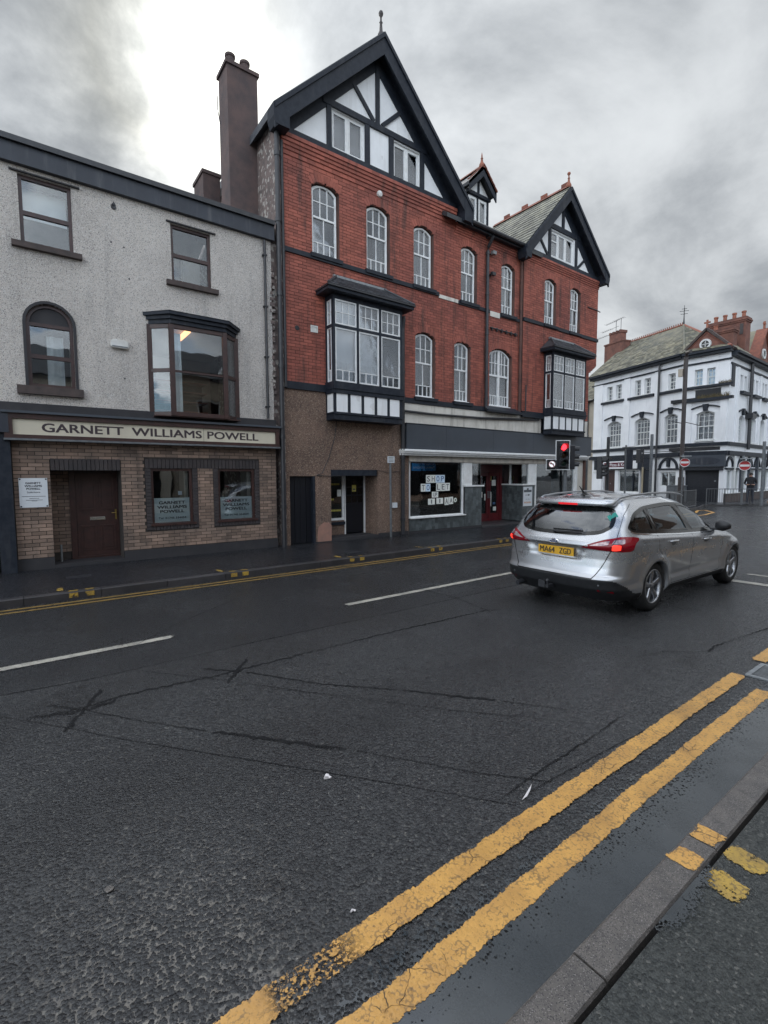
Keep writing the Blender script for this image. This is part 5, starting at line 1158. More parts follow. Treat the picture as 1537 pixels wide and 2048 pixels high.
sheet_of(9.74, 10.01, .905, 1.08, 'paper', 'I', 'square pale sheet second from the left in the lowest row of notices')
sheet_of(10.07, 10.24, .86, 1.09, 'paper', 'A', 'narrow upright sheet just right of the two square notices'); sheet_of(10.255, 10.43, .88, 1.10, 'paper', 'A', 'upright sheet beside the round green notice', tilt=.04)
r0 = root('round_notice', 'round greenish notice at the right end of the lowest row', 'notice', (10.52, 10.57, 1.0)); m_ = MB(F); lathe(m_, [(.001, .002), (.085, .002), (.085, 0)], (10.52, -.069, 1.0), 1, 18); m_.build('disc', 'green_bits', r0); m_ = MB(F); lathe(m_, [(.03, .0035), (.065, .0035)], (10.52, -.069, 1.0), 1, 18); m_.build('ring', 'paper', r0)
bs = root('blue_window_sign', 'blue sign seen in reverse inside the top corner of the shop window', 'sign', (9.2, 10.62, 2.0)); MB(F).box(8.80, 9.72, -.083, -.082, 1.885, 2.105).build('board', 'blue_sign', bs)
text('Beresford Adams', F, 8.86, 9.66, 1.95, 2.03, -.0815, 'pale_letter', bs, mirror=True)
ps = root('poster', 'white poster with black arrow and orange print right of the red door', 'poster', (13.95, 10.5, 1.02)); MB(F).box(13.71, 14.20, .004, .008, .68, 1.35).build('sheet', 'paper_white', ps)
MB(F).box(13.74, 14.16, .008, .0095, 1.16, 1.24).build('banner', 'print_grey', ps); MB(F).box(13.90, 14.0, .0081, .0097, 1.24, 1.30).build('emblem', 'print_grey', ps)
m_ = MB(F); m_.box(13.82, 13.98, .008, .0095, 1.055, 1.07); m_.ext([(13.98, 1.03), (14.08, 1.063), (13.98, 1.095)], .008, .0095); m_.build('arrow', 'letter_black', ps)
text('to let', F, 13.84, 14.06, .90, .94, .0095, 'print_grey', ps); text('INQUIRE', F, 13.76, 14.14, .77, .83, .0095, 'print_orange', ps, bold=.02)
pk = root('parking_sign', 'small white parking plate on a thin grey post outside the dark doorway', 'road sign', (7.82, 10.3, .1))
MB().tube([(7.84, 10.3, .1), (7.82, 10.3, 2.22)], .03, 10).build('post', 'steel_grey', pk); MB().box(7.70, 7.93, 10.255, 10.262, 2.09, 2.26).build('plate', 'paper_white', pk)
for z in (2.22, 2.185, 2.15, 2.115): MB().box(7.725, 7.90, 10.253, 10.2545, z, z+.014).build('print', 'print_grey' if z < 2.16 else 'green_bits', pk)
yn = root('door_notice', 'yellow notice taped to the black glazed door', 'notice', (7.19, 11.08, 1.42)); MB(FQ).box(7.125, 7.255, -.013, -.010, 1.32, 1.50).build('sheet', 'paper_yellow', yn); MB(FQ).box(7.15, 7.23, -.0098, -.009, 1.36, 1.40).build('print', 'print_grey', yn)

# ================================================================== CORNER BUILDING
CA, CB, CC, CD = (35.3, 20.6), (33.0, 13.45), (33.0, 10.95), (45, 11.35)
B3 = root('corner_building', 'white and black painted three storey corner building with mossy slate roof and red chimneys', 'building', (36, 14, .1))
FA, FB, FC = frame(CA, CB), frame(CB, CC), frame(CC, CD)
LA, LB, LC = 7.51, 2.5, 12.0
def csash(F_, a, c, z0, z1, rise=0, o=-.16, cols=3, cur=1, tall=False):
    op = Op(a, c, z0, z1, rise); f = MB(F_); f.ring(op.loop(), op.loop(.06), o-.05, o); zm = z0+(z1-z0)*(.5 if not tall else .48); f.box(a+.06, c-.06, o-.04, o-.005, zm-.03, zm+.03)
    w = f.build('sash_window', 'mould_white', B3)
    MB(F_).box(a+.05, c-.05, o-.03, o-.026, z0+.05, z1-rise*.8-.04).build('pane', 'old_glass', w)
    for k in range(1, cols): x = a+.06+(c-a-.12)*k/cols; MB(F_).box(x-.016, x+.016, o-.035, o-.008, z0+.05, z1-.06).build('glazing_bar', 'mould_white', w)
    for t in ((.25, .75) if not tall else (.66, .83, .24)): z = z0+(z1-z0)*t; MB(F_).box(a+.05, c-.05, o-.034, o-.010, z-.014, z+.014).build('glazing_bar', 'mould_white', w)
    if cur: drape(w, F_, a+.05, c-.05, z0+.05, z1-.1, o-.15, 1 if cur == 1 else cur)
    sl = MB(F_).box(a-.08, c+.08, -.1, .10, z0-.10, z0-.0).build('sill', 'mould_white', B3)
topA = [Op(1.30, 1.82, 7.20, 8.20), Op(2.15, 2.67, 7.20, 8.20), Op(3.85, 4.35, 7.16, 8.20), Op(4.64, 5.14, 7.16, 8.20), Op(6.48, 7.0, 7.14, 8.14)]
midA = [Op(1.46, 2.72, 3.76, 5.62, .22), Op(3.95, 5.19, 3.74, 5.60, .22), Op(6.30, 7.27, 3.76, 5.60, .16)]
gfA = [Op(1.2, 2.3, .1, 2.10), Op(2.6, 4.45, .5, 2.10), Op(4.5, 5.0, .1, 2.14), Op(6.17, 7.30, 1.0, 1.92)]
topB = [Op(.66, 1.10, 7.12, 8.08), Op(1.32, 1.76, 7.08, 8.06)]; midB = [Op(.86, 1.84, 3.84, 5.55, .16)]; gfB = [Op(.33, 2.40, .1, 2.05)]
topC = [Op(x, x+.5, 6.8, 7.75) for x in (1.9, 2.65, 4.2, 4.9, 6.2, 6.9, 8.6, 9.3)]; midC = [Op(x, x+1.05, 3.75, 5.35, .2) for x in (2.0, 4.3, 6.2, 8.5)]; gfC = [Op(x, x+.9, .75, 2.02) for x in (.15, 1.5, 3.0, 4.6, 6.2, 7.8)]
for F_, l, ops in ((FA, LA, topA+midA+gfA), (FB, LB, topB+midB+gfB), (FC, LC, topC+midC+gfC)):
    rowwall(F_, 0, l, .1, 8.95, ops, -.3, 0).build('wall', 'white_paint', B3)
for F_, ops, cols in ((FA, topA, 2), (FB, topB, 2), (FC, topC, 2)):
    for o_ in ops: csash(F_, o_.a, o_.b, o_.z0, o_.z1, 0, cols=2)
for F_, ops in ((FA, midA), (FB, midB), (FC, midC)):
    for i, o_ in enumerate(ops):
        csash(F_, o_.a+.05, o_.b-.05, o_.z0, o_.z1, o_.rise, cols=4 if o_.b-o_.a > 1.1 else 3, tall=True, cur=1 if i != 2 else 5)
        c = (o_.a+o_.b)/2; w = (o_.b-o_.a)/2+.28; z = o_.z1+.13
        pts = [(c-w+2*w*k/10, z+.17*(1-((k-5)/5)**2)) for k in range(11)]
        mb = MB(F_)
        for p, q in zip(pts, pts[1:]): mb.ext([p, q, (q[0], q[1]+.07), (p[0], p[1]+.07)], 0, .10)
        mb.build('hood_moulding', 'black_paint', B3)
        MB(F_).ext([(c-.10, z-.12), (c+.10, z-.12), (c+.15, z+.28), (c-.15, z+.28)], 0, .14).build('keystone', 'black_paint', B3)
def cband(F_, a, b, z0, z1, o, m='black_paint'): MB(F_).box(a, b, -.05, o, z0, z1).build('cornice' if o > .2 else 'string_course', m, B3)
for F_, a, b, dz in ((FA, -.2, LA+.05, 0), (FB, .05, LB+.1, -.06), (FC, .1, LC, -.3)):
    dzt = dz*.5
    cband(F_, a, b, 8.88+dz, 9.02+dz, .30); cband(F_, a, b, 9.021+dz, 9.16+dz, .42); cband(F_, a, b, 8.44+dz, 8.54+dz, .07); cband(F_, a, b, 3.46, 3.66, .12); cband(F_, a, b, 2.88, 3.14, .16)
for a, b, z in ((.85, 3.02, 7.04), (3.35, 5.49, 7.02), (5.86, 7.5, 7.0)): MB(FA).box(a, b, -.02, .14, z-.08, z+.08).build('sill', 'black_paint', B3)
for a, b in ((1.8, 3.3), (4.1, 5.5), (6.1, 7.5), (8.5, 9.9)): MB(FC).box(a, b, -.02, .22, 6.60, 6.76).build('sill', 'black_paint', B3)
for z0, z1 in ((6.92, 7.06), (6.14, 6.30)): MB(FB).box(.1, 2.75, -.05, .22, z0, z1).build('ledge', 'black_paint', B3)
MB(FB).box(.75, 2.1, -.02, .02, 6.36, 6.84).build('sign_recess', 'black_door', B3)
MB(FC).box(.25, .75, -.02, .06, 6.9, 8.2).build('sign_board', 'black_paint', B3)
for a, b in ((.1, .95), (2.95, 3.5), (5.55, 5.8)): MB(FA).box(a, b, 0, .09, 3.66, 8.44).build('pilaster', 'white_paint', B3)
MB(FB).box(.1, .6, 0, .07, 3.66, 6.14).build('pilaster', 'white_paint', B3); MB(FB).box(2.1, 2.45, 0, .08, 3.66, 6.14).build('pilaster', 'white_paint', B3)
for x in (1.2, 3.7, 5.6, 7.9): MB(FC).box(x, x+.35, 0, .09, 3.66, 8.1).build('pilaster', 'white_paint', B3)
def grass_tuft(F_, a, b, z, n, h, o=.1):
    mb = MB(F_)
    for k in range(n):
        x = random.uniform(a, b); t = random.uniform(-.12, .12); hh = h*random.uniform(.4, 1); oo = o+random.uniform(-.08, .1)
        mb.f.append((mb.P(x-.012, oo, z), mb.P(x+.012, oo, z), mb.P(x+t, oo+random.uniform(-.1, .15), z+hh)))
    mb.build('weeds', 'dry_grass', B3, kind='stuff', recalc=False)
grass_tuft(FB, .9, 2.6, 6.30, 260, .30); grass_tuft(FB, 2.0, 2.6, 7.05, 90, .25); grass_tuft(FA, 1.3, 2.2, 2.9, 30, .25, .18)
for F_, x, z0 in ((FA, 5.93, .1), (FC, 3.45, 3.3)):
    MB(F_).tube([(x, .16, z0), (x, .16, 8.9)], .07 if F_ is FA else .10, 8).build('downpipe', 'dark_metal', B3)
MB(FC).box(3.1, 3.8, .0, .4, 5.2, 5.5).build('hopper', 'dark_metal', B3)
# ground floor of the left wing: takeaway, arch, window
MB(FA).box(.35, 5.5, -.02, .14, 2.12, 2.86).build('fascia', 'black_paint', B3)
MB(FA).box(.35, 1.14, -.0, .12, .1, 1.98).build('pilaster', 'white_paint', B3); MB(FA).box(.3, 1.18, -.0, .17, 1.9, 2.02).build('capital', 'mould_white', B3)
d = MB(FA).box(1.2, 2.3, -.2, -.15, .1, 2.1).build('door', 'brown_timber', B3); m_ = MB(FA); lathe(m_, [(.001, .03), (.03, .02), (.03, 0)], (1.75, -.15, 1.1), 1, 8); m_.build('handle', 'chrome', d)
w = MB(FA).ring([(2.6, .5), (4.45, .5), (4.45, 2.1), (2.6, 2.1)], [(2.68, .58), (4.37, .58), (4.37, 2.02), (2.68, 2.02)], -.18, -.08).build('shop_window', 'mould_white', B3)
MB(FA).box(3.84, 3.90, -.18, -.07, .58, 2.02).build('mullion', 'black_timber', w); MB(FA).box(2.68, 4.37, -.17, -.09, 1.86, 1.90).build('transom', 'mould_white', w)
MB(FA).box(2.68, 4.37, -.14, -.135, .58, 2.02).build('pane', 'glass', w); MB(FA).box(2.70, 4.35, -.3, -.29, .58, 1.84).build('blind', 'teal_film', w)
MB(FA).box(4.5, 5.0, -.25, -.2, .1, 2.14).build('door', 'black_door', B3)
MB(FA).box(5.05, 5.45, .0, .1, .1, 2.1).build('pilaster', 'black_paint', B3); MB(FA).box(5.46, 5.85, 0, .08, .1, 2.1).build('pilaster', 'mould_white', B3)
mb = MB(FA); c, r = 6.77, .70
A_ = [(c+math.cos(t)*r, 2.15+math.sin(t)*r) for t in [math.pi*k/14 for k in range(15)]]; Bq = [(c+math.cos(t)*(r-.13), 2.15+math.sin(t)*(r-.13)) for t in [math.pi*k/14 for k in range(15)]]
for k in range(14): mb.ext([A_[k], A_[k+1], Bq[k+1], Bq[k]], 0, .10)
mb.build('arch_moulding', 'black_paint', B3); MB(FA).box(6.68, 6.88, 0, .13, 2.25, 2.75).build('keystone', 'black_paint', B3)
MB(FA).box(6.0, 7.6, 0, .09, 2.05, 2.15).build('string_course', 'black_paint', B3)
w = MB(FA).ring([(6.17, 1.0), (7.30, 1.0), (7.30, 1.92), (6.17, 1.92)], [(6.23, 1.06), (7.24, 1.06), (7.24, 1.86), (6.23, 1.86)], -.15, -.05).build('window', 'mould_white', B3)
MB(FA).box(6.71, 6.77, -.14, -.045, 1.06, 1.86).build('mullion', 'mould_white', w); MB(FA).box(6.23, 7.24, -.11, -.1, 1.06, 1.86).build('pane', 'glass', w)
# middle: fascia and roller shutter
MB(FB).box(.36, 2.52, -.02, .18, 2.22, 2.90).build('fascia', 'grey_fascia', B3)
m_ = MB(FB); m_.ext([(1.45+math.cos(2*math.pi*k/24)*.85, 2.56+math.sin(2*math.pi*k/24)*.22) for k in range(24)], .17, .192); m_.build('oval_board', 'dark_fascia', B3)
s_ = MB(FB).box(.33, 2.40, -.25, -.2, .1, 2.05).build('roller_shutter', 'shutter', B3)
for k in range(19): MB(FB).box(.34, 2.39, -.2, -.185, .12+k*.1, .205+k*.1).build('slat', 'shutter', s_)
MB(FB).box(.32, 2.42, -.1, .12, 2.0, 2.2).build('shutter_box', 'shutter', s_); m_ = MB(FB); lathe(m_, [(.001, .03), (.05, .02), (.05, 0)], (1.95, -.18, 1.35), 1, 10); m_.build('lock', 'galvanised', s_)
for o_ in gfC:
    w = MB(FC).ring(o_.loop(), o_.loop(.06), -.15, -.05).build('window', 'mould_white', B3); MB(FC).box(o_.a+.05, o_.b-.05, -.12, -.11, o_.z0+.05, o_.z1-.05).build('pane', 'glass', w)
    MB(FC).box((o_.a+o_.b)/2-.03, (o_.a+o_.b)/2+.03, -.14, -.04, o_.z0+.05, o_.z1-.05).build('mullion', 'mould_white', w); MB(FC).box(o_.a+.06, o_.b-.06, -.3, -.29, o_.z0, o_.z1).build('blind', 'teal_film', w)
MB(FC).box(-.02, LC, -.02, .06, .1, .60).build('plinth', 'brown_stone', B3); cband(FC, 0, LC, .60, .66, .10, 'mould_white'); cband(FC, 0, LC, 2.04, 2.14, .12)
for x in (.6, 2.7, 4.3, 5.9, 7.5): 
    mb = MB(FC); A_ = [(x+math.cos(t)*.62, 2.2+math.sin(t)*.62) for t in [math.pi*k/12 for k in range(13)]]; Bq = [(x+math.cos(t)*.48, 2.2+math.sin(t)*.48) for t in [math.pi*k/12 for k in range(13)]]
    for k in range(12): mb.ext([A_[k], A_[k+1], Bq[k+1], Bq[k]], 0, .09)
    mb.build('arch_moulding', 'black_paint', B3)
for x in (1.15, 2.55, 4.1, 5.7, 7.3): MB(FC).box(x, x+.22, 0, .14, .66, 2.86).build('pilaster', 'grey_fascia' if x > 2 else 'mould_white', B3)
# sides, inside
def world_box(x0, x1, y0, y1, z0, z1, n, m, p, k=None): return MB().box(x0, x1, y0, y1, z0, z1).build(n, m, p, kind=k)
MB(FA).box(.0, LA, -3.2, -3.1, .1, 8.8).build('inner_wall', 'interior', B3); MB(FC).box(2.5, LC, -3.2, -3.1, .1, 8.6).build('inner_wall', 'interior', B3)
for z in (3.2, 6.2): MB(FA).box(0, LA, -3.1, -.31, z, z+.2).build('floor', 'interior', B3); MB(FC).box(0, LC, -3.1, -.31, z, z+.2).build('floor', 'interior', B3)
MB(FA).box(0, .2, -7, -.31, .1, 9.0).build('side_wall', 'house_render', B3); MB(FC).box(LC-.2, LC, -8, -.31, .1, 8.7).build('side_wall', 'white_paint', B3)
# roofs
e0 = Vector(FA(-.25, .42, 9.15)); e1 = Vector(FA(LA+.3, .30, 9.15)); rg0 = Vector(FA(-.9, -4.0, 12.3)); rg1 = Vector(FA(4.05, -4.0, 12.3)); cc = Vector(FB(LB+.1, .3, 9.1)); far = Vector(FC(7.5, -5.5, 9.2)); bk0 = Vector(FA(-.9, -8.3, 9.15)); bk1 = Vector(FA(4.0, -8.3, 9.15))
mb = MB(); mb.v = [e0, e1, rg1, rg0, cc, Vector(FC(3.8, .3, 8.9)), bk0, bk1]
mb.f = [(0, 1, 2, 3), (1, 4, 2), (4, 5, 2), (3, 2, 7, 6), (2, 5, 7)]; rf = mb.build('roof', 'mossy_slate', B3)
U = e1-e0; V_ = rg0-e0
slates(rf, e0+Vector((0, 0, .01)), U, V_, 36, 24, 'mossy_slate', 0, stuff=True, thick=.012, skip=lambda u, v: u*U.length+(rg0-e0).dot(U.normalized())*v > U.length-(U.length-(rg1-e0).dot(U.normalized()))*v-.0)
Uh = cc-e1; Vh = rg1-e1
slates(rf, e1+Vector((0, 0, .01)), Uh, (rg1-(e1+cc)/2), 12, 22, 'mossy_slate', 0, stuff=True, thick=.012, skip=lambda u, v: u < v/2*1.0 or u > 1-v/2)
for k in range(28):
    p = rg0.lerp(rg1, k/28); q = rg0.lerp(rg1, (k+.9)/28); mb = MB(); mb.tube([p, q], .09, 6); mb.tube([p.lerp(q, .5)+Vector((0, 0, .05)), p.lerp(q, .5)+Vector((0, 0, .20))], .035, 5); mb.build('ridge_tile', 'ridge_tile', rf)
MB().tube([e1, rg1], .08, 6).build('hip_tile', 'mossy_slate', rf); MB().tube([cc, rg1], .08, 6).build('hip_tile', 'ridge_tile', rf)
m_ = MB(); m_.tube([rg1, rg1+Vector((0, 0, .5)), rg1+Vector((0, 0, 1.35))], [.07, .035, .015], 8)
for z, s_ in ((.75, .22), (.95, .28), (1.1, .16)):
    for a in (0, math.pi/2): v = Vector((math.cos(a+.5), math.sin(a+.5), 0))*s_; m_.tube([rg1+Vector((0, 0, z))-v, rg1+Vector((0, 0, z))+v], .018, 5)
m_.build('finial', 'dark_metal', rf)
# corner pediment
tr = [(-.1, 9.12), (2.55, 9.02), (1.22, 10.28)]
MB(FB).ext(tr, -.35, .02).build('pediment', 'chimney_brick', B3); pd = [o for o in COL.objects if o.name.startswith('pediment')][-1]
for p, q in (((-.22, 9.08), (1.22, 10.40)), ((2.66, 8.98), (1.22, 10.40))): MB(FB).bar(p, q, .13, -.36, .12).build('coping', 'brown_stone', pd); MB(FB).bar((p[0]*.86+.17, p[1]*.9+.98), (1.22, 10.18), .05, .0, .06).build('coping_strip', 'ridge_tile', pd)
m_ = MB(FB); lathe(m_, [(.21, .0), (.21, .08), (.30, .08), (.32, 0)], (1.18, .02, 9.5), 1, 20); m_.build('window_ring', 'mould_white', pd); m_ = MB(FB); lathe(m_, [(.001, .03), (.21, .03)], (1.18, .02, 9.5), 1, 20); m_.build('pane', 'car_gloss_black', pd)
MB(FB).box(1.165, 1.195, .03, .07, 9.3, 9.7).build('glazing_bar', 'mould_white', pd); MB(FB).box(.98, 1.38, .03, .07, 9.485, 9.515).build('glazing_bar', 'mould_white', pd)
p0 = FB(1.22, 0, 10.36); m_ = MB(); m_.tube([p0, (p0[0], p0[1], p0[2]+.55)], .06, 8); m_.box(p0[0]-.05, p0[0]+.05, p0[1]-.16, p0[1]+.16, p0[2]+.36, p0[2]+.44); m_.build('finial', 'terracotta', pd)
mb = MB(FB)
for p in ((-.2, -.3, 9.08), (1.22, -.3, 10.36), (1.22, -3.0, 10.36), (-.2, -3.0, 9.3), (2.66, -.3, 8.98), (2.66, -3.0, 9.0)): mb.P(*p)
mb.f = [(0, 1, 2, 3), (1, 4, 5, 2)]; mb.build('pediment_roof', 'mossy_slate', pd)
# chimneys
def stack(F_, a, b, o0, o1, z0, z1, n, par=B3, ph=.42):
    c = MB(F_).box(a, b, o0, o1, z0, z1); c = c.build('chimney', 'chimney_brick', par)
    for k, (dz, g) in enumerate(((0, .05), (.10, .09), (.2, .05))): MB(F_).box(a-g, b+g, o0-g, o1+g, z1+dz, z1+dz+.095).build('corbel', 'chimney_brick', c)
    for k in range(n): m_ = MB(F_); p = (a+(b-a)*(k+.5)/n, (o0+o1)/2, z1+.3); lathe(m_, [(.14, 0), (.11, .03), (.10, ph*.75), (.13, ph*.8), (.13, ph), (.08, ph)], p, 2, 12); m_.build('chimney_pot', 'terracotta', c, smooth=False)
    for x in (a+.12, b-.3):
        if n > 2: MB(F_).box(x, x+.18, o1, o1+.03, z1-.75, z1-.1).build('recess', 'brown_pole', c)
    return c
stack(FB, .35, 2.35, -3.4, -2.6, 8.8, 11.05, 4); stack(FB, 1.35, 2.15, -1.9, -1.3, 8.8, 10.25, 0)
c = stack(FB, .75, 1.35, -2.0, -1.5, 8.8, 10.3, 1, ph=.3)
c1 = MB(FA).box(-2.0, -.15, -3.5, -2.7, 9.0, 12.2).build('chimney', 'chimney_brick', B3); MB(FA).box(-1.62, -.5, -3.4, -2.8, 12.2, 12.95).build('upper_stack', 'chimney_brick', c1)
for x in (-1.62, -1.28, -.93, -.6): MB(FA).box(x, x+.17, -3.45, -2.75, 12.95, 13.15).build('battlement', 'chimney_brick', c1)
MB(FA).box(-2.05, -.1, -3.55, -2.65, 12.2, 12.3).build('corbel', 'chimney_brick', c1)
ae = root('tv_aerial', 'thin television aerials on the red chimney left of the mossy roof', 'aerial', FA(-1.2, -3.1, 13.15))
mb = MB(FA)
for x in (-1.25, -.75): mb.tube([(x, -3.1, 12.9), (x, -3.1, 14.1)], .02, 5)
mb.build('mast', 'dark_metal', ae); mb = MB(FA)
for x, z, l in ((-1.25, 14.05, 1.1), (-.75, 14.1, .7), (-1.25, 13.55, 1.5), (-1.25, 13.15, 1.9)):
    mb.tube([(x-l, -3.1, z-.03), (x+.3, -3.1, z+.03)], .014, 4)
    for k in range(6): mb.tube([(x-l+k*.2, -3.28, z), (x-l+k*.2, -2.92, z)], .008, 4)
mb.build('rods', 'dark_metal', ae)
# right wing: roof and gable
mb = MB(FC)
for p in ((.3, .35, 8.85), (12, .35, 8.85), (12, -4.5, 11.3), (5.2, -4.5, 11.3)): mb.P(*p)
mb.f = [(0, 1, 2, 3)]; rf2 = mb.build('roof', 'mossy_slate', B3)
slates(rf2, FC(1.0, .30, 8.88), Vector(FC(8, .3, 8.88))-Vector(FC(1, .3, 8.88)), Vector(FC(1, -4.5, 11.33))-Vector(FC(1, .3, 8.88)), 34, 20, 'mossy_slate', 0, stuff=True, thick=.012, skip=lambda u, v: 1+7*u < .3+4.9*v)
g2 = MB(FC).ext([(4.3, 8.8), (7.8, 8.8), (6.05, 11.05)], -.4, .05).build('gable', 'chimney_brick', B3)
for p, q in (((4.2, 8.7), (6.05, 11.15)), ((7.9, 8.7), (6.05, 11.15))): MB(FC).bar(p, q, .14, -.4, .2).build('coping', 'ridge_tile', g2)
m_ = MB(FC); lathe(m_, [(.22, .0), (.22, .08), (.32, .08), (.34, 0)], (5.95, .05, 9.55), 1, 20); m_.build('window_ring', 'mould_white', g2); m_ = MB(FC); lathe(m_, [(.001, .03), (.22, .03)], (5.95, .05, 9.55), 1, 20); m_.build('pane', 'car_gloss_black', g2)
mb = MB(FC)
for p in ((4.2, -.3, 8.75), (6.05, -.3, 11.15), (6.05, -4.4, 11.25), (4.0, -3.5, 10.6), (7.9, -.3, 8.75), (8, -3.5, 10.6)): mb.P(*p)
mb.f = [(0, 1, 2, 3), (1, 4, 5, 2)]; mb.build('gable_roof', 'mossy_slate', g2)
p0 = FC(6.05, 0, 11.15); m_ = MB(); m_.tube([p0, (p0[0], p0[1], p0[2]+.5)], .07, 8); m_.box(p0[0]-.16, p0[0]+.16, p0[1]-.05, p0[1]+.05, p0[2]+.32, p0[2]+.4); m_.build('finial', 'terracotta', g2)
tg = root('takeaway_sign', 'white sign with a maroon panel above the brown takeaway door', 'shop sign', FA(2.7, .15, 2.4))
MB(FA).box(.98, 4.43, .14, .19, 2.18, 2.72).build('board', 'sign_white', tg); MB(FA).ext([(1.2, 2.40), (1.5, 2.30), (3.6, 2.30), (3.9, 2.40), (3.9, 2.52), (3.6, 2.63), (1.5, 2.63), (1.2, 2.52)], .188, .196).build('panel', 'maroon', tg)
text('Bella Pizza & Kebab', FA, 1.30, 3.85, 2.37, 2.57, .1975, 'sign_white', tg, bold=.01)
# cream house beyond
B4 = root('cream_rendered_house', 'plain cream rendered house with mossy roof left of the corner building', 'house', (36, 23, .1))
F4 = lambda s, o, z: FA(s-6.1, o-.25, z)
MB(F4).box(0, 6.08, -.3, 0, .1, 7.55).build('wall', 'house_render', B4)
mb = MB(F4)
for p in ((-.2, .3, 7.5), (6.2, .3, 7.5), (6.2, -4.2, 10.4), (-.2, -4.2, 10.4), (6.2, -8.6, 7.5), (-.2, -8.6, 7.5)): mb.P(*p)
mb.f = [(0, 1, 2, 3), (3, 2, 4, 5), (1, 4, 2), (0, 3, 5)]; r4 = mb.build('roof', 'pale_slate', B4)
slates(r4, F4(-.2, .31, 7.52), Vector(F4(6.2, .3, 7.5))-Vector(F4(-.2, .3, 7.5)), Vector(F4(0, -4.2, 10.4))-Vector(F4(0, .3, 7.5)), 26, 20, 'mossy_slate', 0, stuff=True, thick=.012)
MB(F4).tube([(-.2, .32, 7.5), (6.1, .32, 7.5)], .07, 6).build('gutter', 'dark_metal', B4); MB(F4).tube([(5.3, .1, 7.5), (5.3, .1, .1)], .06, 6).build('downpipe', 'dark_metal', B4)
for x in (.8, 3.6):
    w = MB(F4).ring([(x, 4.2), (x+1, 4.2), (x+1, 5.8), (x, 5.8)], [(x+.08, 4.28), (x+.92, 4.28), (x+.92, 5.72), (x+.08, 5.72)], 0, .04).build('window', 'mould_white', B4); MB(F4).box(x+.08, x+.92, .005, .012, 4.28, 5.72).build('pane', 'car_gloss_black', w)
sw_ = MB(F4).box(.3, 4.9, 0, .06, .4, 2.4).build('shop_window', 'black_door', B4); MB(F4).box(3.0, 4.6, .06, .09, 1.95, 2.03).build('strip_light', 'window_light', sw_); MB(F4).box(.3, 5.0, 0, .12, 2.41, 2.9).build('fascia', 'dark_fascia', B4)
m_ = MB(F4); lathe(m_, [(.001, -.05), (.25, .05), (.28, .07)], (5.0, .5, 7.9), 1, 14); m_.build('dish', 'dark_metal', B4)

# ================================================================== STREET FURNITURE
def sig_head(mb_p, c, yaw_, hood=True, on='red', name_par=None, back=True, scale=1.):
    """three-lamp signal head; front faces direction yaw_ (deg, 0 = -Y, positive turns towards -X)"""
    a = R(yaw_); fx, fy = -math.sin(a), -math.cos(a); rx, ry = math.cos(a), -math.sin(a)
    Fh = lambda s, o, z: (c[0]+rx*s*scale+fx*o*scale, c[1]+ry*s*scale+fy*o*scale, c[2]+z*scale)
    MB(Fh).box(-.13, .13, -.18, .0, -.40, .40).build('head', 'dark_metal', name_par, bevel=.015)
    if back:
        mb = MB(Fh); mb.box(-.215, .215, -.10, -.085, -.47, .47); mb.build('backboard', 'car_black', name_par)
        mb = MB(Fh); mb.ring([(-.235, -.49), (.235, -.49), (.235, .49), (-.235, .49)], [(-.212, -.467), (.212, -.467), (.212, .467), (-.212, .467)], -.101, -.08); mb.build('backboard_edge', 'sign_white', name_par)
    for k, (z, nm) in enumerate(((.26, 'red'), (0, 'amber'), (-.26, 'green'))):
        m_ = MB(Fh); lathe(m_, [(.001, .03), (.06, .022), (.10, .0)], (0, .0, z), 1, 18); m_.build('lens', 'lamp_red_on' if (nm == 'red' and on == 'red') else f'lamp_{nm}_off' if nm != 'red' else 'lamp_lens_red', name_par)
        m_ = MB(Fh); n = 14
        for j in range(n+1):
            t = math.pi*(-.12+1.24*j/n)
            for o in (0, .20): m_.P(math.cos(t)*.112, o*(1 if math.sin(t) > .3 else .75), z+math.sin(t)*.112)
            for o in (.20, 0): m_.P(math.cos(t)*.120, o*(1 if math.sin(t) > .3 else .75), z+math.sin(t)*.120)
        for j in range(n):
            for q in range(4): m_.f.append((4*j+q, 4*j+(q+1) % 4, 4*j+4+(q+1) % 4, 4*j+4+q))
        m_.build('hood', 'car_black', name_par)
    return Fh
tl = root('traffic_light', 'traffic light showing red with a no left turn box, before the grey fascia', 'traffic light', (12.9, 8.5, .1))
MB().tube([(13.12, 8.52, .1), (13.12, 8.52, 2.8)], .057, 14).build('pole', 'steel_grey', tl)
Fh = sig_head(None, (12.83, 8.40, 2.34), 38, name_par=tl, scale=.9)
mb = MB(Fh); mb.box(-.52, -.235, -.10, -.085, -.47, -.14); mb.build('arrow_backboard', 'car_black', tl); mb = MB(Fh); mb.ring([(-.54, -.49), (-.20, -.49), (-.20, -.12), (-.54, -.12)], [(-.517, -.467), (-.2, -.467), (-.2, -.143), (-.517, -.143)], -.101, -.08); mb.build('backboard_edge', 'sign_white', tl)
MB(Fh).box(-.52, -.2, -.16, -.0, -.44, -.17).build('arrow_box', 'car_black', tl)
m_ = MB(Fh); lathe(m_, [(.001, .006), (.105, .006), (.105, 0)], (-.37, .0, -.30), 1, 22); m_.build('arrow_disc', 'arrow_white', tl)
m_ = MB(Fh); lathe(m_, [(.088, .006), (.105, .006), (.107, 0)], (-.37, .0, -.30), 1, 22); m_.build('arrow_ring', 'sign_red', tl)
m_ = MB(Fh); m_.ext([(-.335, -.375), (-.31, -.375), (-.31, -.285), (-.385, -.26), (-.375, -.235), (-.45, -.265), (-.405, -.32), (-.395, -.292), (-.335, -.305)], .006, .011); m_.build('arrow', 'letter_black', tl); MB(Fh).bar((-.435, -.235), (-.305, -.365), .018, .008, .013).build('bar', 'sign_red', tl)
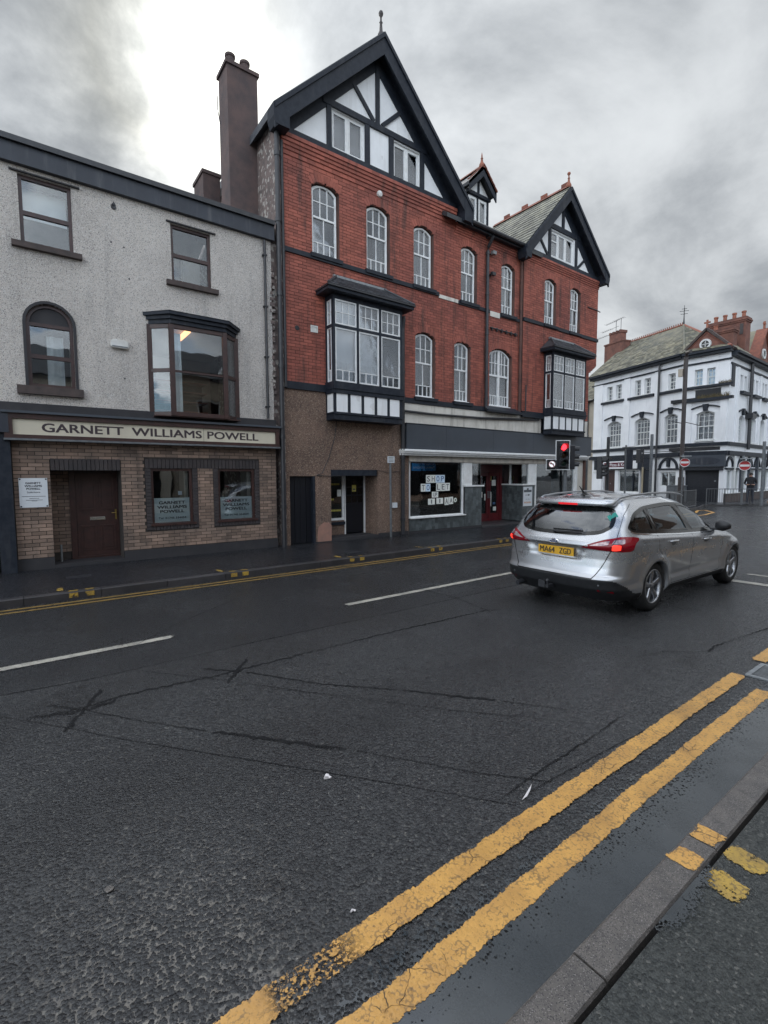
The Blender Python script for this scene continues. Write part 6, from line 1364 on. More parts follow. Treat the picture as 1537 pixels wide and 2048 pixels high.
sig_head(None, (13.36, 8.42, 2.28), -62, on='', name_par=tl, back=False, scale=.9)
MB().box(12.95, 13.35, 8.48, 8.56, 2.55, 2.6).build('bracket', 'dark_metal', tl); MB().box(12.85, 13.15, 8.46, 8.54, 2.05, 2.1).build('bracket', 'dark_metal', tl)
t2 = root('traffic_light', 'dark traffic light behind the main one, turned away near the end of the shopfront', 'traffic light', (17.5, 9.6, .1))
MB().tube([(17.5, 9.6, .1), (17.5, 9.6, 3.15)], .055, 12).build('pole', 'dark_metal', t2); sig_head(None, (17.05, 9.55, 2.0), -20, on='', name_par=t2, back=False)
def pole(name, label, cat, x, y, h, r, m, z0=.1, group=None):
    r0 = root(name, label, cat, (x, y, z0), group); MB().tube([(x, y, z0), (x, y, h)], r, 12).build('pole', m, r0); return r0
pole('street_pole', 'thin grey street pole at the right end of the brick building', 'pole', 15.85*1.12, 9.2*1.12+.3, 3.3, .05, 'steel_grey')
lp = pole('lamp_post', 'tall dark brown lamp post rising past the white upper storeys of the corner building', 'lamp post', 29.75, 12.0, 8.25, .11, 'brown_pole')
MB().tube([(29.75, 12.0, .1), (29.75, 12.0, 1.6)], .15, 12).build('base', 'brown_pole', lp); MB().tube([(29.75, 12.0, 8.2), (29.6, 11.9, 8.45), (29.3, 11.6, 8.42)], .09, 8).build('lamp_arm', 'brown_pole', lp)
MB().box(29.6, 29.75, 12.1, 12.32, 7.2, 7.62).build('junction_box', 'house_render', lp); MB().tube([(29.75, 12, 4.6), (29.4, 12.5, 4.75)], .02, 5).build('wire', 'dark_metal', lp); MB().tube([(29.75, 12, 4.7), (30.2, 11.3, 4.45)], .02, 5).build('wire', 'dark_metal', lp)
def noentry(x, y, z, lab, ph, px_, py_, pr=.038, r=.235):
    n = root('no_entry_sign', lab, 'road sign', (px_, py_, .1), 'no entry signs on the far corner')
    MB().tube([(px_, py_, .1), (px_, py_, ph)], pr, 10).build('pole', 'steel_grey', n)
    a = math.atan2(-x, -y)       # face the camera side of the junction
    d = Vector((-x, -y)).normalized(); rt = Vector((-d.y, d.x))
    Fs = lambda s, o, zz_: (x+rt.x*s+d.x*o, y+rt.y*s+d.y*o, z+zz_)
    m_ = MB(Fs); lathe(m_, [(.001, .012), (r, .012), (r, 0), (.001, 0)], (0, 0, 0), 1, 28); m_.build('disc', 'sign_red', n)
    m_ = MB(Fs); lathe(m_, [(r*.93, .0125), (r*1.04, .0125), (r*1.04, .0)], (0, 0, 0), 1, 28); m_.build('rim', 'sign_white', n)
    MB(Fs).box(-r*.8, r*.8, .0126, .016, -.055, .055).build('bar', 'sign_white', n)
    MB(Fs).box(-r*.9, r*1.3, -.05, .22, r+.08, r+.13).build('sign_light', 'galvanised', n); MB(Fs).box(-.02, .02, -.06, -.02, -.3, r+.1).build('clamp', 'steel_grey', n)
noentry(29.35, 11.68, 2.42, 'red no entry sign fixed in front of the tall brown lamp post', 2.9, 29.55, 11.86, .03)
noentry(31.2, 9.45, 2.22, 'red no entry sign on a grey post beside the standing person', 2.75, 31.28, 9.55, .06, .262)
gs = pole('sign_post', 'grey post with the blank dark back of a square sign, in front of the takeaway', 'road sign', 24.6, 12.55, 3.25, .045, 'steel_grey', 0)
MB().box(24.60, 24.63, 12.2, 12.63, 2.05, 3.0).build('sign_back', 'dark_fascia', gs); MB().box(24.5, 24.7, 12.15, 12.7, 3.12, 3.16).build('sign_light', 'galvanised', gs)
t3 = pole('traffic_light', 'distant traffic light on a buff pole between the takeaway and the arch', 'traffic light', 29.5, 14.02, 2.2, .05, 'buff_pole'); sig_head(None, (29.4, 14.15, 2.85), -75, on='', name_par=t3, back=False); MB().tube([(29.5, 14.02, 2.2), (29.5, 14.02, 3.3)], .05, 8).build('upper_pole', 'dark_metal', t3)
pole('street_pole', 'plain grey pole just right of the buff traffic light pole', 'pole', 29.5, 13.55, 4.1, .085, 'steel_grey')
t4 = pole('traffic_light', 'tall grey pole with black signal heads at the right edge of the view', 'traffic light', 30.9, 8.55, 3.45, .075, 'steel_grey'); sig_head(None, (31.0, 8.25, 2.55), -80, on='', name_par=t4, back=False)
MB().tube([(29.5, 14.0, 3.05), (29.6, 12.3, 3.08)], .02, 5).build('span_wire', 'dark_metal', t3)
cbx = root('utility_cabinet', 'grey roadside cabinet standing below the arch window', 'cabinet', (31.9, 13.1, .1)); MB().box(31.7, 32.1, 12.6, 13.6, .1, 1.05).build('case', 'steel_grey', cbx, bevel=.02); MB().box(31.68, 32.12, 12.57, 13.63, 1.05, 1.10).build('lid', 'steel_grey', cbx); MB().box(31.69, 31.7, 13.095, 13.105, .2, 1.0).build('door_gap', 'dark_metal', cbx)
def railing(pts, lab, h0=.13, h1=1.0):
    r0 = root('guard_railing', lab, 'railing', (*pts[0], .1), 'guard railings on the far corner')
    for i, (a, b) in enumerate(zip(pts, pts[1:])):
        a, b = Vector(a), Vector(b); l = (b-a).length; n = max(1, int(l/.125)); mb = MB()
        for z in (h0+.07, h1-.03): mb.tube([(*a, z), (*b, z)], .020, 6)
        for p in (a, b): mb.tube([(*p, .1), (*p, h1)], .026, 6)
        mb.build('rail_frame', 'railing_grey', r0)
        mb = MB()
        for k in range(1, n): p = a.lerp(b, k/n); mb.tube([(*p, h0+.07), (*p, h1-.03)], .008, 4)
        mb.build('bars', 'railing_grey', r0, kind='stuff')
railing([(21.1, 9.49), (23.0, 9.72), (24.9, 9.92), (26.9, 10.13)], 'grey guard railing receding along the kerb behind the silver car')
railing([(29.5, 10.6), (30.1, 9.95), (30.9, 9.05), (31.6, 8.2), (32.6, 7.4), (33.8, 6.7)], 'grey guard railing in front of the black shutter and the standing person')

# ================================================================== THE SILVER ESTATE CAR
CX, CY = 5.44, 3.715
car = root('estate_car', 'silver estate car with its brake light lit, seen from behind waiting at the junction', 'car', (CX+2.2, CY, 0))
def ip(tb, z):
    if z <= tb[0][0]: return tb[0][1]
    for (a, b), (c, d) in zip(tb, tb[1:]):
        if z <= c: t = (z-a)/(c-a); return b+(d-b)*t
    return tb[-1][1]
def smooth_tb(tb, n=4):
    xs = [tb[0][0]+(tb[-1][0]-tb[0][0])*i/160 for i in range(161)]; ys = [ip(tb, x) for x in xs]
    for _ in range(n): ys = [ys[0]]+[(ys[i-1]+2*ys[i]+ys[i+1])/4 for i in range(1, 160)]+[ys[-1]]
    return list(zip(xs, ys))
XR = smooth_tb([(.2, .17), (.28, .10), (.35, .03), (.47, .0), (.50, .012), (.53, .045), (.62, .07), (.72, .085), (.84, .085), (.87, .055), (.92, .07), (.965, .115), (1.02, .155), (1.1, .215), (1.2, .30), (1.3, .395), (1.38, .49), (1.43, .57)], 1)
XF = smooth_tb([(.2, 4.42), (.4, 4.56), (.6, 4.54), (.7, 4.44), (.78, 4.2), (.85, 3.95), (.91, 3.62), (.96, 3.35), (1.05, 3.17), (1.2, 2.86), (1.35, 2.5), (1.43, 2.2)], 5)
WT = smooth_tb([(.2, .80), (.27, .855), (.36, .868), (.42, .862), (.55, .878), (.68, .893), (.80, .897), (.86, .892), (.92, .872), (.98, .842), (1.04, .815), (1.12, .785), (1.2, .75), (1.28, .708), (1.35, .662), (1.40, .618), (1.43, .575)], 3)
WH = ((.98, .305), (3.635, .305))
def sm(t): t = max(0, min(1, t)); return t*t*(3-2*t)
def Wf(x, z):
    ze = z-.045*max(-1, min(1, (1.6-x)/1.4))*sm((z-.75)/.2)*(1-sm((z-1.2)/.2))
    w = ip(WT, ze)
    for cx_, cz_ in WH:
        d = math.hypot(x-cx_, z-cz_)
        w += .020*math.exp(-((d-.375)/.055)**2)*(1 if z < .85 else 0)
    zc = .965-.055*(x-.5); w += .010*max(0, 1-abs(z-zc)/.05)*sm((x-.45)/.15)*sm((4.0-x)/.6)
    zc = .40+.05*(x-1)/2; w -= .010*max(0, 1-abs(z-zc)/.05)*sm((x-1.4)/.1)*sm((3.2-x)/.1)
    return w
NR, NF = 3.5, 2.5
def arz(z): return .50-.10*sm((z-.95)/.25)
def afz(z): return 1.05-.45*sm((z-.9)/.3)
def ssurf(x, z, s, off=0):
    a, b = ip(XR, z), ip(XF, z); f = 1
    if x < a+arz(z): t = max(0, (x-a)/arz(z)); f = (1-(1-t)**NR)**(1/NR)
    if x > b-afz(z): t = max(0, (b-x)/afz(z)); f = min(f, (1-(1-t)**NF)**(1/NF))
    return Vector((CX+x, CY+s*(Wf(x, z)*f+off), z))
def plate_rec(y, z): return .022*sm((.40-.45*max(0, .82-z)-abs(y))/.03)*sm((z-.675)/.02)*sm((.862-z)/.012)
def rsurf(y, z, off=0):
    a = ip(XR, z); x = a; w = Wf(x+.3, z)
    f = min(.9999, abs(y)/w); t = 1-(1-f**NR)**(1/NR); x = a+arz(z)*t+plate_rec(y, z)
    return Vector((CX+x-off, CY+y, z))
def corner(q, z, s, off=0):
    """wrap-around map for the rear corner: q angle 0..1"""
    ph = q*math.pi/2; c, s_ = math.cos(ph)**(2/NR) if q < 1 else 0, math.sin(ph)**(2/NR)
    x = ip(XR, z)+arz(z)*(1-c); w = Wf(x, z)*s_; n = Vector((-math.cos(ph), s*math.sin(ph), 0))
    return Vector((CX+x, CY+s*w, z))+n*off
nR, nS, nF = 30, 190, 16; zs_ = [.20+.0122*i for i in range(102)]; ZT = zs_[-1]
def col_pt(i, z, s):
    a, b = ip(XR, z), ip(XF, z)
    if i <= nR:
        p = corner(i/nR, z, s)
        p.x += plate_rec(p.y-CY, z)
        return p
    if i <= nR+nS: return ssurf(a+arz(z)+(b-afz(z)-a-arz(z))*(i-nR)/nS, z, s)
    ph = (nR+nS+nF-i)/nF*math.pi/2; c, q = math.cos(ph)**(2/NF), math.sin(ph)**(2/NF) if ph > 0 else 0
    x = b-afz(z)*(1-c); return Vector((CX+x, CY+s*Wf(x, z)*q, z))
def inpoly(x, y, P):
    c = False; j = len(P)-1
    for i in range(len(P)):
        if (P[i][1] > y) != (P[j][1] > y) and x < (P[j][0]-P[i][0])*(y-P[i][1])/(P[j][1]-P[i][1])+P[i][0]: c = not c
        j = i
    return c
def rounded(P, n=5, k=.28):
    out = []; m = len(P)
    for i in range(m):
        a, b, c = Vector(P[i-1]), Vector(P[i]), Vector(P[(i+1) % m]); p, q = b.lerp(a, k), b.lerp(c, k)
        for t in range(n): t /= n-1; out.append(tuple(p.lerp(b, t).lerp(b.lerp(q, t), t)))
    return out
def shrink(P, d):
    m = len(P); A = sum(P[i-1][0]*P[i][1]-P[i][0]*P[i-1][1] for i in range(m)); sg = 1 if A > 0 else -1; out = []
    for i in range(m):
        a, b = Vector(P[i-1]), Vector(P[(i+1) % m]); t = (b-a).normalized(); out.append((P[i][0]-sg*t.y*d, P[i][1]+sg*t.x*d))
    return out
DLO = rounded([(.40, 1.10), (.62, 1.27), (.95, 1.342), (1.6, 1.372), (2.1, 1.352), (2.55, 1.25), (3.0, 1.045), (3.19, .935), (2.6, .925), (1.6, .965), (.75, 1.02), (.47, 1.045)], 4, .3)
QW = rounded([(.45, 1.10), (.65, 1.25), (.93, 1.317), (.96, 1.312), (.99, 1.03), (.60, 1.065)], 4, .2)
RD = rounded([(1.03, 1.325), (1.6, 1.35), (1.80, 1.345), (1.99, .985), (1.5, 1.0), (1.05, 1.028)], 4, .12)
FDW = rounded([(1.92, 1.342), (2.12, 1.328), (2.52, 1.225), (2.85, 1.06), (2.88, .962), (2.5, .962), (2.10, .975)], 4, .12)
RW = rounded([(-.56, 1.352), (-.655, 1.20), (-.665, 1.10), (-.56, 1.02), (-.30, .985), (.30, .985), (.56, 1.02), (.665, 1.10), (.655, 1.20), (.56, 1.352)], 4, .3)
RWi = shrink(RW, .045)
hole_s = shrink(DLO, .012); hole_r = shrink(RW, .018)
groups_ = {'body': MB(), 'rear_bumper': MB(), 'tailgate': MB(), 'side_skirt': MB(), 'windscreen': MB(), 'front_door0': MB(), 'rear_door0': MB(), 'front_door1': MB(), 'rear_door1': MB()}
cols = nR+nS+nF
for s in (-1, 1):
    grid = [[col_pt(i, z, s) for i in range(cols+1)] for z in zs_]
    vid = {k: {} for k in groups_}
    for j in range(len(zs_)-1):
        for i in range(cols):
            c4 = (grid[j][i]+grid[j+1][i+1])/2; x, y, z = c4.x-CX, c4.y-CY, c4.z
            if any(math.hypot(x-a, z-b) < .352 for a, b in WH) and abs(y) > .45: continue
            if abs(y) > .42 and inpoly(x, z, hole_s) and i > nR*.55: continue
            if x < .8 and inpoly(y, z, hole_r) and i < nR*.95: continue
            zb = .475 if x < .14 else max(.30, .475-(x-.14)*.52)
            if x < .75 and z < zb: g = 'rear_bumper'
            elif z < .285: g = 'side_skirt'
            elif i > nR+nS*.995 and z > .97: g = 'windscreen'
            elif i > nR+nS-2 and z > .97: g = 'windscreen'
            elif x < .7 and abs(y) < .56+.14*sm((z-.5)/.33): g = 'tailgate'
            elif .95 < x < 2.02 and z < .98 and i > nR: g = 'rear_door%d' % (s > 0)
            elif 2.02 < x < 3.05 and z < .95 and i > nR: g = 'front_door%d' % (s > 0)
            else: g = 'body'
            mb = groups_[g]; ids = []
            for jj, ii in ((j, i), (j, i+1), (j+1, i+1), (j+1, i)):
                k = (jj, ii)
                if k not in vid[g]: vid[g][k] = len(mb.v); mb.v.append(grid[jj][ii])
                ids.append(vid[g][k])
            mb.f.append(tuple(ids) if s > 0 else tuple(reversed(ids)))
    # roof cap
    top = grid[-1]; mb = groups_['body']; K = 10; base_i = []
    xa, xb = top[0].x, top[-1].x
    for i in range(cols+1):
        p = top[i]; hh = .062*sm((p.x-xa+.02)/.55)*sm((xb-p.x+.05)/1.0); row = []
        for k in range(K+1):
            t = k/K; row.append(len(mb.v)); mb.v.append(Vector((p.x, CY+(p.y-CY)*(1-t), ZT+hh*(1-(1-t)**2.6))))
        base_i.append(row)
    for i in range(cols):
        for k in range(K): q = (base_i[i][k], base_i[i+1][k], base_i[i+1][k+1], base_i[i][k+1]); mb.f.append(q if s > 0 else tuple(reversed(q)))
for g, m_ in (('body', 'silver_paint'), ('tailgate', 'silver_paint'), ('front_door0', 'silver_paint'), ('rear_door0', 'silver_paint'), ('front_door1', 'silver_paint'), ('rear_door1', 'silver_paint'), ('rear_bumper', 'car_black'), ('side_skirt', 'car_black'), ('windscreen', 'car_glass')):
    o = groups_[g].build(g.rstrip('01'), m_, car, smooth=True, recalc=False)
    if g == 'body':
        b = bmesh.new(); b.from_mesh(o.data); bmesh.ops.remove_doubles(b, verts=b.verts, dist=.0004); b.to_mesh(o.data); b.free()
        for p in o.data.polygons: p.use_smooth = True
def patch(name, P, fn, off, m, par=car, h=.03, label=None):
    xs = [p[0] for p in P]; ys = [p[1] for p in P]; pts = [Vector(p) for p in P]; n = len(P)
    inner = shrink(P, h*.35)
    x = min(xs)+h/2
    while x < max(xs):
        y = min(ys)+h/2
        while y < max(ys):
            if inpoly(x, y, inner): pts.append(Vector((x, y)))
            y += h
        x += h
    r = geometry.delaunay_2d_cdt(pts, [(i, (i+1) % n) for i in range(n)], [tuple(range(n))], 1, 1e-6)
    mb = MB(); mb.v = [fn(v.x, v.y, off) for v in r[0]]; mb.f = [tuple(f) for f in r[2]]
    return mb.build(name, m, par, smooth=True, recalc=True, label=label)
def band_(name, A, B, fn, off, m, par=car):
    mb = MB(); n = len(A); mb.v = [fn(p[0], p[1], off) for p in A]+[fn(p[0], p[1], off) for p in B]
    mb.f = [(i, (i+1) % n, n+(i+1) % n, n+i) for i in range(n)]; return mb.build(name, m, par, smooth=True)
def strip(name, pts, fn, off, w, m, par=car, step=.04):
    mb = MB(); P = [Vector(p) for p in pts]; path = []
    for a, b in zip(P, P[1:]):
        k = max(1, int((b-a).length/step)); path += [a.lerp(b, t/k) for t in range(k)]
    path.append(P[-1])
    for i, p in enumerate(path):
        d = (path[min(i+1, len(path)-1)]-path[max(0, i-1)]).normalized(); n = Vector((-d.y, d.x))*w/2
        mb.v += [fn(p.x+n.x, p.y+n.y, off), fn(p.x-n.x, p.y-n.y, off)]
    mb.f = [(2*i, 2*i+1, 2*i+3, 2*i+2) for i in range(len(path)-1)]; return mb.build(name, m, par, smooth=True, recalc=False)
for s in (-1, 1):
    fs = lambda x, z, off=0, s=s: ssurf(x, z, s, off)
    fr = patch('window_frame', DLO, fs, -.001, 'car_gloss_black') if 0 else None
    # gloss black surround with three panes cut in it: bands around each pane plus fillers
    sur = band_('window_surround', DLO, shrink(DLO, .030), fs, .004, 'car_gloss_black')
    for nm, P in (('quarter_window', QW), ('rear_side_window', RD), ('front_side_window', FDW)):
        band_('pane_frame', [(p[0], p[1]) for p in P], shrink(P, .022), fs, .0065, 'car_gloss_black', sur); patch('pane', shrink(P, .012), fs, -.004, 'car_glass', sur)
    for P in ([(.93, 1.335), (1.04, 1.345), (1.06, 1.0), (.98, 1.01)], [(1.78, 1.365), (1.96, 1.36), (2.14, .95), (1.97, .955)], [(2.83, 1.11), (2.93, 1.06), (3.17, .935), (2.86, .93)]): patch('pillar', P, fs, .003, 'car_gloss_black', sur)
    strip('window_trim', [(.43, 1.06), (.50, 1.033), (.75, 1.006), (1.6, .952), (2.6, .912), (3.12, .922)], fs, .007, .013, 'chrome', sur)
    dg = lambda pts: strip('door_gap', pts, fs, .0012, .007, 'car_gloss_black')
    dg([(1.03, 1.0), (1.02, .80), (1.12, .70), (1.27, .60), (1.37, .48), (1.45, .36), (1.47, .29)]); dg([(2.05, .95), (2.02, .7), (2.02, .30)]); dg([(3.08, .91), (3.10, .7), (3.07, .30)]); dg([(1.47, .30), (3.06, .30)])
    0
    for hx, hz in ((1.42, .875), (2.47, .825)):
        patch('handle_cup', rounded([(hx-.06, hz-.05), (hx-.07, hz), (hx+.07, hz), (hx+.06, hz-.05)], 4, .4), fs, .002, 'steel_grey')
        mb = MB(); P0 = [ssurf(hx-.12+.04*k, hz+.0, s, (.012, .028, .034, .036, .034, .028, .012)[k]) for k in range(7)]; mb.tube(P0, [.008, .014, .015, .015, .015, .014, .009], 8); mb.build('door_handle', 'silver_paint', car, smooth=True)
    if s < 0:
        mb = MB(); q = [(.50+.085*math.cos(t), .80+.085*math.sin(t)) for t in [2*math.pi*k/20 for k in range(20)]]; q = [(a+.13, b+.03) for a, b in q]
        mb.v = [fs(a, b, .0015) for a, b in q]+[fs(.63+(a-.63)*.955, .83+(b-.83)*.955, .0015) for a, b in q]; mb.f = [(i, (i+1) % 20, 20+(i+1) % 20, 20+i) for i in range(20)]; mb.build('fuel_flap', 'steel_grey', car)
    # wheel arch lips, liners, wheels
    for wx, wz in WH:
        mb = MB(); n = 40; ring_ = []
        for k in range(n+1):
            t = R(-28)+R(236)*k/n; r_s = (.358, .352, .350, .345)
            c_, s_ = math.cos(t), math.sin(t)
            for r_, off in ((.372, .0005), (.358, .004), (.350, .0), (.346, -.05), (.346, -.25)):
                z = max(.2, wz+r_*s_); p = ssurf(wx+r_*c_, z, s, off); mb.v.append(p)
        for k in range(n):
            for q in range(4): a = 5*k+q; mb.f.append((a, a+1, a+6, a+5))
        mb.build('wheel_arch', 'silver_paint' if wx < 2 else 'silver_paint', car, smooth=True)
        mb = MB(); 
        for k in range(25):
            t = R(-10)+R(200)*k/24
            for y in (s*.84, s*.45): mb.v.append(Vector((CX+wx+.348*math.cos(t), CY+y, wz+.348*math.sin(t))))
        mb.f = [(2*k, 2*k+1, 2*k+3, 2*k+2) for k in range(24)]; c0 = len(mb.v); mb.v.append(Vector((CX+wx, CY+s*.45, wz))); mb.f += [(c0, 2*k+1, 2*k+3) for k in range(24)]
        mb.build('arch_liner', 'car_black', car, recalc=False)
        wy = s*.755; FW = lambda a, b, c, wx=wx, wy=wy, s=s, wz=wz: (CX+wx+a, CY+wy+s*b, wz+c+.01)
        wh = MB(FW); lathe(wh, [(.215, -.10), (.27, -.105), (.300, -.09), (.315, -.06), (.316, .05), (.308, .085), (.285, .102), (.24, .104), (.222, .095), (.215, .08)], (0, 0, 0), 1, 48)
        w = wh.build('wheel', 'tyre', car, smooth=True)
        rm = MB(FW); lathe(rm, [(.222, .096), (.214, .088), (.205, .05), (.20, -.09)], (0, 0, 0), 1, 40); rm.build('rim_barrel', 'alloy', w, smooth=True)
        lp_ = MB(FW); lathe(lp_, [(.226, .092), (.220, .102), (.208, .100), (.203, .085)], (0, 0, 0), 1, 40); lp_.build('rim_lip', 'alloy', w, smooth=True)
        dk = MB(FW); lathe(dk, [(.001, -.02), (.20, -.03)], (0, 0, 0), 1, 24); dk.build('brake_disc', 'steel_grey', w)
        for k in range(5):
            t0 = 2*math.pi*k/5+.35; mb = MB(FW)
            for (r_, hw, o) in ((.035, .030, .080), (.09, .026, .082), (.15, .031, .092), (.212, .040, .088)):
                for dq, oo in ((-hw, o-.03), (-hw, o-.006), (-hw*.6, o), (hw*.6, o), (hw, o-.006), (hw, o-.03)): a = math.cos(t0)*r_-math.sin(t0)*dq; c_ = math.sin(t0)*r_+math.cos(t0)*dq; mb.P(a, oo, c_)
            for q in range(3):
                for e in range(5): a = 6*q+e; mb.f.append((a, a+1, a+7, a+6))
            mb.build('spoke', 'alloy', w, smooth=True)
        hb = MB(FW); lathe(hb, [(.001, .092), (.028, .090), (.034, .08), (.05, .078), (.055, .05)], (0, 0, 0), 1, 20); hb.build('hub_cap', 'alloy', w, smooth=True)
    # mirrors
    mx = MB(); 
    lathe(mx, [(.001, -.10), (.05, -.09), (.078, -.05), (.085, .0), (.08, .05), (.055, .085), (.001, .095)], (0, 0, 0), 1, 16)
    for k in range(len(mx.v)): v = mx.v[k]; mx.v[k] = Vector((CX+2.88+v.x*.85+.04*abs(v.y), CY+s*(.965+v.y*1.05), .985+v.z*(.95-.25*(v.y > .03))))
    mx.build('door_mirror', 'car_black', car, smooth=True); MB().box(CX+2.86, CX+2.95, CY+s*.95 if s < 0 else CY+.78, CY-.78 if s < 0 else CY+.95, .915, .95).build('mirror_arm', 'car_black', car, bevel=.008)
    # roof rails
    pr = [(.55, 1.435), (.62, 1.462), (.9, 1.488), (1.5, 1.508), (2.1, 1.500), (2.45, 1.472), (2.6, 1.440)]
    MB().tube([(CX+x, CY+s*(.565-.01*k), z-.012) for k, (x, z) in enumerate(pr)], [.008, .013, .014, .014, .014, .013, .008], 8).build('roof_rail', 'alloy', car, smooth=True)
    # tail lamps that wrap the corner: (q, z) with q the corner angle
    def qx(q, z): return q
    fc = lambda q, z, off=0, s=s: corner(max(0, min(1, q)), z, s, off)
    def qy(y, z):
        w = Wf(.3, z); f = min(.9999, abs(y)/w); return math.asin(min(1, f**(NR/2)))/(math.pi/2)
    def qxx(x, z):
        t = min(1, max(0, (x-ip(XR, z))/arz(z))); return math.acos(min(1, (1-t)**(NR/2)))/(math.pi/2)
    A = [(qy(.36, .85), .85), (qy(.50, .915), .915), (qy(.62, .965), .965), (qy(.73, .985), .99), (qxx(.28, 1.0), 1.003), (qxx(.42, 1.0), 1.0), (qxx(.53, .985), .985), (qxx(.505, .955), .952), (qxx(.44, .93), .93), (qxx(.40, .90), .90), (qxx(.37, .86), .855), (qxx(.33, .835), .83), (qxx(.22, .83), .825), (qy(.68, .83), .83), (qy(.5, .84), .838)]
    lamp = patch('tail_lamp', rounded(A, 3, .2), fc, .006, 'lamp_lens_red', h=.022)
    A2 = [(qy(.47, .875), .882), (qy(.60, .93), .932), (qy(.69, .955), .955), (qy(.69, .91), .908), (qy(.6, .895), .892)]
    patch('reversing_lens', rounded(A2, 3, .2), fc, .009, 'lamp_lens_clear', lamp, h=.022)
    A3 = [(qy(.725, .96), .965), (qxx(.30, .975), .978), (qxx(.26, .925), .925), (qy(.72, .92), .92)]
    patch('indicator_lens', rounded(A3, 3, .2), fc, .009, 'lamp_lens_clear', lamp, h=.022)
    A4 = [(qy(.725, .9), .908), (qxx(.22, .91), .908), (qxx(.22, .85), .85), (qxx(.19, .838), .838), (qy(.72, .838), .838)]
    patch('brake_lens', rounded(A4, 3, .2), fc, .009, 'brake_on', lamp, h=.02)
    # tailgate gap
    strip('tailgate_gap', [(qy(.545, .5), .485), (qy(.62, .62), .62), (qy(.69, .78), .78), (qy(.715, .83), .83)], fc, .0015, .012, 'car_gloss_black', step=.02)
    strip('lamp_split', [(qy(.715, .83), .83), (qy(.73, .9), .90), (qy(.74, .98), .985)], fc, .0105, .010, 'car_gloss_black', lamp, step=.02)
    strip('tailgate_gap', [(qy(.74, .985), .985), (qy(.725, 1.1), 1.10), (qy(.69, 1.25), 1.25), (qy(.63, 1.38), 1.38)], fc, .0015, .010, 'car_gloss_black', step=.02)
    strip('bumper_gap', [(0.0, .487), (qy(.3, .487), .487), (qy(.545, .487), .487)], fc, .001, .012, 'car_gloss_black', step=.02)
    P = [(qy(.60, .35), .355), (qy(.76, .35), .345), (qy(.76, .33), .318), (qy(.60, .33), .328)]; patch('reflector', P, fc, .004, 'lamp_lens_red', h=.02)
    m_ = MB(); p = corner(qy(.62, .41), .41, s, .003); lathe(m_, [(.001, -.004), (.011, -.003), (.012, .004)], tuple(p), 0, 10); m_.build('parking_sensor', 'steel_grey', car)
rs = lambda y, z, off=0: rsurf(y, z, off)
band_('rear_window_border', RW, RWi, rs, .004, 'car_gloss_black'); rwp = patch('rear_window', shrink(RW, .03), rs, .001, 'rear_glass', h=.035)
mb = MB(); mb.tube([rsurf(.05, 1.015, .02), rsurf(.03, 1.02, .035), rsurf(-.33, 1.035, .03)], [.016, .010, .006], 8); mb.tube([rsurf(.08, 1.048, .014), rsurf(-.34, 1.05, .014)], .007, 6); mb.build('rear_wiper', 'car_black', car)
patch('sticker', [(-.60, 1.285), (-.665+.01, 1.235), (-.60, 1.18), (-.54, 1.232)], rs, .0045, 'sticker_teal', h=.04)
# spoiler with high-level brake lamp
mb = MB(); pr_ = []
for k in range(13):
    y = -.565+1.13*k/12; e = 1-(abs(y)/.58)**3
    for x, z in ((.66, 1.448+.010*e), (.50-.06*e, 1.428+.012*e), (.445-.095*e, 1.384+.006*e), (.455-.085*e, 1.352+.002*e), (.52, 1.36)): mb.v.append(Vector((CX+x, CY+y, z)))
for k in range(12):
    for q in range(5): a = 5*k+q; b = 5*k+(q+1) % 5; mb.f.append((a, b, b+5, a+5))
mb.f += [(4, 3, 2, 1, 0), tuple(60+i for i in range(5))]; spo = mb.build('spoiler', 'silver_paint', car, smooth=True)
mb = MB()
for k in range(9):
    y = -.14+.28*k/8; e = 1-(abs(y)/.58)**3
    for x, z in ((.445-.094*e-.006, 1.379+.006*e), (.455-.087*e-.006, 1.355+.002*e)): mb.v.append(Vector((CX+x, CY+y, z)))
mb.f = [(2*k, 2*k+1, 2*k+3, 2*k+2) for k in range(8)]; mb.build('high_brake_lamp', 'brake_dim', spo, recalc=False)
mb = MB(); mb.tube([(CX+.72, CY, 1.47), (CX+.74, CY, 1.50), (CX+.62, CY, 1.60)], [.03, .015, .004], 8); mb.v += []; mb.build('aerial', 'car_black', car)
m_ = MB(); m_.v = [Vector(p) for p in ((CX+.68, CY-.022, 1.465), (CX+.85, CY-.02, 1.478), (CX+.85, CY+.02, 1.478), (CX+.68, CY+.022, 1.465), (CX+.72, CY, 1.515))]; m_.f = [(0, 1, 4), (1, 2, 4), (2, 3, 4), (3, 0, 4)]; m_.build('aerial_base', 'car_black', car)
# number plate
FPl = lambda y, o, z: (CX+.094-o-.05*(0), CY-y, z)
pl = MB(FPl).box(-.24, .28, .012, .022, .722, .828).build('number_plate', 'plate_yellow', car)
text('MA64', FPl, -.215, .010, .738, .813, .0235, 'letter_black', pl, bold=.02); text('ZGD', FPl, .075, .245, .738, .813, .0235, 'letter_black', pl, bold=.02)
m_ = MB(); 
for r_, o, n_ in ((1., .0, 0),):
    i = 0
    for k in range(24): t = 2*math.pi*k/24; m_.v.append(rsurf(.075*math.cos(t), .895+.030*math.sin(t), .004))
    for k in range(24): t = 2*math.pi*k/24; m_.v.append(rsurf(.066*math.cos(t), .895+.023*math.sin(t), .010))
m_.f = [(k, (k+1) % 24, 24+(k+1) % 24, 24+k) for k in range(24)]+[tuple(range(24, 48))]; bd = m_.build('badge', 'chrome', car)
m_ = MB(); m_.v = [rsurf(.060*math.cos(t), .895+.019*math.sin(t), .0115) for t in [2*math.pi*k/20 for k in range(20)]]; m_.f = [tuple(range(20))]; m_.build('badge_face', 'oval_blue', bd)
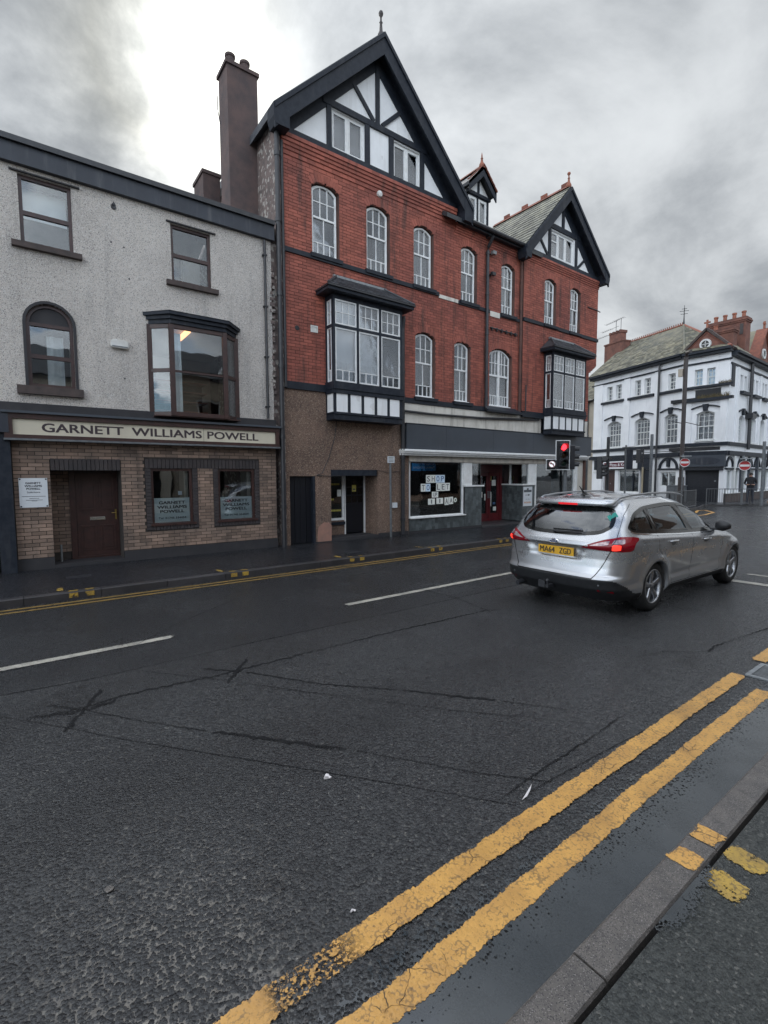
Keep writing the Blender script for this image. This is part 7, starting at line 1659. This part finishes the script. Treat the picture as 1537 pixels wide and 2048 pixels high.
text('Ford', lambda a, o, z: tuple(rsurf(-a, z, .0125)), -.034, .034, .884, .908, 0, 'chrome', bd)
text('Focus', lambda a, o, z: tuple(rsurf(-a, z, .003)), -.60, -.50, .665, .69, 0, 'chrome', car)
strip('plate_handle', [(-.34, .862), (.34, .862)], rs, .004, .012, 'steel_grey')
mb = MB(); mb.box(CX-.07, CX+.3, CY-.02, CY+.02, .29, .33); mb.tube([(CX-.05, CY, .31), (CX-.06, CY, .37)], .014, 8); lathe(mb, [(.001, -.025), (.02, -.018), (.025, 0), (.02, .018), (.001, .025)], (CX-.06, CY, .385), 2, 10); mb.build('tow_bar', 'dark_metal', car)
MB().box(CX+.0, CX+.03, CY+.08, CY+.18, .27, .36).build('tow_socket', 'dark_metal', car); MB().tube([(CX-.0, CY+.52, .26), (CX+.3, CY+.5, .28)], .035, 10).build('exhaust', 'dark_metal', car)
MB().box(CX+.5, CX+4.1, CY-.62, CY+.62, .20, .32).build('underbody', 'car_black', car)
# cabin
MB().box(CX+.25, CX+3.3, CY-.70, CY+.70, .45, .62).build('cabin_floor', 'seat_cloth', car); MB().box(CX+.45, CX+1.15, CY-.62, CY+.62, .6, .93).build('load_cover', 'seat_cloth', car)
for x, y in ((1.20, -.42), (1.20, 0), (1.20, .42), (2.12, -.37), (2.12, .37)):
    MB().box(CX+x, CX+x+.16, CY+y-.22, CY+y+.22, .6, 1.12).build('seat', 'seat_cloth', car, bevel=.04); MB().box(CX+x+.02, CX+x+.12, CY+y-.11, CY+y+.11, 1.15, 1.30).build('headrest', 'seat_cloth', car, bevel=.03)
MB().box(CX+2.95, CX+3.3, CY-.70, CY+.70, .6, .92).build('dashboard', 'car_black', car, bevel=.03)
m_ = MB(); q = [(CX+2.83-.10*math.sin(t), CY-.37+.18*math.cos(t), .93+.16*math.sin(t)) for t in [2*math.pi*k/20 for k in range(21)]]; m_.tube(q, .013, 6); m_.build('steering_wheel', 'car_black', car)
mb = MB()
for k in range(6): mb.tube([(CX+1.05, CY-.6+k*.24, .93), (CX+1.08, CY-.5+k*.2, 1.36)], .004, 4)
for z in (1.0, 1.1, 1.2, 1.3): mb.tube([(CX+1.06, CY-.6, z), (CX+1.06, CY+.6, z)], .004, 4)
mb.build('dog_guard', 'galvanised', car)

# ================================================================== PEOPLE
def person(label, loc, rz, J, E_, mats, hairm='hair_dark', sc=1., face=True, hair=True, shoes=True):
    """J: joint name -> (x,y,z,rx,ry); E_: edges; one skinned body"""
    r0 = root('person', label, 'person', loc); names = list(J); me = bpy.data.meshes.new('body'); me.from_pydata([Vector(J[n][:3])*sc for n in names], [(names.index(a), names.index(b)) for a, b in E_], [])
    o = bpy.data.objects.new('body', me); COL.objects.link(o); md = o.modifiers.new('skin', 'SKIN'); md.use_smooth_shade = True; sb = o.modifiers.new('sub', 'SUBSURF'); sb.levels = 2; sb.render_levels = 2
    for i, n in enumerate(names): d = me.skin_vertices[0].data[i]; d.radius = (J[n][3]*sc, J[n][4]*sc); d.use_root = (n == 'pelvis')
    bpy.context.view_layer.update(); dg_ = bpy.context.evaluated_depsgraph_get(); me2 = bpy.data.meshes.new_from_object(o.evaluated_get(dg_)); o.modifiers.clear(); o.data = me2
    me2.materials.clear()
    for m_ in mats[0]: me2.materials.append(MT[m_])
    for p in me2.polygons: p.material_index = mats[1](p.center/sc); p.use_smooth = True
    o.parent = r0; r0.rotation_euler = (0, 0, rz); WL[o.name] = Vector((0, 0, 0))
    hd = Vector(J['head'][:3])*sc
    def blob(nm, c, s_, m_, par, n=12):
        mb = MB(); lathe(mb, [(math.sin(math.pi*k/8), -math.cos(math.pi*k/8)) for k in range(9)], (0, 0, 0), 2, n); mb.v = [Vector((c[0]+v.x*s_[0], c[1]+v.y*s_[1], c[2]+v.z*s_[2])) for v in mb.v]
        q = mb.build(nm, m_, None, smooth=True); q.parent = par; return q
    if hair: blob('hair', hd+Vector((0, .018, .035))*sc, (.088*sc, .10*sc, .095*sc), hairm, r0, 16)
    if face:
        blob('nose', hd+Vector((0, -.105, -.01))*sc, (.013, .02, .022), 'skin', r0, 8)
        for sx_ in (-1, 1): blob('eye', hd+Vector((sx_*.032, -.088, .02))*sc, (.012, .010, .006), 'hair_dark', r0, 8); blob('ear', hd+Vector((sx_*.088, .01, 0))*sc, (.012, .022, .03), 'skin', r0, 8)
    if shoes:
        for k in ('footR', 'footL'):
            f = Vector(J[k][:3])*sc; blob('shoe', f+Vector((0, -.035, .0))*sc, (.052*sc, .14*sc, .05*sc), 'shoe', r0, 12)
    return r0
base_e = [('pelvis', 'waist'), ('waist', 'chest'), ('chest', 'neck'), ('neck', 'head'), ('chest', 'shR'), ('shR', 'elR'), ('elR', 'wrR'), ('wrR', 'haR'), ('chest', 'shL'), ('shL', 'elL'), ('elL', 'wrL'), ('wrL', 'haL'),
          ('pelvis', 'hipR'), ('hipR', 'knR'), ('knR', 'anR'), ('anR', 'footR'), ('pelvis', 'hipL'), ('hipL', 'knL'), ('knL', 'anL'), ('anL', 'footL')]
def fingers(J, E_, hand, d, side):
    h = Vector(J[hand][:3]); d = Vector(d).normalized(); sd_ = d.cross(Vector((0, 0, 1))).normalized() if abs(d.z) < .9 else Vector((1, 0, 0))
    for i, (off, l) in enumerate(((-.03, .07), (-.01, .08), (.01, .078), (.03, .06))):
        a = h+sd_*off+d*.03; b = a+d*l*.6; c = b+(d*.5+Vector((0, 0, -.5)))*l*.5
        for nm, p, r_ in ((f'{hand}f{i}a', a, .011), (f'{hand}f{i}b', b, .010), (f'{hand}f{i}c', c, .006)): J[nm] = (*p, r_, r_)
        E_ += [(hand, f'{hand}f{i}a'), (f'{hand}f{i}a', f'{hand}f{i}b'), (f'{hand}f{i}b', f'{hand}f{i}c')]
    a = h+sd_*.035*side; b = a+sd_*.025*side+d*.03; J[f'{hand}ta'] = (*a, .012, .012); J[f'{hand}tb'] = (*b, .009, .009); E_ += [(hand, f'{hand}ta'), (f'{hand}ta', f'{hand}tb')]
J1 = dict(pelvis=(0, 0, .95, .16, .11), waist=(0, 0, 1.12, .16, .115), chest=(0, .0, 1.33, .19, .13), neck=(0, .0, 1.50, .06, .06), head=(0, -.015, 1.63, .085, .10),
          shR=(-.19, 0, 1.42, .075, .07), elR=(-.27, .03, 1.14, .052, .05), wrR=(-.17, -.17, 1.07, .036, .033), haR=(-.10, -.22, 1.09, .03, .022), shL=(.19, 0, 1.42, .075, .07), elL=(.27, .03, 1.14, .052, .05), wrL=(.17, -.17, 1.07, .036, .033), haL=(.10, -.22, 1.09, .03, .022),
          hipR=(-.10, 0, .88, .10, .10), knR=(-.11, -.01, .48, .065, .065), anR=(-.12, .02, .09, .045, .045), footR=(-.13, -.05, .045, .042, .03), hipL=(.10, 0, .88, .10, .10), knL=(.11, -.01, .48, .065, .065), anL=(.12, .02, .09, .045, .045), footL=(.13, -.05, .045, .042, .03))
E1 = list(base_e); fingers(J1, E1, 'haR', (.6, -.7, .2), -1); fingers(J1, E1, 'haL', (-.6, -.7, .2), 1)
person('person in a black jacket and dark trousers standing behind the far railing', (31.9, 9.35, .1), R(-72), J1, E1, (['cloth_navy', 'cloth_black', 'skin'], lambda c: 2 if c.z > 1.52 or (c.y < -.19 and 1.0 < c.z < 1.2) else 1 if c.z > .93 else 0))
J2 = dict(J1); J2.update(hipR=(-.10, 0, .88, .105, .105), knR=(-.12, -.30, .55, .085, .085), anR=(-.13, -.36, .12, .075, .08), footR=(-.13, -.44, .045, .042, .03), knL=(.11, .12, .48, .08, .08), anL=(.12, .42, .16, .07, .07), footL=(.13, .37, .06, .042, .03),
          elR=(-.27, .14, 1.16, .055, .052), wrR=(-.26, .10, .93, .036, .033), haR=(-.25, .06, .85, .03, .025), elL=(.27, -.12, 1.16, .055, .052), wrL=(.25, -.30, 1.0, .036, .033), haL=(.24, -.36, .95, .03, .025))
for k in list(J2):
    if 'f' in k[3:] or k.endswith('ta') or k.endswith('tb'):
        if k.startswith('ha'): del J2[k]
E2 = list(base_e); fingers(J2, E2, 'haR', (0, -.3, -1), 1); fingers(J2, E2, 'haL', (0, -.6, -.7), -1)
person('person in loose olive trousers walking into view at the right edge', (18.25, 4.42, 0), R(142), J2, E2, (['cloth_olive', 'cloth_navy', 'skin'], lambda c: 2 if c.z > 1.52 or (abs(c.x) > .2 and c.z < .97 and c.z > .75) else 1 if c.z > .95 else 0))
J3 = dict(pelvis=(0, 0, .0, .15, .11), waist=(0, .04, .17, .15, .11), chest=(0, .08, .38, .18, .12), neck=(0, .07, .53, .055, .055), head=(0, .04, .65, .082, .095),
          shR=(-.18, .07, .46, .07, .065), elR=(-.24, -.14, .27, .05, .05), wrR=(-.17, -.36, .31, .035, .033), haR=(-.14, -.43, .33, .03, .024), shL=(.18, .07, .46, .07, .065), elL=(.24, -.14, .27, .05, .05), wrL=(.17, -.36, .31, .035, .033), haL=(.14, -.43, .33, .03, .024),
          hipR=(-.10, -.05, -.02, .09, .09), knR=(-.13, -.42, .05, .07, .07), anR=(-.13, -.62, -.2, .045, .045), footR=(-.13, -.70, -.24, .04, .03), hipL=(.10, -.05, -.02, .09, .09), knL=(.13, -.42, .05, .07, .07), anL=(.13, -.62, -.2, .045, .045), footL=(.13, -.70, -.24, .04, .03))
E3 = list(base_e); fingers(J3, E3, 'haR', (0, -.8, .1), -1); fingers(J3, E3, 'haL', (0, -.8, .1), 1)
person('driver in a pale blue shirt at the wheel of the silver car', (CX+2.36, CY-.37, .64), R(90), J3, E3, (['cloth_navy', 'cloth_blue', 'skin'], lambda c: 2 if c.z > .53 or (c.y < -.30 and c.z > .2) else 1 if c.z > .08 else 0), sc=.98)

# ================================================================== BUILDINGS ACROSS THE STREET, BEHIND THE VIEWER
def plainhouse(name, label, x0, x1, y, h, m, gable, wins, wz):
    b = root(name, label, 'building', ((x0+x1)/2, y, .1)); FF = lambda s, o, z: (s, y+o, z)
    ops = [Op(a, a+1.1, z, z+1.6) for a in wins for z in wz]
    rowwall(FF, x0, x1, .1, h, ops, -.3, 0).build('wall', m, b)
    for o_ in ops:
        w = MB(FF).ring(o_.loop(), o_.loop(.08), -.15, -.05).build('window', 'mould_white', b); MB(FF).box(o_.a+.07, o_.b-.07, -.12, -.11, o_.z0+.07, o_.z1-.07).build('pane', 'glass', w)
        MB(FF).box(o_.a+.07, o_.b-.07, -.13, -.09, (o_.z0+o_.z1)/2-.03, (o_.z0+o_.z1)/2+.03).build('glazing_bar', 'mould_white', w)
        MB(FF).box(o_.a-.08, o_.b+.08, -.02, .10, o_.z0-.12, o_.z0).build('sill', 'black_paint', b)
    MB(FF).box(x0, x1, -6, -5.9, .1, h).build('back_wall', 'interior', b); MB(FF).box(x0, x1, -.02, .1, 2.6, 3.1).build('fascia', 'dark_fascia', b); MB(FF).box(x0+.5, x1-.5, -.02, .05, .5, 2.5).build('shop_window', 'car_gloss_black', b)
    mb = MB(FF)
    for p in ((x0, .3, h), (x1, .3, h), (x1, -3, h+1.8), (x0, -3, h+1.8), (x1, -6.3, h), (x0, -6.3, h)): mb.P(*p)
    mb.f = [(0, 1, 2, 3), (3, 2, 4, 5), (0, 3, 5), (1, 4, 2)]; mb.build('roof', 'slate', b)
    if gable: c = (x0+x1)/2; MB(FF).ext([(c-2, h-.1), (c+2, h-.1), (c, h+2.2)], -.4, .05).build('gable', 'gable_white', b)
plainhouse('opposite_house', 'cream house across the street behind the viewer', -9, 5.5, -3.2, 5.9, 'pale_render', False, (-7.5, -5, -2.2, 1.0, 3.6), (3.6,))
plainhouse('opposite_house', 'rendered gabled house across the street behind the viewer', 5.6, 13.0, -3.2, 6.4, 'house_render', True, (6.6, 9.0, 11.2), (3.7,))
plainhouse('opposite_house', 'brown rendered house furthest along the street, added unseen for the car glass reflections', 13.1, 25.0, -3.2, 6.6, 'brown_dash', False, (14.5, 17.2, 20.0, 22.6), (3.7,))  # unseen house, added so the car's side windows reflect a dark wall
